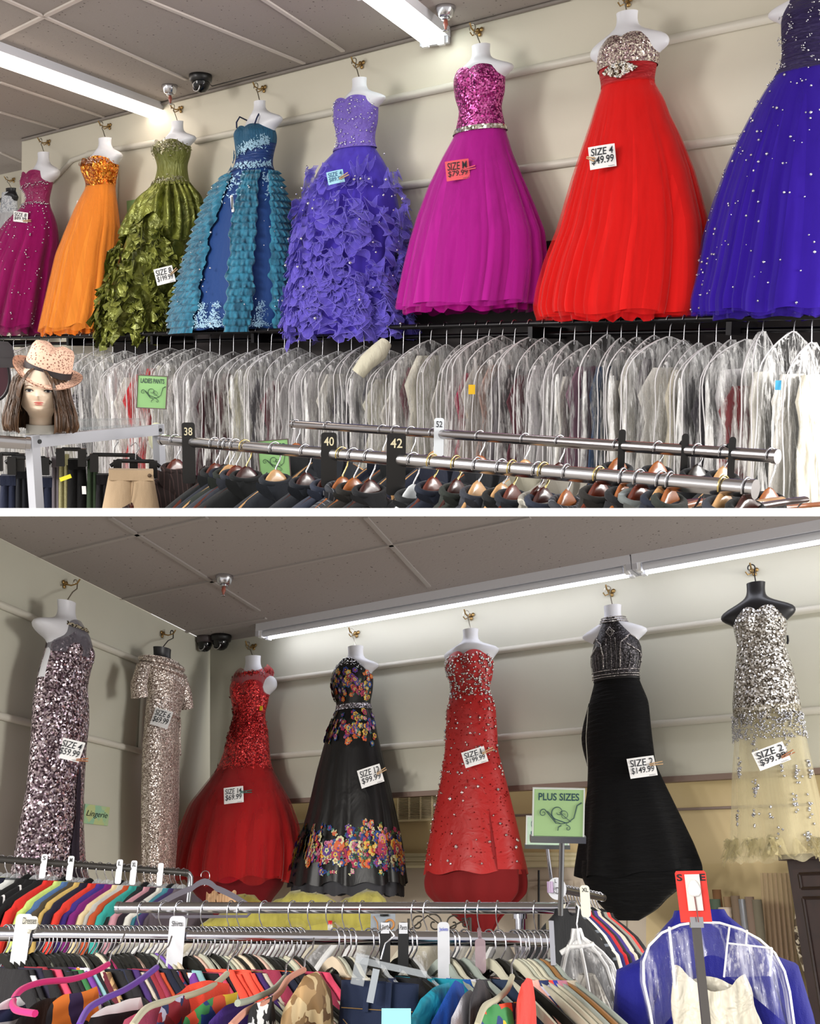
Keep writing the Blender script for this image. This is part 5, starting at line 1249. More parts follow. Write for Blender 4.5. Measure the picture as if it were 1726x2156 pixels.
part('tie_belt', MB().tube([S.P(2.2, 1506, .008), S.P(1.2, 1510, .01), S.P(.5, 1512, .012), S.P(.45, 1545, .014), S.P(.5, 1585, .012)], .007, 8), CHM, t)
SB2 = S
# red mermaid gown
REDL = sequin('5c040c', 'a80c18', 'ff4a48', 150, .35, .3, .6, thr=(0, .55, .93))
rows = [(1436, 484, 572), (1455, 483, 569), (1480, 488, 565), (1508, 492, 557), (1545, 480, 565), (1587, 469, 568), (1616, 457, 572), (1630, 446, 578), (1650, 430, 589), (1690, 398, 611), (1740, 378, 628), (1790, 360, 635), (1830, 352, 636), (1866, 358, 630)]
t, S, St = lower('mermaid', 'red mermaid gown with lace bodice, sheer neckline and full tulle skirt, beside the corner', rows, (516, 549, 1383, 1412), (484, 584, 1434), (536, 1362), 'white torso form under the red mermaid gown', .2, .6,
    fold=pleats(18, 121), famp=ramp_amp(1625, 1860, .09), bust=(1462, 18, .14))
shell(t, 'lace_bodice', S, 1436, 1624, REDL, nph=80, top=sweet(1438, 24, back=0), f=0, bot=lambda ph: 1622 + 3 * sin(18 * ph))
Sy = Surf(FB, [(1404, 502, 566), (1416, 493, 578), (1436, 486, 574), (1470, 486, 567)], .2, .6, .45)
part('sheer_neckline', Sy.grid(1406, 1470, nph=60, top=lambda ph: 1408 + 13 * max(0, sin(ph)) - 6 * abs(cos(ph)) ** 4), tulle('b8303a', .6), t)
part('lace_edging', lacepatch(lacepatch(MB(), Sy, 1.57, 1424, 1.6, 8, 200, rnd, .005, .006), S, 1.57, 1530, 1.8, 60, 500, rnd, .007, .004), sequin('4e0308', '8e0c14', 'e83a3a', 220), t)
shell(t, 'skirt_lining', S, 1618, 1850, cloth('a20c1c', .9, .2), nph=110, k=.88, f=1.2, bot=hemf(1846, 5, 6))
shell(t, 'skirt', S, 1616, 1860, tulle('b01222', .7), nph=220, k=.95, bot=hemf(1852, 7, 7)); shell(t, 'tulle_overlay', S, 1616, 1868, tulle('c62a26', .35), nph=220, bot=hemf(1858, 8, 8))
shell(t, 'train', Surf(FB, [(1846, 380, 604), (1870, 408, 590), (1896, 440, 562), (1925, 478, 548)], .2, .5, .4), 'x' and 1846, 1925, None) if 0 else None
tr_ = Surf(FB, [(1840, 384, 604), (1868, 402, 594), (1896, 425, 570), (1935, 440, 560)], .22, .5, .4, folds(7, 9), ramp_amp(1800, 1900, .06)); part('train', tr_.grid(1840, 1930, nph=80), cloth('740814', .85, .2), t)
part('yellow_tag', MB().box(*(lambda p: (p[0] - .014, p[0] + .006, p[1] - .012, p[1] - .008, p[2] - .014, p[2] + .014))(S.P(.35, 1497, .01))), paint('e8c818', .5), t, False)
SB3 = S
# black floral gown
BK = satin('060508', .42, .4, wr=.25, sc=9, stretch=(1, 1, .5))
FLW = [paint(c, .6, name='print_ink') for c in ('d0602a', 'd8b04a', 'a82850', 'c87a9c', '5a3488', '24448c', 'd4d0a4', '3a6a3c', '641a2a', '2f7a70')]
def flower(mb, S, ph, y, r, c, c2, rnd, n=6, lift=.005, fs=1.0):
    p = S.P(ph, y, lift, fs); o = S.P(ph, y, lift + .1, fs) - p; o /= np.linalg.norm(o); dn = S.P(ph, y + 8, lift, fs) - S.P(ph, y - 8, lift, fs); dn /= np.linalg.norm(dn); e = np.cross(o, dn); e /= np.linalg.norm(e); o = np.cross(dn, e); o *= 1 if o @ (S.P(ph, y, .1) - S.P(ph, y, 0)) > 0 else -1
    a0 = rnd.uniform(0, 6)
    def disc(cx, cz, rr, m, l, k=7, el=1.0, an=0):
        q = p + e * cx + dn * cz + o * l; u, v = e * cos(an) + dn * sin(an), dn * cos(an) - e * sin(an)
        mb.add([q + u * rr * el * cos(2 * pi * i / k) + v * rr * sin(2 * pi * i / k) for i in range(k)], [tuple(range(k))], m)
    for i in range(n): a = a0 + 2 * pi * i / n; disc(cos(a) * r * .6, sin(a) * r * .6, r * .42, c, .0005 + .0002 * i, el=1.25, an=a)
    for i in range(5): a = a0 + .5 + 2 * pi * i / 5; disc(cos(a) * r * .3, sin(a) * r * .3, r * .24, c2, .002 + .0001 * i, k=6)
    disc(0, 0, r * .2, (c2 + 3) % 10, .003)
def leaves(mb, S, ph, y, r, m, rnd, lift=.004):
    for _ in range(3): flower(mb, S, ph + rnd.uniform(-.06, .06), y + rnd.uniform(-5, 5), r * rnd.uniform(.2, .45), m, m, rnd, 3, lift)
rows = [(1386, 718, 776, .95), (1396, 711, 780, .9), (1408, 705, 783, .8), (1430, 698, 786, .66), (1456, 700, 785), (1484, 709, 779), (1496, 708, 781), (1517, 697, 789), (1550, 686, 795), (1623, 667, 812), (1707, 650, 832), (1776, 631, 846), (1830, 617, 852), (1868, 612, 857)]
t, S, St = lower('floral', 'black satin gown with colourful floral print bands and halter bodice', rows, (732, 765, 1362, 1392), (696, 805, 1402), (752, 1335), 'white torso form under the black floral gown', .2, .6,
    fold=pleats(11, 131), famp=ramp_amp(1500, 1860, .10, 1.1), bust=(1436, 18, .13))
def halter(y0, H, p=2.5): return lambda ph: y0 + (H * abs(cos(ph)) ** p if sin(ph) > 0 else H * 1.2) - 0
shell(t, 'bodice', S, 1388, 1486, BK, nph=80, top=halter(1391, 34), f=0); shell(t, 'waistband', S, 1485, 1496, sequin('1c1820', '6a6670', 'e8e4ee', 190), nph=72, f=0, d=.006, ny=4)
shell(t, 'skirt', S, 1490, 1862, BK, nph=130, bot=hemf(1862, 6, 12)); shell(t, 'petticoat', S, 1800, 1884, paint('24242a', .7), nph=110, k=.93, bot=hemf(1884, 5, 13, 14))
mb = MB()
for _ in range(110):
    ph, y = rnd.uniform(.15, 3.0), rnd.triangular(1412, 1480, 1446); leaves(mb, S, ph, y, .02, rnd.choice((7, 9)), rnd); flower(mb, S, ph, y, rnd.uniform(.007, .019), rnd.choice((0, 1, 0, 2, 4, 5)), rnd.choice((1, 8, 6)), rnd, fs=0)
for _ in range(120):
    ph, y = rnd.uniform(.1, 3.04), rnd.gauss(1535, 16); y = min(1572, max(1502, y)); leaves(mb, S, ph, y, .022, rnd.choice((7, 9, 5)), rnd); flower(mb, S, ph, y, rnd.uniform(.008, .020), rnd.choice((0, 1, 2, 3, 4, 5)), rnd.choice((1, 8, 6, 2)), rnd)
for _ in range(330):
    ph = rnd.uniform(.0, 3.14); y = rnd.gauss(1790 + 6 * sin(5 * ph), 24); y = min(1838, max(1738, y)); r = rnd.uniform(.009, .033) * (1 - .4 * abs(y - 1790) / 50); leaves(mb, S, ph, y, .03, rnd.choice((7, 9, 6, 5)), rnd); flower(mb, S, ph, y, r, rnd.choice((0, 1, 2, 3, 4, 5, 6, 2, 0)), rnd.choice((1, 8, 6, 2, 0)), rnd, rnd.choice((5, 6, 8)))
part('floral_print', mb, FLW, t, False)
part('neckline_beads', gems_on(S, 220, 1392, 1428, .0035, 14, f=0, d=.006, arc=(.7, 2.4), cond=lambda ph, y: y > halter(1391, 34)(ph) and y < halter(1391, 34)(ph) + 14), CRY, t)
SB4 = S
# red crystal gown
RS = satin('b01818', .5, wr=.3, sc=12)
rows = [(1374, 948, 1030), (1392, 937, 1040), (1420, 942, 1038), (1440, 950, 1034), (1454, 951, 1029), (1488, 941, 1043), (1549, 938, 1047), (1582, 936, 1048), (1651, 926, 1066), (1735, 909, 1085), (1800, 898, 1098), (1840, 893, 1106)]
t, S, St = lower('crystal', 'red strapless column gown covered in iridescent crystals, with a short train', rows, (974, 1007, 1326, 1358), (931, 1055, 1366), (993, 1298), 'white torso form under the red crystal gown', .2, .6,
    fold=folds(5, 141), famp=ramp_amp(1580, 1840, .05), bust=(1404, 18, .16))
shell(t, 'dress_body', S, 1374, 1840, RS, nph=120, top=sweet(1374, 24), bot=lambda ph: 1838 + 4 * sin(7 * ph) + (6 if sin(ph) < 0 else 0))
tr_ = Surf(FB, [(1832, 897, 1103), (1856, 892, 1105), (1882, 897, 1100), (1905, 920, 1078), (1930, 958, 1052), (1962, 990, 1036)], .22, .45, .35, folds(9, 142), ramp_amp(1780, 1880, .10)); part('train', tr_.grid(1832, 1962, nph=90), cloth('740a0e', .8, .2), t)
mb = gems_on(S, 420, 1382, 1470, .0062, 15, f=0, cond=lambda ph, y: y > sweet(1374, 24)(ph) + 2, d=.005, jit=.6)
gems_on(S, 110, 1465, 1640, .0065, 16, mb=mb, d=.005, jit=.6); gems_on(S, 46, 1600, 1830, .0085, 17, mb=mb, d=.006, jit=.6)
part('crystals', mb, sequin('7ab0c8', 'f0d8c8', 'ffffff', 260, .1, .8, .9), t); part('red_beads', gems_on(S, 560, 1400, 1820, .0035, 18, d=.003), sequin('4a0408', '9a0c14', 'f05a50', 260), t)
strip_on(S, [(1612, 1020, 1021), (1700, 1029, 1031), (1790, 1040, 1044), (1836, 1046, 1052)], paint('8a1014', .8), 'slit', t, .004)
SB5 = S
# black two-piece gown
BT = satin('050507', .7, .14, wr=.5, sc=14, stretch=(.5, .5, 4))
rows = [(1300, 1271, 1313, 1.0), (1318, 1264, 1322, 1.05), (1330, 1262, 1326, 1.0), (1345, 1255, 1340, .8), (1362, 1249, 1348, .66), (1390, 1247, 1350), (1416, 1250, 1344), (1431, 1252, 1344), (1481, 1239, 1365), (1549, 1234, 1372), (1612, 1238, 1380), (1660, 1237, 1402), (1720, 1229, 1430), (1780, 1221, 1457), (1826, 1216, 1473), (1846, 1215, 1471)]
t, S, St = lower('black', 'black two-piece gown with silver beaded halter top and flared mermaid skirt', rows, (1271, 1308, 1276, 1312), (1222, 1366, 1328), (1288, 1248), 'white torso form under the black two-piece gown', .2, .55,
    fold=folds(6, 151), famp=ramp_amp(1580, 1840, .07), bust=(1366, 18, .13))
shell(t, 'beaded_top', S, 1312, 1424, sequin('0c0b0e', '1a181c', '4c484e', 200, .4, .3, .4), nph=80, top=halter(1303, 52, 2.6), f=0, d=.004)
mb = MB(); sv = MB()
def bl(pts, r=.0034, n=None):
    for (a, b), (c, d) in zip(pts[:-1], pts[1:]):
        L_ = math.hypot((c - a) * 60, d - b); k = max(2, int(L_ / 2.4))
        for q in range(k): mb.gem(S.P(a + (c - a) * q / k, b + (d - b) * q / k, .009, 0), r)
for k in range(15):
    ph = .25 + 2.64 * k / 14; top = 1382 - 22 * max(0, 1 - abs(ph - pi / 2) / .45) if abs(ph - pi / 2) > .3 else 1352
    bl([(ph, top), (pi / 2 + (ph - pi / 2) * .96, 1414)], .0026)
for s in (-1, 1):
    bl([(pi / 2 + s * .75, 1350), (pi / 2 + s * .42, 1362), (pi / 2 + s * .32, 1385), (pi / 2 + s * .33, 1413)], .005)
    bl([(pi / 2 + s * 1.25, 1352), (pi / 2 + s * .95, 1344), (pi / 2 + s * .62, 1352)], .004); bl([(pi / 2 + s * 1.3, 1380), (pi / 2 + s * .95, 1374), (pi / 2 + s * .62, 1364)], .005)
    bl([(pi / 2, 1328), (pi / 2 + s * .2, 1338), (pi / 2, 1349)], .004); bl([(pi / 2, 1333), (pi / 2 + s * .1, 1338), (pi / 2, 1344)], .003)
    bl([(pi / 2 + s * 1.5, 1424 - 24), (pi / 2 + s * 1.3, 1382)], .004)
for y in (1304, 1309, 1314): bl([(.1, y - 1), (pi / 2, y + 2), (3.04, y - 1)], .0045)
for y in (1415, 1423, 1428): bl([(.1, y), (pi / 2, y + 1), (3.04, y)], .0042)
part('silver_beads', mb, sequin('5a545c', 'a8a2a4', 'f0ece8', 260, .2, .8, .8), t)
shell(t, 'waistband', S, 1424, 1434, paint('121014', .5), nph=72, f=0, d=.004, ny=3)
shell(t, 'skirt', S, 1430, 1846, BT, nph=120, bot=lambda ph: 1846 - 16 * max(0, cos(ph * 1 - .9)) * 0 + (-26 * max(0, sin(ph)) * max(0, cos(ph)) if 1 else 0) + 3 * sin(8 * ph))
tr_ = Surf(FB, [(1800, 1224, 1462), (1840, 1220, 1462), (1866, 1230, 1440), (1892, 1248, 1405), (1915, 1270, 1385), (1938, 1296, 1345)], .22, .45, .35, folds(5, 152), ramp_amp(1780, 1900, .07)); part('train', tr_.grid(1810, 1938, nph=90), BT, t)
part('side_peplum', MB().grid([[S.P(3.0 + .3 * j / 5, y, .004 + .035 * sin(pi * (y - 1470) / 150) * (j / 5), 0) for j in range(6)] for y in np.linspace(1475, 1608, 12)]), BT, t)
SB6 = S
# silver sequin gown on black form
SIL = sequin('5c564e', 'a8a094', 'ffffff', 150, .2, .7, 1.1)
rows = [(1282, 1550, 1648), (1302, 1541, 1657), (1330, 1546, 1657), (1356, 1552, 1652), (1385, 1549, 1660), (1416, 1546, 1671), (1481, 1541, 1684), (1515, 1544, 1690), (1550, 1546, 1696), (1620, 1541, 1712), (1700, 1540, 1730), (1812, 1537, 1748)]
t, S, St = lower('silver', 'strapless silver sequin gown with sheer champagne skirt, on a black form', rows, (1571, 1611, 1228, 1262), (1515, 1677, 1284), (1588, 1204), 'black torso form under the silver sequin gown', .2, .58, m=MANB, dark=True,
    fold=folds(8, 161), famp=ramp_amp(1500, 1810, .06), bust=(1312, 20, .16))
shell(t, 'sequin_body', S, 1282, 1522, SIL, nph=110, top=sweet(1282, 26), bot=lambda ph: 1512 + 10 * sin(9 * ph) + 6 * sin(23 * ph))
CT = tulle('e8ddb6', .30); shell(t, 'sheer_skirt', S, 1490, 1812, CT, nph=100, bot=hemf(1812, 8, 21)); shell(t, 'inner_net', S, 1490, 1800, tulle('e0d5aa', .22), nph=90, k=.85, bot=hemf(1795, 8, 22))
mb = gems_on(S, 520, 1505, 1560, .0055, 23, d=.005)
mb2 = MB(); mb = mb
for cx_, cy_, n_ in ((1558, 1625, 22), (1592, 1660, 20), (1675, 1630, 14), (1700, 1618, 18), (1556, 1720, 8), (1590, 1725, 8), (1674, 1692, 12), (1703, 1692, 10), (1702, 1766, 18), (1586, 1575, 10), (1655, 1570, 8), (1645, 1615, 8), (1624, 1718, 6), (1640, 1762, 6)):
    _, ph, yy = S.near(cx_, cy_)
    for _ in range(n_): mb.gem(S.P(ph + rnd.gauss(0, .04), yy + rnd.gauss(0, 11), .006), .0075)
part('crystal_sprays', mb, CRY, t)
mb = MB()
for _ in range(40):
    ph = rnd.uniform(.0, 3.14); ruffle(mb, S, [(ph + .25 * i / 8, 1785 + 20 * sin(i * .8 + ph)) for i in range(9)], .06, rnd, .01, 1.5, 0, None)
part('hem_netting', mb, tulle('d5c897', .3), t)
SB7 = S
part('side_ties', MB().tube([S.P(.1, 1345, .01), S.P(.0, 1356, .012), S.P(.12, 1362, .01)], .006, 6), BLACK, t)
# price cards, lower
card(SB1, 149, 1579, 49, 42, -12, ['SIZE 4', '$59.99'], 'white price card SIZE 4 $59.99 on the mauve sequin gown', pin=(173, 1600, 12, 2), pincol='a9683e', heights=[1, 1.15])
card(SB2, 340, 1512, 38, 37, -14, ['SIZE 6', '$69.99'], 'white price card SIZE 6 $69.99 on the champagne gown', small=False, heights=[1, 1.2])
card(SB3, 493, 1674, 42, 33, 6, ['SIZE 14', '$69.99'], 'white price card SIZE 14 $69.99 on the red mermaid gown', pin=(518, 1667, 12, 5), pincol='1e6e62', heights=[1, 1.2])
card(SB4, 778, 1634, 50, 38, 17, ['SIZE 12', '$99.99'], 'white price card SIZE 12 $99.99 on the black floral gown', pin=(803, 1624, 11, 30), lift=.06)
card(SB5, 1001, 1594, 50, 33, 16, ['SIZE L', '$199.99'], 'white price card SIZE L $199.99 on the red crystal gown', pin=(1027, 1581, 13, 25), lift=.06)
card(SB6, 1350, 1615, 57, 41, 7, ['SIZE 2', '$149.99'], 'white price card SIZE 2 $149.99 on the black two-piece gown', pin=(1381, 1608, 14, 8), lift=.06)
card(SB7, 1621, 1592, 70, 40, 19, ['SIZE 2', '$99.99'], 'white price card SIZE 2 $99.99 on the silver sequin gown', pin=(1658, 1588, 15, 26), pincol='a9683e', lift=.06, thick=.008)
# lingerie card on the left wall
W = FL.hit(203, 1716, .006); f = Frame(W, nrm(RT * .7 + FL.X * .3), ZB); k = proj(W)[2] / F
f = Frame(W, FL.X, ZB); t = thing('wall_sign', 'small green and yellow Lingerie card on the left wall', 'sign', f); cs = abs(FL.X @ RT) + .12
part('card', MB().box(-18 * k / cs, 18 * k / cs, -.003, 0, -19 * k, 19 * k), printed(('a9cfa0', 'c2cf92', '9ccaa8', 'b8d0a0'), 22), t, False)
part('lettering', text_mb(['Lingerie'], 31 * k / cs, 15 * k, y=-.005, shear=.3), INK, t)
# ------------------------------------------------------------------ lower room racks and stock
BOT = .75
def rail2(name, label, p0, D0_, p1, D1_, r, m):
    a, b = at(*p0, D0_), at(*p1, D1_); return chrome_rail(name, label, a, b, r, FW_B, m)
CH2 = chrome('c9c9d2', .14)
_, r1, Lr1 = rail2('clothes_rack', 'dark grey steel rail of the left clothes rack near the corner', (-50, 1806), 3.85, (392, 1838), 4.25, .0138, paint('5a5856', .35, .7))
a = r1.w(Lr1, 0, 0); tt_ = thing('rack_upright', 'rounded grey steel upright at the right end of the left clothes rack', 'clothes rack', Frame(a, r1.X, ZB))
part('elbow', MB().tube([(0, 0, 0), (.012, 0, -.004), (.022, 0, -.016), (.025, 0, -.04)], .0135, 10), paint('8a8c90', .3, .7), tt_); part('post', MB().tube([(.025, 0, -.04), (.025, 0, -a[2])], .0135, 10), paint('8a8c90', .3, .7), tt_)
_, r2, Lr2 = rail2('clothes_rack', 'long upper chrome rail of the lower room, ending at the PLUS SIZES sign', (250, 1911), 3.0, (1207, 1912), 2.75, .0162, CH2)
_, r3, Lr3 = rail2('clothes_rack', 'front chrome rail of the lower room, crowded with hanger hooks', (-60, 1966), 1.98, (1158, 1979), 1.92, .0138, CH2)
def upright(px, y0, D, r, label, m=CH2, y1=None):
    a = at(px, y0, D); L_ = a[2] if y1 is None else abs(a[2] - at(px, y1, D)[2]); t = thing('rack_upright', label, 'rack upright', Frame(a, RT, ZB)); part('post', MB().tube([(0, 0, 0), (0, 0, -L_)], r, 14), m, t); part('collar', MB().tube([(0, 0, .012), (0, 0, -.012)], r * 1.35, 14), m, t); return t
upright(1094, 1925, 2.80, .0165, 'thick chrome upright holding the upper rail near its right end')
t = thing('rack_end_plate', 'flat chrome end plate on the front rail beside the bagged ivory gown', 'rack upright', Frame(at(1158, 1979, 1.92), RT, ZB)); part('plate', MB().box(-.004, .006, -.022, .022, -.045, .036), CH2, t, False); part('post', MB().box(-.003, .005, -.010, .010, -1.1, -.045), CH2, t, False)
rnd = random.Random(23)
def hfr(f, L_, px, yaw):
    """hanger frame on a lower rail: +x points away from the viewer, near end swings by yaw"""
    x = on_rail(f, L_, px); W = f.w(x, 0, 0); X = nrm(np.array([sin(yaw), cos(yaw), 0])); return Frame(W, X, ZB)
PR = {'tropical print': printed(('1d3a78', 'e8c030', 'd84a28', '3a8a4a', 'f0f0e8', '2a1a3a'), 34), 'bold purple and orange print': printed(('2c1244', 'e87a20', '6a2a8a', '141016', 'd8d4e0'), 26, stretch=(1, 1, .6)),
      'black and white print': printed(('111114', 'eeeeee', '111114', '1a1a1e', 'd8d8dc'), 60), 'tan spotted print': printed(('b08e62', '6a4a2c', 'cdb48a', '8a6a44'), 38), 'red and navy print': printed(('8a1426', '1c2a5a', 'b8b8d0', '6a0e1c'), 40), 'coral print': printed(('f2543e', 'f46a50', 'e84838', 'f8a070'), 30)}
STR_ = {'black with white stripes': cloth('131216', .8, .2, stripes=('e8e6e8', 14.0, 0, .12)), 'navy and white striped': cloth('20284a', .8, .2, stripes=('e8e8ec', 30.0, 2, .45)), 'grey and white striped': cloth('5a5e60', .85, .2, stripes=('d8dad8', 9.0, 2, .33)), 'black and white striped': cloth('1a181c', .8, .2, stripes=('ecebee', 22.0, 2, .4))}
def mat_of(n, c): return PR.get(n) or STR_.get(n) or cloth(c, .8, .3, wr=.45)
CLR = clearp('e4e8ec', .32, .06)
# left rack
items = [(-20, '2a0d12', 'wine'), (-4, 'c8d020', 'yellow green'), (14, '10142c', 'dark navy velvet'), (34, '', 'grey and white striped'), (56, '141416', 'black'), (74, '', 'black with white stripes'), (92, '101014', 'jet black'), (112, 'd42a22', 'bright red'), (134, 'c2d878', 'lime'), (150, '4a6a9a', 'denim blue'), (162, '4a4030', 'olive brown'), (174, 'c8a860', 'mustard'), (186, '1a1830', 'ink navy'), (204, 'd8382a', 'orange red'),
         (222, '3c2a80', 'indigo'), (238, '74186a', 'purple'), (254, 'd8c49a', 'peach beige'), (264, 'b8b8b4', 'pale grey'), (276, 'b04a24', 'rust'), (288, '2f9a92', 'teal green'), (304, '1c2426', 'black green'), (318, 'c8909c', 'dusty pink'), (332, '241a24', 'plum black'), (346, 'd6d4cc', 'off-white'), (358, '3a7a8a', 'petrol'), (368, '3a2a5a', 'dark violet'), (380, '5a5058', 'grey brown')]
for i, (px, c, n) in enumerate(items):
    f = hfr(r1, Lr1, px + 6, pi + rnd.uniform(.50, .62)); nx = items[i + 1][2] if i + 1 < len(items) else 'rack end'
    plastic_hanger(f, .0138, CLR if i % 4 else velvet('1a1a1c'), '%s hanger holding the %s top on the left rack' % ('clear plastic' if i % 4 else 'black', n), 'hangers on the left rack', drop=.075, w=.15, th=.004, name='plastic_hanger', bar=False)
    garment(f, .075, mat_of(n, c), '%s top on the left rack, next to the %s' % (n, nx + (' one' if nx != 'rack end' else '')), 'top', 'tops on the left rack', -.85, name='blouse', w=.2, th=.022, neck=.06, sh=.07, seed=i * 2.3, top=.014)
g = hfr(r1, Lr1, 386, pi + .9)
t = plastic_hanger(Frame(at(432, 1843, 4.0), nrm(np.array([.9, .3, 0])), ZB), .0138, velvet('6a6670'), 'empty grey velvet hanger beyond the left rack end', None, drop=.04, w=.20, bar=True)
# upper chrome rail stock: white and cream things in clear bags
up = [(432, 'e6e2d8'), (486, 'efe8d8'), (508, 'd8d4cc'), (556, 'e8e8ea'), (616, 'dcdcd6'), (656, 'e6e6ea'), (695, 'd0d0d4'), (727, 'c8c4bc'), (763, 'e4e2dc'), (872, 'e2dfd4'), (899, 'cfc9b6'), (984, 'e8e6e0'), (1009, 'dadada'), (1048, 'e9e6dc'), (1126, 'c0bcc4'), (345, 'e2ddc8'), (300, 'd8d6d0'), (378, 'efeae0')]
up.sort(); names = ['cream', 'ivory', 'white', 'off-white', 'pale grey']
FILM3 = film('fbfbff', .05, .6, 1.2)
for i, (px, c) in enumerate(up):
    f = hfr(r2, Lr2, px, pi + rnd.uniform(.35, .7)); pos = ('left of the Shirts divider' if px < 370 else 'behind the Shirts divider' if px < 520 else 'left of the Skirts divider' if px < 770 else 'right of the Skirts divider' if px < 920 else 'right of the blue-lettered divider')
    k = ('u', pos); cnt[k] = cnt.get(k, 0) + 1
    plastic_hanger(f, .0162, WHITE if i % 3 else velvet('d8d0bc'), 'pale hanger on the upper chrome rail, %s, number %s there' % (pos, ('one', 'two', 'three', 'four', 'five', 'six', 'seven')[cnt[k] - 1]), 'hangers on the upper chrome rail', drop=.09, w=.19, th=.005, name='white_hanger', bar=False)
    garment(f, .10, cloth(c, .7, .3, wr=.6), 'pale blouse on the upper chrome rail, %s, number %s there' % (pos, ('one', 'two', 'three', 'four', 'five', 'six', 'seven')[cnt[k] - 1]), 'blouse', 'pale blouses on the upper rail', -.75, name='blouse', w=.185, th=.03, neck=.06, sh=.075, seed=i * 1.7, top=.012)
    if i % 2:
        o = thing('garment_cover', 'clear cover on a blouse, upper rail, %s, number %s' % (pos, ('one', 'two', 'three', 'four', 'five', 'six', 'seven')[cnt[k] - 1]), 'garment bag', f, None, 'clear covers on the upper rail')
        G = [[(w_ * cos(a), .045 * sin(a) * (1 + .5 * mnoise.noise((cos(a) * 5 + i, sin(a) * 4, z * 8))), z) for a in np.linspace(0, 2 * pi, 24, endpoint=False)] for z, w_ in ((-.10, .02), (-.115, .08), (-.15, .16), (-.2, .2), (-.35, .21), (-.6, .215), (-.9, .22))]
        part('film', MB().grid(G, True), FILM3, o)
# front rail: a dense row
gc = [('141216', 'black'), ('c8405e', 'pink'), ('', 'bold purple and orange print'), ('0e0d10', 'jet black'), ('c2b8a8', 'cream'), ('141218', 'soft black'), ('8c2a44', 'raspberry'), ('', 'black and white striped'), ('1c1a20', 'charcoal'), ('84b0b6', 'pale aqua'), ('121114', 'matte black'), ('5a1626', 'wine'), ('', 'tropical print'), ('c8502e', 'coral'), ('1e1a30', 'dark indigo'), ('', 'red and navy print'), ('0f0e12', 'deep black'), ('2e6a3a', 'leaf green'), ('', 'tan spotted print'), ('3c2260', 'purple'), ('141a30', 'navy'), ('8a2430', 'red')]
hc_ = [('15140f', 'black'), ('b8b4a0', 'beige'), ('15140f', 'black'), ('a8a898', 'sage beige'), ('15140f', 'black'), ('c8b8a0', 'cream'), ('9aa08f', 'grey green'), ('15140f', 'black'), ('c4a494', 'blush')]
px = 12; lst = []; i = 0
while px < 640:
    if not 58 < px < 68 and not 364 < px < 392: lst.append(px)
    px += rnd.uniform(8.0, 10.5)
force = {3: ('e0dcd8', 'grey and white striped'), }
nshow = len(lst)
for i, px in enumerate(lst):
    c, n = gc[(i * 7 + (i // 5) * 3) % len(gc)]; hcx, hn_ = hc_[(i * 4 + i // 7) % len(hc_)] if px > 300 or i % 4 == 0 else hc_[0]
    if abs(px - 228) < 4.6: hcx, hn_ = 'd43a7c', 'hot pink'
    if abs(px - 330) < 4.6: hcx, hn_ = '6a48a0', 'purple'
    if abs(px - 612) < 5: hcx, hn_ = 'd09a88', 'peach'
    if 420 < px < 470: c, n = 'f0503c', 'coral'
    yaw = pi + .0 - rnd.uniform(.86, 1.0); f = hfr(r3, Lr3, px, yaw); pos = 'left of the Dresses card' if px < 60 else 'left of the Shirts divider' if px < 378 else 'right of the Shirts divider'
    dr = rnd.uniform(.056, .064)
    nb = gc[((i + 1) * 7 + ((i + 1) // 5) * 3) % len(gc)][1]
    plastic_hanger(f, .0138, velvet(hcx), '%s velvet hanger, %s top, %s' % (hn_, n, pos), 'velvet hangers on the front chrome rail', drop=dr, w=.225, th=.0026, h=.010, bar=hn_ == 'hot pink', curve=1.25, sag=.095)
    if hn_ != 'hot pink': garment(f, dr + .012, mat_of(n, c), '%s top, %s hanger, front rail, by %s one' % (n, hn_, nb), 'top', 'tops crowded on the front chrome rail', -.7, name='blouse', w=.21, th=.014, neck=.12, sh=.085, seed=i * 1.3, top=.012, sleeves=i % 3 == 0, wide=.01)
# right part of the front rail
rp = [(703, 'a8886a', 'tan spotted print', 'cream'), (716, '17171b', 'black', 'sage beige'), (728, '17171b', 'ink', 'black'), (740, 'c9c4b8', 'grey', 'beige'), (776, '14141a', 'black', 'black'), (788, '1c2440', 'dark denim', 'clear'), (842, '15151a', 'jet black', 'black'), (856, '16161a', 'soft black', 'black'), (866, '12798c', 'dark teal', 'clear'),
      (930, '128aa0', 'turquoise', 'grey green'), (946, '1450a0', 'royal blue', 'beige'), (954, 'c8c8d0', 'white fleece', 'black'), (978, '3a3a3e', 'dark grey fleece', 'grey green'), (1030, '1c2c44', 'navy', 'beige'), (1050, '101014', 'black lace', 'black'), (1082, 'e8b0a4', 'pale coral', 'beige'), (1092, '', 'tropical print', 'sage beige'), (1100, '', 'red and navy print', 'beige'), (1112, 'f4483a', 'bright coral', 'beige'), (1126, '2c3a9a', 'cobalt', 'grey green'), (1138, 'b8788a', 'rose', 'brown'), (1150, 'b4aa98', 'oatmeal', 'grey green')]
hcc = {'cream': 'c8b8a0', 'sage beige': 'a8a898', 'black': '15140f', 'beige': 'b8b4a0', 'clear': 'd8dce0', 'grey green': '8f978f', 'brown': '8a6238'}
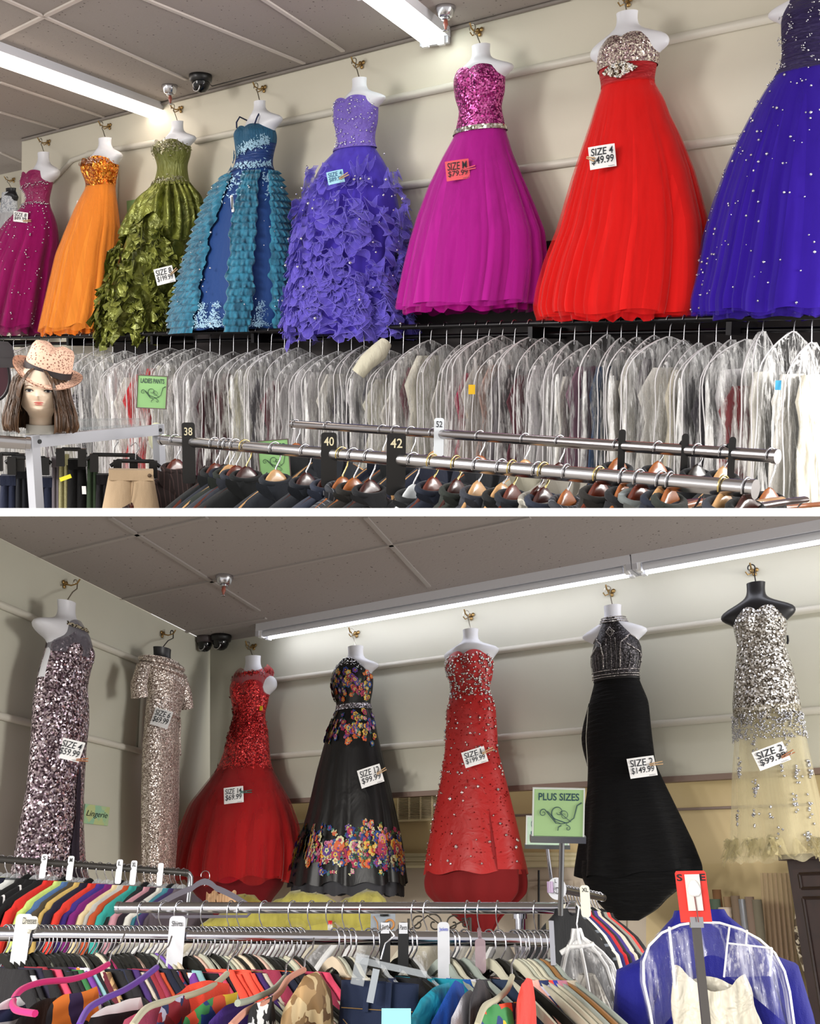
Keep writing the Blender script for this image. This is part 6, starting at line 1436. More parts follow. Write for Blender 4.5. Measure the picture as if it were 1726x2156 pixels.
for i, (px, c, n, hn_) in enumerate(rp):
    yaw = pi - rnd.uniform(.62, .8); f = hfr(r3, Lr3, px, yaw); dr = .060
    plastic_hanger(f, .0138, CLR if hn_ == 'clear' else velvet(hcc[hn_]), '%s hanger carrying the %s garment, right part of the front rail' % (hn_, n), 'hangers on the right part of the front rail', drop=dr, w=.19, th=.003, h=.010, bar=False, curve=1.35, sag=.095)
    garment(f, dr + .012, mat_of(n, c), '%s top, right part of front rail, on %s hanger' % (n, hn_), 'top', 'tops on the right part of the front rail', -.7, name='blouse', w=.18, th=.034 if px > 900 else .02, neck=.075, sh=.085, seed=60 + i, top=.02, wide=.02)
# dark jeans on a clear clip hanger
o = at(800, 2068, 1.72); k = 1.72 / F; f = Frame(o, nrm(RT - FW * .12), ZB); w = 165 * k
t = thing('jeans', 'dark blue denim jeans clipped by the waist at bottom centre', 'jeans', f); DN = cloth('1c2640', .85, .15, 900, wr=.25); ST = paint('8a6a3c', .7, name='seam_thread')
part('waistband', MB().grid([[(w / 2 * cos(a), .022 * sin(a), z) for a in np.linspace(0, 2 * pi, 28, endpoint=False)] for z in (0, -.02, -.04)], True), DN, t)
part('body', MB().grid([[(w / 2 * cos(a) * (1 + .1 * q), (.022 + .01 * q) * sin(a), -.04 - .2 * q) for a in np.linspace(0, 2 * pi, 28, endpoint=False)] for q in (0, .3, .6, 1)], True), DN, t)
for s in (-1, 1): part('belt_loop', MB().box(s * w * .14 - .005, s * w * .14 + .005, -.03, -.022, -.046, .003), DN, t, False)
part('seams', MB().tube([(-w * .45, -.024, -.042), (0, -.027, -.042), (w * .45, -.024, -.042)], .0009, 4).tube([(-w * .42, -.024, -.06), (-w * .3, -.027, -.075), (-w * .12, -.029, -.078)], .0009, 4), ST, t)
f = Frame(at(800, 2030, 1.70), nrm(RT + UP * -.22), nrm(ZB)); t = thing('clip_hanger', 'clear plastic clip hanger gripping the dark jeans', 'hanger', f)
CL2 = clearp('c8ced4', .28); part('bar', MB().box(-.045, .085, -.006, .006, -.006, .005), CL2, t, False); part('clip', MB().box(-.045, -.022, -.012, .012, -.04, .010), CL2, t, False); part('grip', MB().box(-.012, .0, -.02, -.016, -.062, -.008), paint('9aa0a8', .3), t, False); part('hook', MB().tube([(0, 0, .008), (.002, 0, .035), (.016, 0, .05), (.0, 0, .064), (-.016, 0, .05)], .002, 6), STEEL, t)
solo('fabric_label', MB().box(-.024, .024, -.001, .001, -.02, .02), paint('8fd0d8', .7), Frame(at(834, 2152, 1.55), RT, ZB), label='pale aqua cloth patch at the bottom edge beside the jeans', cat='patch', smooth=False)
# dividers, lower
def dv2(f, L_, px, wpx, hpx, uppx, m, txt, label, ink, rr, tilt=0.0, th=.12, tw=.62, group=None, face=None):
    fr = Frame(f.w(on_rail(f, L_, px), 0, 0), nrm(face if face is not None else RT), nrm(ZB + RT * tilt)); k = proj(fr.O)[2] / F; return divider(fr, wpx * k, hpx * k, uppx * k, m, txt, label, ink, rr, group, th=th, tw=tw)
WD = paint('ccced4', .4, name='white_divider'); BI = paint('1c1c20', .5); 
for px, tx, w in ((96, 'S', 'S'), (152, 'M', 'M'), (254, 'L', 'L'), (284, 'XL', 'XL')):
    dv2(r1, Lr1, px, 13, 48, 17, WD, [tx], 'white size divider lettered %s on the left rack' % w, BI, .0138, tilt=.35 if px < 200 else -.05, th=.17, tw=.42 if len(tx) < 2 else .6, group='white lettered dividers')
dv2(r1, Lr1, 340, 12, 45, 16, WD, None, 'blank white size divider near the right end of the left rack', BI, .0138)
dv2(r3, Lr3, 54, 34, 118, 40, paint('c0c2c6', .4), None, 'white divider behind the Dresses card on the front rail', BI, .0138, tilt=.2)
dv2(r3, Lr3, 70, 33, 26, 36, paint('dcd8c8', .5), ['Dresses'], 'cream card lettered Dresses on the front rail', BI, .022, tilt=.12, th=.5, tw=.86)
dv2(r3, Lr3, 376, 34, 114, 39, WD, ['Shirts'], 'white divider lettered Shirts on the front rail', BI, .0138, th=.09, tw=.66)
for px, tx in ((811, 'Skirts'), (849, 'Pants')):
    dv2(r3, Lr3, px, 22, 88, 32, BLKP, None, 'black divider lettered %s on the front rail' % tx, BI, .0138, group='black lettered dividers')
    fr = Frame(r3.w(on_rail(r3, Lr3, px), 0, 0), RT, ZB); k = 1.93 / F; t = thing('label_sticker', 'white sticker reading %s on its black divider' % tx, 'sticker', Frame(fr.w(0, -.024, 22 * k), RT, ZB), None, 'stickers on the black dividers')
    part('paper', MB().box(-9 * k, 9 * k, -.001, 0, -12 * k, 9 * k), WD, t, False); part('lettering', text_mb([tx], 15 * k, 9 * k, y=-.002, shear=.2), BI, t)
dv2(r3, Lr3, 933, 25, 126, 33, WD, ['Jackets'], 'white divider with blue handwriting on the front rail', paint('3a4ab8', .5), .0138, th=.07, tw=.72)
dv2(r3, Lr3, 1009, 22, 66, 2, clearp('a89098', .6), None, 'smoky translucent plastic strip hanging from the front rail', BI, .0138)
o = at(695, 1946, 2.1); t = thing('small_bottle', 'small clear bottle with a red cap standing behind the front rail', 'bottle', Frame(o, RT, ZB)); k = 2.1 / F
part('bottle', MB().lathe([(0, -14 * k), (5 * k, -14 * k), (5.5 * k, -3 * k), (4 * k, 0)], 14), CLR, t); part('cap', MB().lathe([(4.4 * k, 0), (4.4 * k, 7 * k), (0, 7 * k)], 14), paint('c01820', .4), t)
# ------------------------------------------------------------------ signs on poles
t, f, w, h = sign_board(((1121, 1660), (1225, 1663), (1230, 1760), (1125, 1759)), 2.62, 'green PLUS SIZES sign with scroll ornament on a steel pole', ['PLUS SIZES'], framec='cfd4cf', paper='9ec088', inkc='2a4a52', tfrac=.16)
part('base_bar', MB().box(-w / 2 - .008, w / 2 + .008, -.008, .008, -h / 2 - .018, -h / 2), chrome('b4b8b8', .3), t, False); part('pole', MB().tube([(.012, .004, -h / 2 - .015), (.012, .004, -h / 2 - .22)], .0075, 10), chrome('9a9c9e', .3), t)
t, f, w, h = sign_board(((1106, 1717), (1194, 1724), (1198, 1776), (1112, 1780)), 2.9, 'pale green sign behind the PLUS SIZES sign, mostly hidden', None, framec='d8dcd8', paper='c2dcc4', swirl=False)
part('lettering', text_mb(['O', 'L'], .011, .055, y=-.004, cx=-w / 2 + .017, cz=.005, gap=.5), paint('3a5a62', .5), t)
part('base_bar', MB().box(-w / 2 - .006, w / 2 + .006, -.006, .006, -h / 2 - .012, -h / 2), chrome('9aa0a0', .3), t, False); part('pole', MB().tube([(-.0, .004, -h / 2 - .01), (.02, .004, -h / 2 - .15)], .006, 10), CH2, t)
k = 2.7 / F; o = at(1172, 1871, 2.7); t = thing('size_disc', 'round white size disc lettered L under the PLUS SIZES sign', 'size divider', Frame(o, RT, ZB))
part('disc', MB().add([(20 * k * cos(a), -.002, 22 * k * sin(a)) for a in np.linspace(0, 2 * pi, 36, endpoint=False)] + [(20 * k * cos(a), .002, 22 * k * sin(a)) for a in np.linspace(0, 2 * pi, 36, endpoint=False)], [tuple(range(36)), tuple(range(71, 35, -1))] + [(i, i + 36, (i + 1) % 36 + 36, (i + 1) % 36) for i in range(36)]), WD, t, False)
part('lettering', text_mb(['L'], 4 * k, 7 * k, y=-.004, cx=-2 * k, cz=15 * k), BI, t); part('folded_side', MB().grid([[(-8 * k - 13 * k * u, -.006 - .012 * sin(pi * u), z * k) for u in (0, .3, .6, 1)] for z in (14, 4, -8)]), paint('a088a8', .4), t); part('hub', MB().tube([(5 * k * cos(a), -.005, -4 * k + 6 * k * sin(a)) for a in np.linspace(0, 2 * pi, 16, endpoint=False)], .0016, 5, closed=True), STEEL, t)
# round rack at right: curved rail, dividers and a fan of garments
_, rr1, Lrr = rail2('clothes_rack', 'short steel rail right of the PLUS SIZES pole, behind the bagged ivory gown', (1186, 1874), 2.75, (1268, 1890), 3.15, .011, chrome('6a6a70', .3))
a = rr1.w(Lrr * .5, 0, 0); t = thing('rack_upright', 'steel post under the short rail right of the PLUS SIZES pole', 'rack upright', Frame(a, RT, ZB)); part('post', MB().tube([(0, 0, -.012), (0, 0, -a[2])], .010, 10), CH2, t)
rg = [('0f1014', 'black'), ('', 'black and grey striped'), ('e0dcd0', 'ivory'), ('1a1a60', 'navy blue'), ('b8101c', 'crimson'), ('17161a', 'charcoal'), ('3a2a78', 'violet'), ('cfc4b0', 'sand'), ('141418', 'soft black'), ('8a8a80', 'stone'), ('e8443c', 'coral red'), ('101012', 'matte black')]
STR_['black and grey striped'] = cloth('15161a', .8, .2, stripes=('6a7078', 26.0, 2, .2))
for i, (c, n) in enumerate(rg):
    f = hfr(rr1, Lrr, 1190 + i * 6.6, pi + .75 + .02 * i)
    plastic_hanger(f, .011, velvet('1a1a1c') if i % 3 else velvet('c8c4b4'), '%s hanger on the short right rail carrying the %s top' % ('black' if i % 3 else 'pale', n), 'hangers on the short right rail', drop=.06, w=.17, th=.004, h=.01, bar=False)
    garment(f, .062, mat_of(n, c), '%s top in the row on the short right rail' % n, 'top', 'tops on the short right rail', -.8, name='blouse', w=.2, th=.018, neck=.06, sh=.08, seed=90 + i, top=.008)
fr_ = Frame(at(1229, 1893, 2.3), nrm(RT), ZB); k = 2.3 / F; divider(fr_, 20 * k, 62 * k, 27 * k, paint('e2e2d4', .4), ['XL'], 'cream size divider lettered XL on the round rack', BI, .012, th=.13, tw=.66)
# pedestal pole with SALE card
def tilted(px, py, D, deg): r = math.radians(deg); return Frame(at(px, py, D), RT * cos(r) + ZB * sin(r), ZB * cos(r) - RT * sin(r))
f = tilted(1459, 1887, 1.75, 1.0); k = 1.75 / F; t = thing('sale_sign', 'red SALE card with a white security tag hung over its letters', 'sign', f)
part('card', MB().prism([(-33 * k + .004 * (i in (0, 3)) * 0 + x, z) for i, (x, z) in enumerate([(0, 46 * k), (3 * k, 50 * k), (62 * k, 50 * k), (65 * k, 46 * k), (66 * k, -50 * k), (1 * k, -50 * k)])], -.001, .001), paint('e2352c', .5), t, False)
part('lettering', text_mb(['S'], 12 * k, 14 * k, y=-.002, cx=-25 * k, cz=37 * k, thick=.03), BI, t); text2 = part('lettering', text_mb(['E'], 12 * k, 14 * k, y=-.002, cx=24 * k, cz=37 * k, thick=.03), BI, t)
t = thing('security_tag', 'white security tag on a white slip in front of the red card', 'security tag', Frame(f.w(0, -.006, 0), f.X, f.Z))
part('slip', MB().box(-15 * k, 16 * k, -.001, .001, -28 * k, 43 * k), paint('d9d6d2', .5), t, False); part('puck', MB().lathe([(0, 0), (13 * k, .002), (13.5 * k, .006), (9 * k, .011), (0, .013)], 20), WHITE, t)
o_ = bpy.data.objects[[c_.name for c_ in t.children if c_.name.startswith('puck')][0]]; me = o_.data
for v in me.vertices: x, y, z = v.co; v.co = (x * (1 - .35 * max(0, y) / (13.5 * k)), -z, y * (1.55 if y > 0 else .95) + 12 * k)
part('pin', MB().tube([(0, -.003, 0), (2 * k, -.003, -50 * k)], .0012, 5), paint('6a2a24', .4), t)
t = thing('display_pole', 'grey steel pole rising behind the clear bag with the ivory dress', 'pole', Frame(at(1464, 1938, 1.74), RT, ZB)); part('pole', MB().box(-.0075, .0075, -.004, .004, -1.3, .0), paint('5c5856', .4, .5), t, False); part('bracket', MB().box(-.012, .012, -.008, .0, -.012, .006), STEEL, t, False)
# blue jacket and ivory dress in a big clear garment bag
D = 1.98; k = D / F; o = at(1475, 1940, D); f = Frame(o, nrm(RT + FW * .08), ZB)
garment(f, .0, cloth('12147c', .75, .3, wr=.5), 'royal blue jacket inside and behind the big clear garment bag', 'jacket', None, -.62, name='jacket', w=148 * k, th=.045, neck=.06, sh=.075, seed=5, top=.0, wide=.02)
D = 1.90; k = D / F; o = at(1480, 1944, D); f = Frame(o, nrm(RT + FW * .08), ZB)
t = thing('dress', 'ivory draped dress at the bottom of the big clear garment bag', 'dress', f); G = []
for i in range(14):
    q = i / 13; z = (-115 - 125 * q) * k; w = (78 + 22 * q) * k; G.append([(w * cos(a) * (1 + .03 * sin(5 * a + i)), .022 * sin(a) * (1 + .35 * sin(9 * a + q * 3)) - .0, z + .03 * (1 - q) * cos(a) * cos(a) * (1 if cos(a) < 0 else .2) - .012 * math.sin(3 * a) * (1 - q)) for a in np.linspace(0, 2 * pi, 48, endpoint=False)])
part('bodice', MB().grid(G, True), satin('d8d2c0', .5, wr=.8, sc=18), t)
hang = Frame(at(1478, 1990, 1.90), RT, ZB)
t = thing('garment_bag', 'big clear garment bag with white edges and pocket at lower right', 'garment bag', f); arch = []
for x, y in ((1335, 2160), (1332, 2110), (1326, 2060), (1330, 2020), (1345, 1988), (1375, 1962), (1415, 1946), (1455, 1940), (1500, 1942), (1545, 1956), (1580, 1976), (1608, 2004), (1622, 2040), (1626, 2080), (1624, 2160)): arch.append(f.l(at(x, y, D)))
A_ = np.array(arch); c_ = A_.mean(0); G = []
for lay, (s, dy) in enumerate(((1, -.012), (1, -.04), (.85, -.052), (.55, -.055), (.2, -.055))): G.append([((p[0] - c_[0]) * s + c_[0], dy - .006 * mnoise.noise((p[0] * 14, p[2] * 14, lay)), (p[2] - c_[2]) * s + c_[2] if s < 1 else p[2]) for p in arch])
part('front_film', MB().grid(G), film('eef0ff', .04, .5, .9, .08), t)
pts = [np.array([p[0], -.04, p[2]]) for p in arch]; part('piping', MB().tube(pts, .0024, 8), WHITE, t)
P2 = lambda *q: [f.l(at(x, y, D)) + np.array([0, -.06, 0]) for x, y in q]
mb = MB(); mb.tube(P2((1388, 1950), (1392, 1990), (1396, 2030), (1400, 2075)), .0026, 6); part('strap_seam', mb, WHITE, t)
mb = MB()
for q in (((1511, 1948), (1507, 1983), (1500, 2052)), ((1547, 1956), (1545, 1985)), ((1508, 1983), (1545, 1987), (1598, 1993)), ((1598, 1993), (1594, 2050))): mb.tube(P2(*q), .002, 6)
part('pocket_edges', mb, WHITE, t); mb = MB(); mb.add(P2((1511, 1985), (1598, 1994), (1594, 2050), (1500, 2052)), [(0, 1, 2, 3)]); part('pocket', mb, film('f2f2ff', .12, .7, 3.0), t, False)
# bagged ivory gown hung at the end of the upper rail
D = 2.15; k = D / F; o = at(1214, 1975, D); f = Frame(o, nrm(RT + FW * .25), ZB); t = thing('garment_bag', 'white-trimmed clear bag with an ivory gown at the end of the upper rail', 'garment bag', f)
prof = [(6, 1955), (12, 1975), (26, 1990), (42, 2010), (56, 2035), (62, 2070), (68, 2110), (78, 2160)]
G = [[(w_ * k * cos(a) + (x0_) * k, .05 * sin(a) * (.3 + w_ / 70) * (1 + .4 * mnoise.noise((cos(a) * 4, sin(a) * 4, y * .02))), f.l(at(1214, y, D))[2]) for a in np.linspace(0, 2 * pi, 30, endpoint=False)] for (w_, y), x0_ in zip(prof, (0, 0, 4, 8, 12, 14, 16, 20))]
part('film', MB().grid(G, True), film('f4f4f6', .16, .7, .8), t)
def edge(s, j): return [np.array([(s * w_ * k * cos(j) + x0_ * k), -.05 * (.3 + w_ / 70) * sin(j) - .003, f.l(at(1214, y, D))[2]]) for (w_, y), x0_ in zip(prof, (0, 0, 4, 8, 12, 14, 16, 20))]
mb = MB()
for s, j in ((1, .15), (-1, .15), (1, 1.1), (-1, 1.15)): mb.tube(edge(s, j), .0035, 6)
mb.tube([(G[2][j][0], G[2][j][1] * 1.05 - .002, G[2][j][2]) for j in range(15, 30)] + [G[2][0]], .005, 6); part('white_trim', mb, WHITE, t)
g2 = thing('gown', 'ivory gown inside the white-trimmed clear bag', 'gown', f); G3 = [[(w_ * k * cos(a) + x0_ * k, .03 * sin(a) * (1 + .3 * sin(11 * a)), f.l(at(1214, y, D))[2]) for a in np.linspace(0, 2 * pi, 36, endpoint=False)] for (w_, y), x0_ in zip([(14, 2050), (30, 2075), (44, 2110), (58, 2160)], (10, 6, 4, 6))]
part('bodice', MB().grid(G3, True), satin('e2ddd2', .5, wr=.8, sc=22), g2)
c = thing('white_hanger', 'white plastic hanger with a long wire hook in the white-trimmed bag', 'hanger', Frame(at(1206, 1912, 2.3), RT, ZB)); k2 = 2.3 / F
part('hook', MB().tube([(-.016, 0, 0), (-.008, 0, .016), (.008, 0, .016), (.014, 0, 0), (6 * k2, 0, -30 * k2), (9 * k2, 0, -66 * k2)], .0022, 6), STEEL, c); part('arms', MB().tube([(9 * k2 - 40 * k2, 0, -86 * k2), (9 * k2, 0, -64 * k2), (9 * k2 + 44 * k2, 0, -88 * k2)], .006, 8), WHITE, c)
# ------------------------------------------------------------------ far right: rolls, lace, armoire
k = 4.6 / F
for i, (x, y, r, c, nm, tl) in enumerate([(1508, 1873, 9, '8a6240', 'brown paper', -.10), (1504, 1893, 12, '5a6a58', 'sage green cloth', -.05), (1530, 1888, 8, 'a88a68', 'tan paper', .04), (1526, 1910, 14, 'cdbcaa', 'ribbed cream cloth', -.02), (1547, 1886, 9, '8e7a66', 'kraft cardboard', .06), (1562, 1893, 9, 'c8ccd0', 'silver foil', .07), (1577, 1888, 9, '9c8676', 'taupe cardboard', .09), (1592, 1894, 10, '8c8470', 'grey green card', .12)]):
    a = at(x, y, 4.6 - .02 * i); dz = a[2] - .0; f = Frame(a, RT, nrm(ZB + RT * tl)); t = thing('fabric_roll', '%s roll leaning in the group of rolls beside the armoire' % nm, 'roll', f, None, 'rolls leaning by the armoire')
    m = paint(c, .35 if 'foil' in nm else .8, .7 if 'foil' in nm else 0)
    prof = [(r * k * .45, -.01), (r * k * .45, 0), (r * k, 0), (r * k, -1.15)] if 'ribbed' not in nm else [(r * k * .4, 0)] + [(r * k * (1 + .12 * (j % 2)), -.012 * j) for j in range(10)] + [(r * k, -1.1)]
    part('roll', MB().lathe(prof, 20), m, t); part('core', MB().lathe([(r * k * .45, -.002), (r * k * .3, -.002), (r * k * .3, -.05)], 16), paint('6a5444', .8), t)
a = at(1630, 1838, 4.5); f = Frame(a, RT, ZB); t = thing('lace_drape', 'sheer beige lace hanging in folds beside the armoire', 'lace', f); kk = 4.5 / F
part('cloth', MB().grid([[((-30 - 14 * q + (60 + 8 * q) * u) * kk + .02 * q * (-1), -.02 * sin(u * 38) * (.4 + q), -q * 290 * kk) for u in np.linspace(0, 1, 40)] for q in np.linspace(0, 1, 14)]), tulle('b89c84', .45), t)
part('beaded_fringe', gems_on.__globals__['MB']().tube([((30 + 6 * math.sin(q * 9)) * kk, -.03, -q * 250 * kk) for q in np.linspace(.2, 1, 20)], .012, 6), printed(('6a5a48', 'cabc9e', 'e4d8c0', '4a3c30'), 60), t)
a0_, a1_ = at(1652, 1812, 4.35), at(1900, 1800, 4.0); f = Frame(a0_, a1_ - a0_, ZB); Wd = np.linalg.norm((a1_ - a0_)[:2]); H = a0_[2]
DW = wood('2a1410', '3c2018', .45); t = thing('armoire', 'dark mahogany armoire with panelled door, cut by the right edge', 'armoire', f)
part('body', MB().box(0, Wd, .02, .5, -H, 0), DW, t, False)
part('cornice', MB().box(-.02, Wd + .02, -.02, .52, -.0, .025), DW, t, False)
mb = MB()
for x in (0, .45): mb.box(x + .03, x + .06, -.0, .02, -H, -.03); mb.box(x + .37, x + .40, 0, .02, -H, -.03)
dr = part('door', MB().box(.03, .42, 0, .022, -H + .1, -.04), DW, t, False)
mb = MB()
for z0, z1 in ((-.12, -.06), (-.9, -.16)):
    P = [(.06, -.004, z0), (.38, -.004, z0), (.38, -.004, z1), (.06, -.004, z1)]
    for i in range(4): mb.tube([P[i], P[(i + 1) % 4]], .008, 6)
part('panel_moulding', mb, wood('1e0e0a', '2e1812', .4), dr, False); part('inner_panel', MB().box(.14, .30, -.012, .0, -.80, -.26), wood('3a1c14', '4a281c', .4), dr, False)
# ------------------------------------------------------------------ behind the upper rail: yellow tulle, scroll shelf, framed card
mb = MB(); f = Frame(at(640, 1925, 4.2), RT, ZB); kk = 4.2 / F; rnd = random.Random(31)
for c in range(26):
    cx, cz, r = rnd.uniform(-190, 140) * kk, rnd.uniform(-35, 16) * kk, rnd.uniform(14, 34) * kk; G = []
    for i in range(7):
        th = pi * i / 6; G.append([(cx + r * 1.5 * sin(th) * cos(a) * (1 + .3 * mnoise.noise((a * 2, th * 2, c))), r * .8 * sin(th) * sin(a), cz + r * cos(th) * (1 + .3 * mnoise.noise((a * 3, th * 3, c + 9)))) for a in np.linspace(0, 2 * pi, 16, endpoint=False)])
    mb.grid(G, True)
solo('tulle_heap', mb, tulle('c2b85a', .5), f, label='heap of yellow green tulle behind the upper chrome rail', cat='fabric', kind='stuff')
f = Frame(at(920, 1945, 3.9), RT, ZB); kk = 3.9 / F; t = thing('scroll_stand', 'dark wrought iron scroll stand behind the upper chrome rail', 'stand', f); mb = MB()
for cx, s, r in ((-40, 1, 16), (-6, -1, 20), (34, 1, 17), (58, -1, 11)):
    mb.tube([((cx + s * (r * (1 - q) * cos(1 + 8 * q))) * kk, 0, (r * (1 - q) * sin(1 + 8 * q)) * kk) for q in np.linspace(0, .9, 26)], .0035, 6)
mb.tube([(-60 * kk, 0, -14 * kk), (-20 * kk, 0, 16 * kk), (20 * kk, 0, -10 * kk), (70 * kk, 0, 12 * kk)], .0035, 6); part('scrolls', mb, paint('3a3630', .5, .4), t); part('legs', MB().tube([(-60 * kk, 0, 10 * kk), (-60 * kk, 0, -1.1)], .006, 6).tube([(70 * kk, 0, 12 * kk), (70 * kk, 0, -1.1)], .006, 6), paint('3a3630', .5, .4), t)
f = Frame(at(806, 1942, 3.4), RT, ZB); kk = 3.4 / F; t = thing('picture_card', 'pale blue grey decorative card behind the Skirts divider', 'card', f)
part('card', MB().box(-26 * kk, 26 * kk, 0, .003, -22 * kk, 22 * kk), paint('9aa2ac', .6), t, False); part('motif', MB().tube([(14 * kk + 9 * kk * cos(a), -.002, -4 * kk + 9 * kk * sin(a)) for a in np.linspace(0, 2 * pi, 20, endpoint=False)], .004, 5, closed=True).tube([(-10 * kk, -.002, -18 * kk), (-12 * kk, -.002, 0), (-20 * kk, -.002, 12 * kk)], .002, 4), paint('c88a4a', .6), t); part('dark_motif', MB().lathe([(0, 0), (9 * kk, 0), (9 * kk, 4 * kk), (0, 4 * kk)], 12, c=(3 * kk, -.006, 12 * kk), sy=.3), BLACK, t)
f = Frame(at(466, 1893, 4.1), RT, ZB); kk = 4.1 / F; solo('folded_cloth', MB().grid([[(x * kk, .01 * sin(x), (z + 4 * sin(x * .3)) * kk) for x in range(-32, 34, 3)] for z in (14, 4, -10)]), cloth('c8a07a', wr=.5), f, label='peach folded cloth under the hem of the red mermaid gown', cat='cloth')

# ------------------------------------------------------------------ nearest garments and hangers of the front rail, leaning out towards the viewer
def near_hanger(pts, D0, D1, m, label, r=.0055):
    n = len(pts); o = at(*pts[0], D0); f = Frame(o, RT, ZB); t = thing('velvet_hanger', label, 'hanger', f, None, 'foremost hangers of the front rail')
    P = [f.l(at(*np.array(p, float), D0 + (D1 - D0) * i / (n - 1))) for i, p in enumerate(pts)]; Q = []
    for i in range(n - 1):
        p0, p1, p2, p3 = P[max(0, i - 1)], P[i], P[i + 1], P[min(n - 1, i + 2)]
        for u in np.linspace(0, 1, 6, endpoint=False): Q.append(.5 * (2 * p1 + (p2 - p0) * u + (2 * p0 - 5 * p1 + 4 * p2 - p3) * u * u + (3 * p1 - p0 - 3 * p2 + p3) * u ** 3))
    Q.append(P[-1]); part('body', MB().tube(Q, r, 8), m, t)
    hk = Q[0]; part('hook', MB().tube([hk, hk + [0, .01, .02], hk + [.012, .03, .036], hk + [.012, .05, .052]], .0018, 6), CH2, t)
def shoulder(upper_, D0, D1, m, label, seed, th=.03):
    o = at(*upper_[0], D0); f = Frame(o, RT, ZB); t = thing('blouse', label, 'top', f, None, 'foremost tops of the front rail'); xs = np.array([u[0] for u in upper_], float); ys = np.array([u[1] for u in upper_], float); U = 22; V = 12; G = []
    front, back = [], []
    for i in range(V + 1):
        rf, rb_ = [], []
        for j in range(U + 1):
            u = j / U; x = np.interp(u, np.linspace(0, 1, len(xs)), xs); y = np.interp(u, np.linspace(0, 1, len(ys)), ys) + 3 * sin(7 * u + seed); D = D0 + (D1 - D0) * u
            v = i / V; yy = y + v * 170; q = f.l(at(x + 10 * v * (u - .5) * 2, yy, D)); b = th * sin(pi * min(1, v * 2.2) / 2) ** .5 * (1 + .5 * mnoise.noise((u * 4 + seed, v * 2, seed))) + .006 * sin(16 * u + 3 * v + seed) * v
            rf.append(q + [0, -b, 0]); rb_.append(q + [0, th * .6 * min(1, v * 5), 0])
        front.append(rf); back.append(rb_)
    mb = MB().grid(front, flip=True); mb.grid(back); 
    for k in (0, U): mb.grid([[front[i][k], back[i][k]] for i in range(V + 1)])
    part('shoulder', mb, m, t)
def M_(n, c='888888'): return mat_of(n, c)
shoulder([(-30, 2130), (5, 2110), (40, 2098), (52, 2108)], 1.50, 1.60, STR_['navy and white striped'], 'navy and white striped top in the bottom left corner', 1)
shoulder([(40, 2140), (70, 2118), (100, 2100), (118, 2098)], 1.52, 1.62, M_('', '141216'), 'black top beside the striped one in the bottom left corner', 2)
shoulder([(108, 2112), (135, 2096), (170, 2086), (204, 2078)], 1.54, 1.66, PR['bold purple and orange print'], 'purple and orange leaf print top near the bottom left', 3)
shoulder([(192, 2142), (225, 2118), (262, 2104), (296, 2100)], 1.52, 1.64, STR_['black and white striped'], 'black and white striped top under the purple hanger', 4)
shoulder([(262, 2150), (300, 2124), (335, 2110), (360, 2110)], 1.53, 1.64, M_('', 'd8607e'), 'pink top between the striped one and the red print one', 5)
shoulder([(340, 2120), (360, 2104), (385, 2098), (398, 2104)], 1.55, 1.63, PR['red and navy print'], 'dark red and navy print top at the bottom left of centre', 6)
shoulder([(370, 2092), (395, 2074), (440, 2066), (482, 2068)], 1.64, 1.74, M_('', 'f0503a'), 'bright coral ruffled top near the Shirts divider', 7)
shoulder([(390, 2138), (430, 2112), (465, 2094), (500, 2086)], 1.54, 1.66, PR['tropical print'], 'multicoloured tropical print top below the coral one', 8)
shoulder([(440, 2150), (475, 2120), (505, 2104), (534, 2102)], 1.52, 1.63, M_('', '3e1f78'), 'purple top with a slanting shoulder left of the geometric print one', 9)
shoulder([(526, 2126), (540, 2112), (556, 2104), (574, 2098)], 1.53, 1.62, PR['black and white print'], 'black and white geometric print top at bottom centre left', 10)
shoulder([(596, 2130), (618, 2090), (640, 2052), (668, 2046), (696, 2086)], 1.60, 1.70, PR['tan spotted print'], 'tan spotted gauzy top left of the dark jeans', 11, .045)
shoulder([(866, 2140), (885, 2100), (912, 2082), (946, 2068)], 1.60, 1.72, satin('1290aa', .6, wr=.7), 'turquoise jacket right of the dark jeans', 12, .045)
shoulder([(908, 2150), (935, 2100), (958, 2066), (976, 2070)], 1.60, 1.72, M_('', '1248a0'), 'royal blue top between the turquoise jacket and the fleece', 13)
shoulder([(950, 2140), (972, 2100), (990, 2084), (1004, 2090)], 1.58, 1.70, M_('', 'c4c2cc'), 'white fleece shoulder right of the royal blue top', 14)
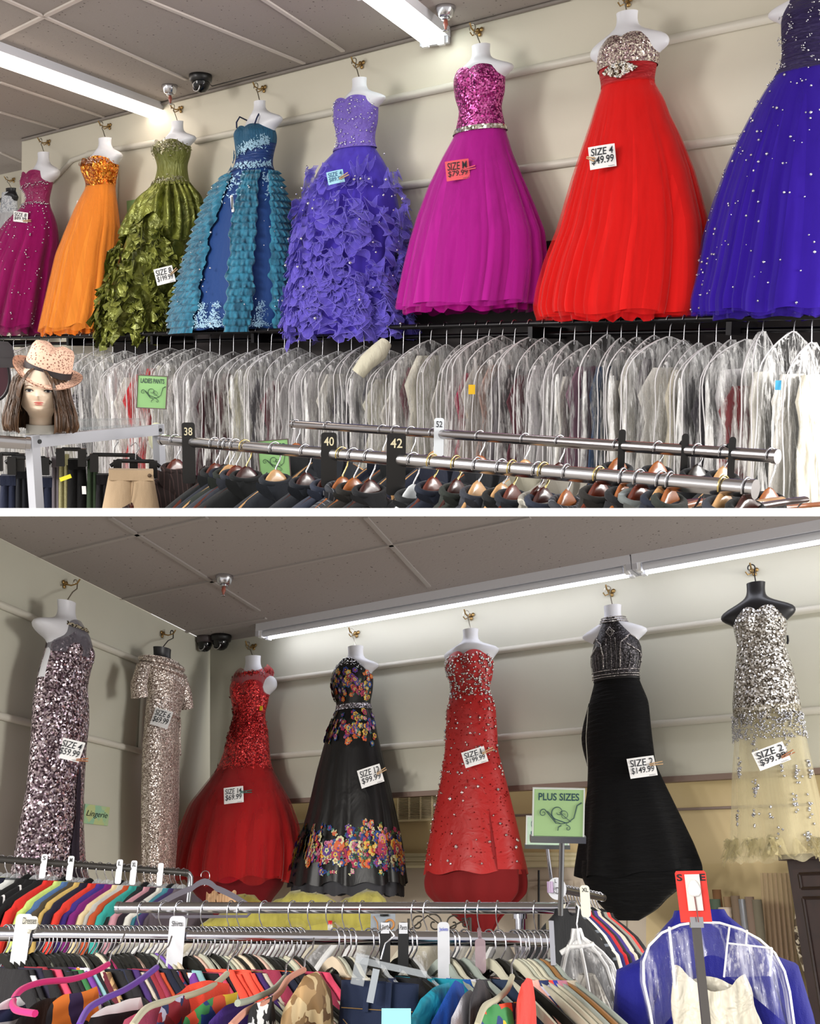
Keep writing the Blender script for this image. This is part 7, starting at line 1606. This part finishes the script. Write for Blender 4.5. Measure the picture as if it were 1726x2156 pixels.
shoulder([(990, 2100), (1004, 2066), (1018, 2062), (1034, 2096)], 1.60, 1.70, M_('', '37353a'), 'charcoal fleece shoulder right of the white fleece', 15)
shoulder([(1010, 2140), (1040, 2116), (1066, 2108), (1092, 2112)], 1.56, 1.66, PR['tropical print'], 'colour blocked print top at the bottom, right of centre', 16)
shoulder([(1088, 2110), (1098, 2070), (1108, 2058), (1120, 2066)], 1.62, 1.72, M_('', 'f2483e'), 'coral red gathered top near the right end of the front rail', 17)
near_hanger([(228, 2030), (195, 2048), (150, 2062), (90, 2068), (48, 2082), (28, 2106), (34, 2126), (74, 2134)], 1.80, 1.46, velvet('cc2f74'), 'large empty hot pink velvet hanger at the lower left')
near_hanger([(330, 2037), (300, 2060), (262, 2084), (222, 2102), (186, 2124), (166, 2160)], 1.80, 1.46, velvet('6842a4'), 'purple velvet hanger arm curving down at the lower left')
near_hanger([(478, 2050), (450, 2074), (410, 2092), (360, 2106), (310, 2122), (278, 2160)], 1.78, 1.45, velvet('b9b49c'), 'long beige velvet hanger arm crossing below the coral top')
near_hanger([(600, 2058), (580, 2080), (550, 2096), (520, 2108), (500, 2112)], 1.76, 1.52, velvet('9aa090'), 'sage velvet hanger arm above the geometric print top')
near_hanger([(640, 2042), (608, 2060), (588, 2090), (560, 2110), (520, 2128), (486, 2160)], 1.78, 1.48, velvet('c98c78'), 'peach velvet hanger arm left of the tan gauzy top')
near_hanger([(1078, 2056), (1068, 2082), (1046, 2104), (1020, 2120), (1004, 2160)], 1.76, 1.50, velvet('b8b39a'), 'beige velvet hanger arm near the right end of the front rail')
# ------------------------------------------------------------------ last pass on descriptions: things that read alike are told apart by their order
bpy.context.view_layer.update()
same = {}
for o in SC.objects:
    if 'category' in o: same.setdefault(o['label'], []).append(o)
for lb, os_ in same.items():
    if len(os_) < 2: continue
    os_.sort(key=lambda o: proj(np.array(o.matrix_world.translation))[0])
    for i, o in enumerate(os_): o['label'] = lb + (', left one' if i == 0 else ', right one' if i == len(os_) - 1 else ', %s from left' % ('second', 'third', 'fourth', 'fifth', 'sixth')[min(i - 1, 4)])
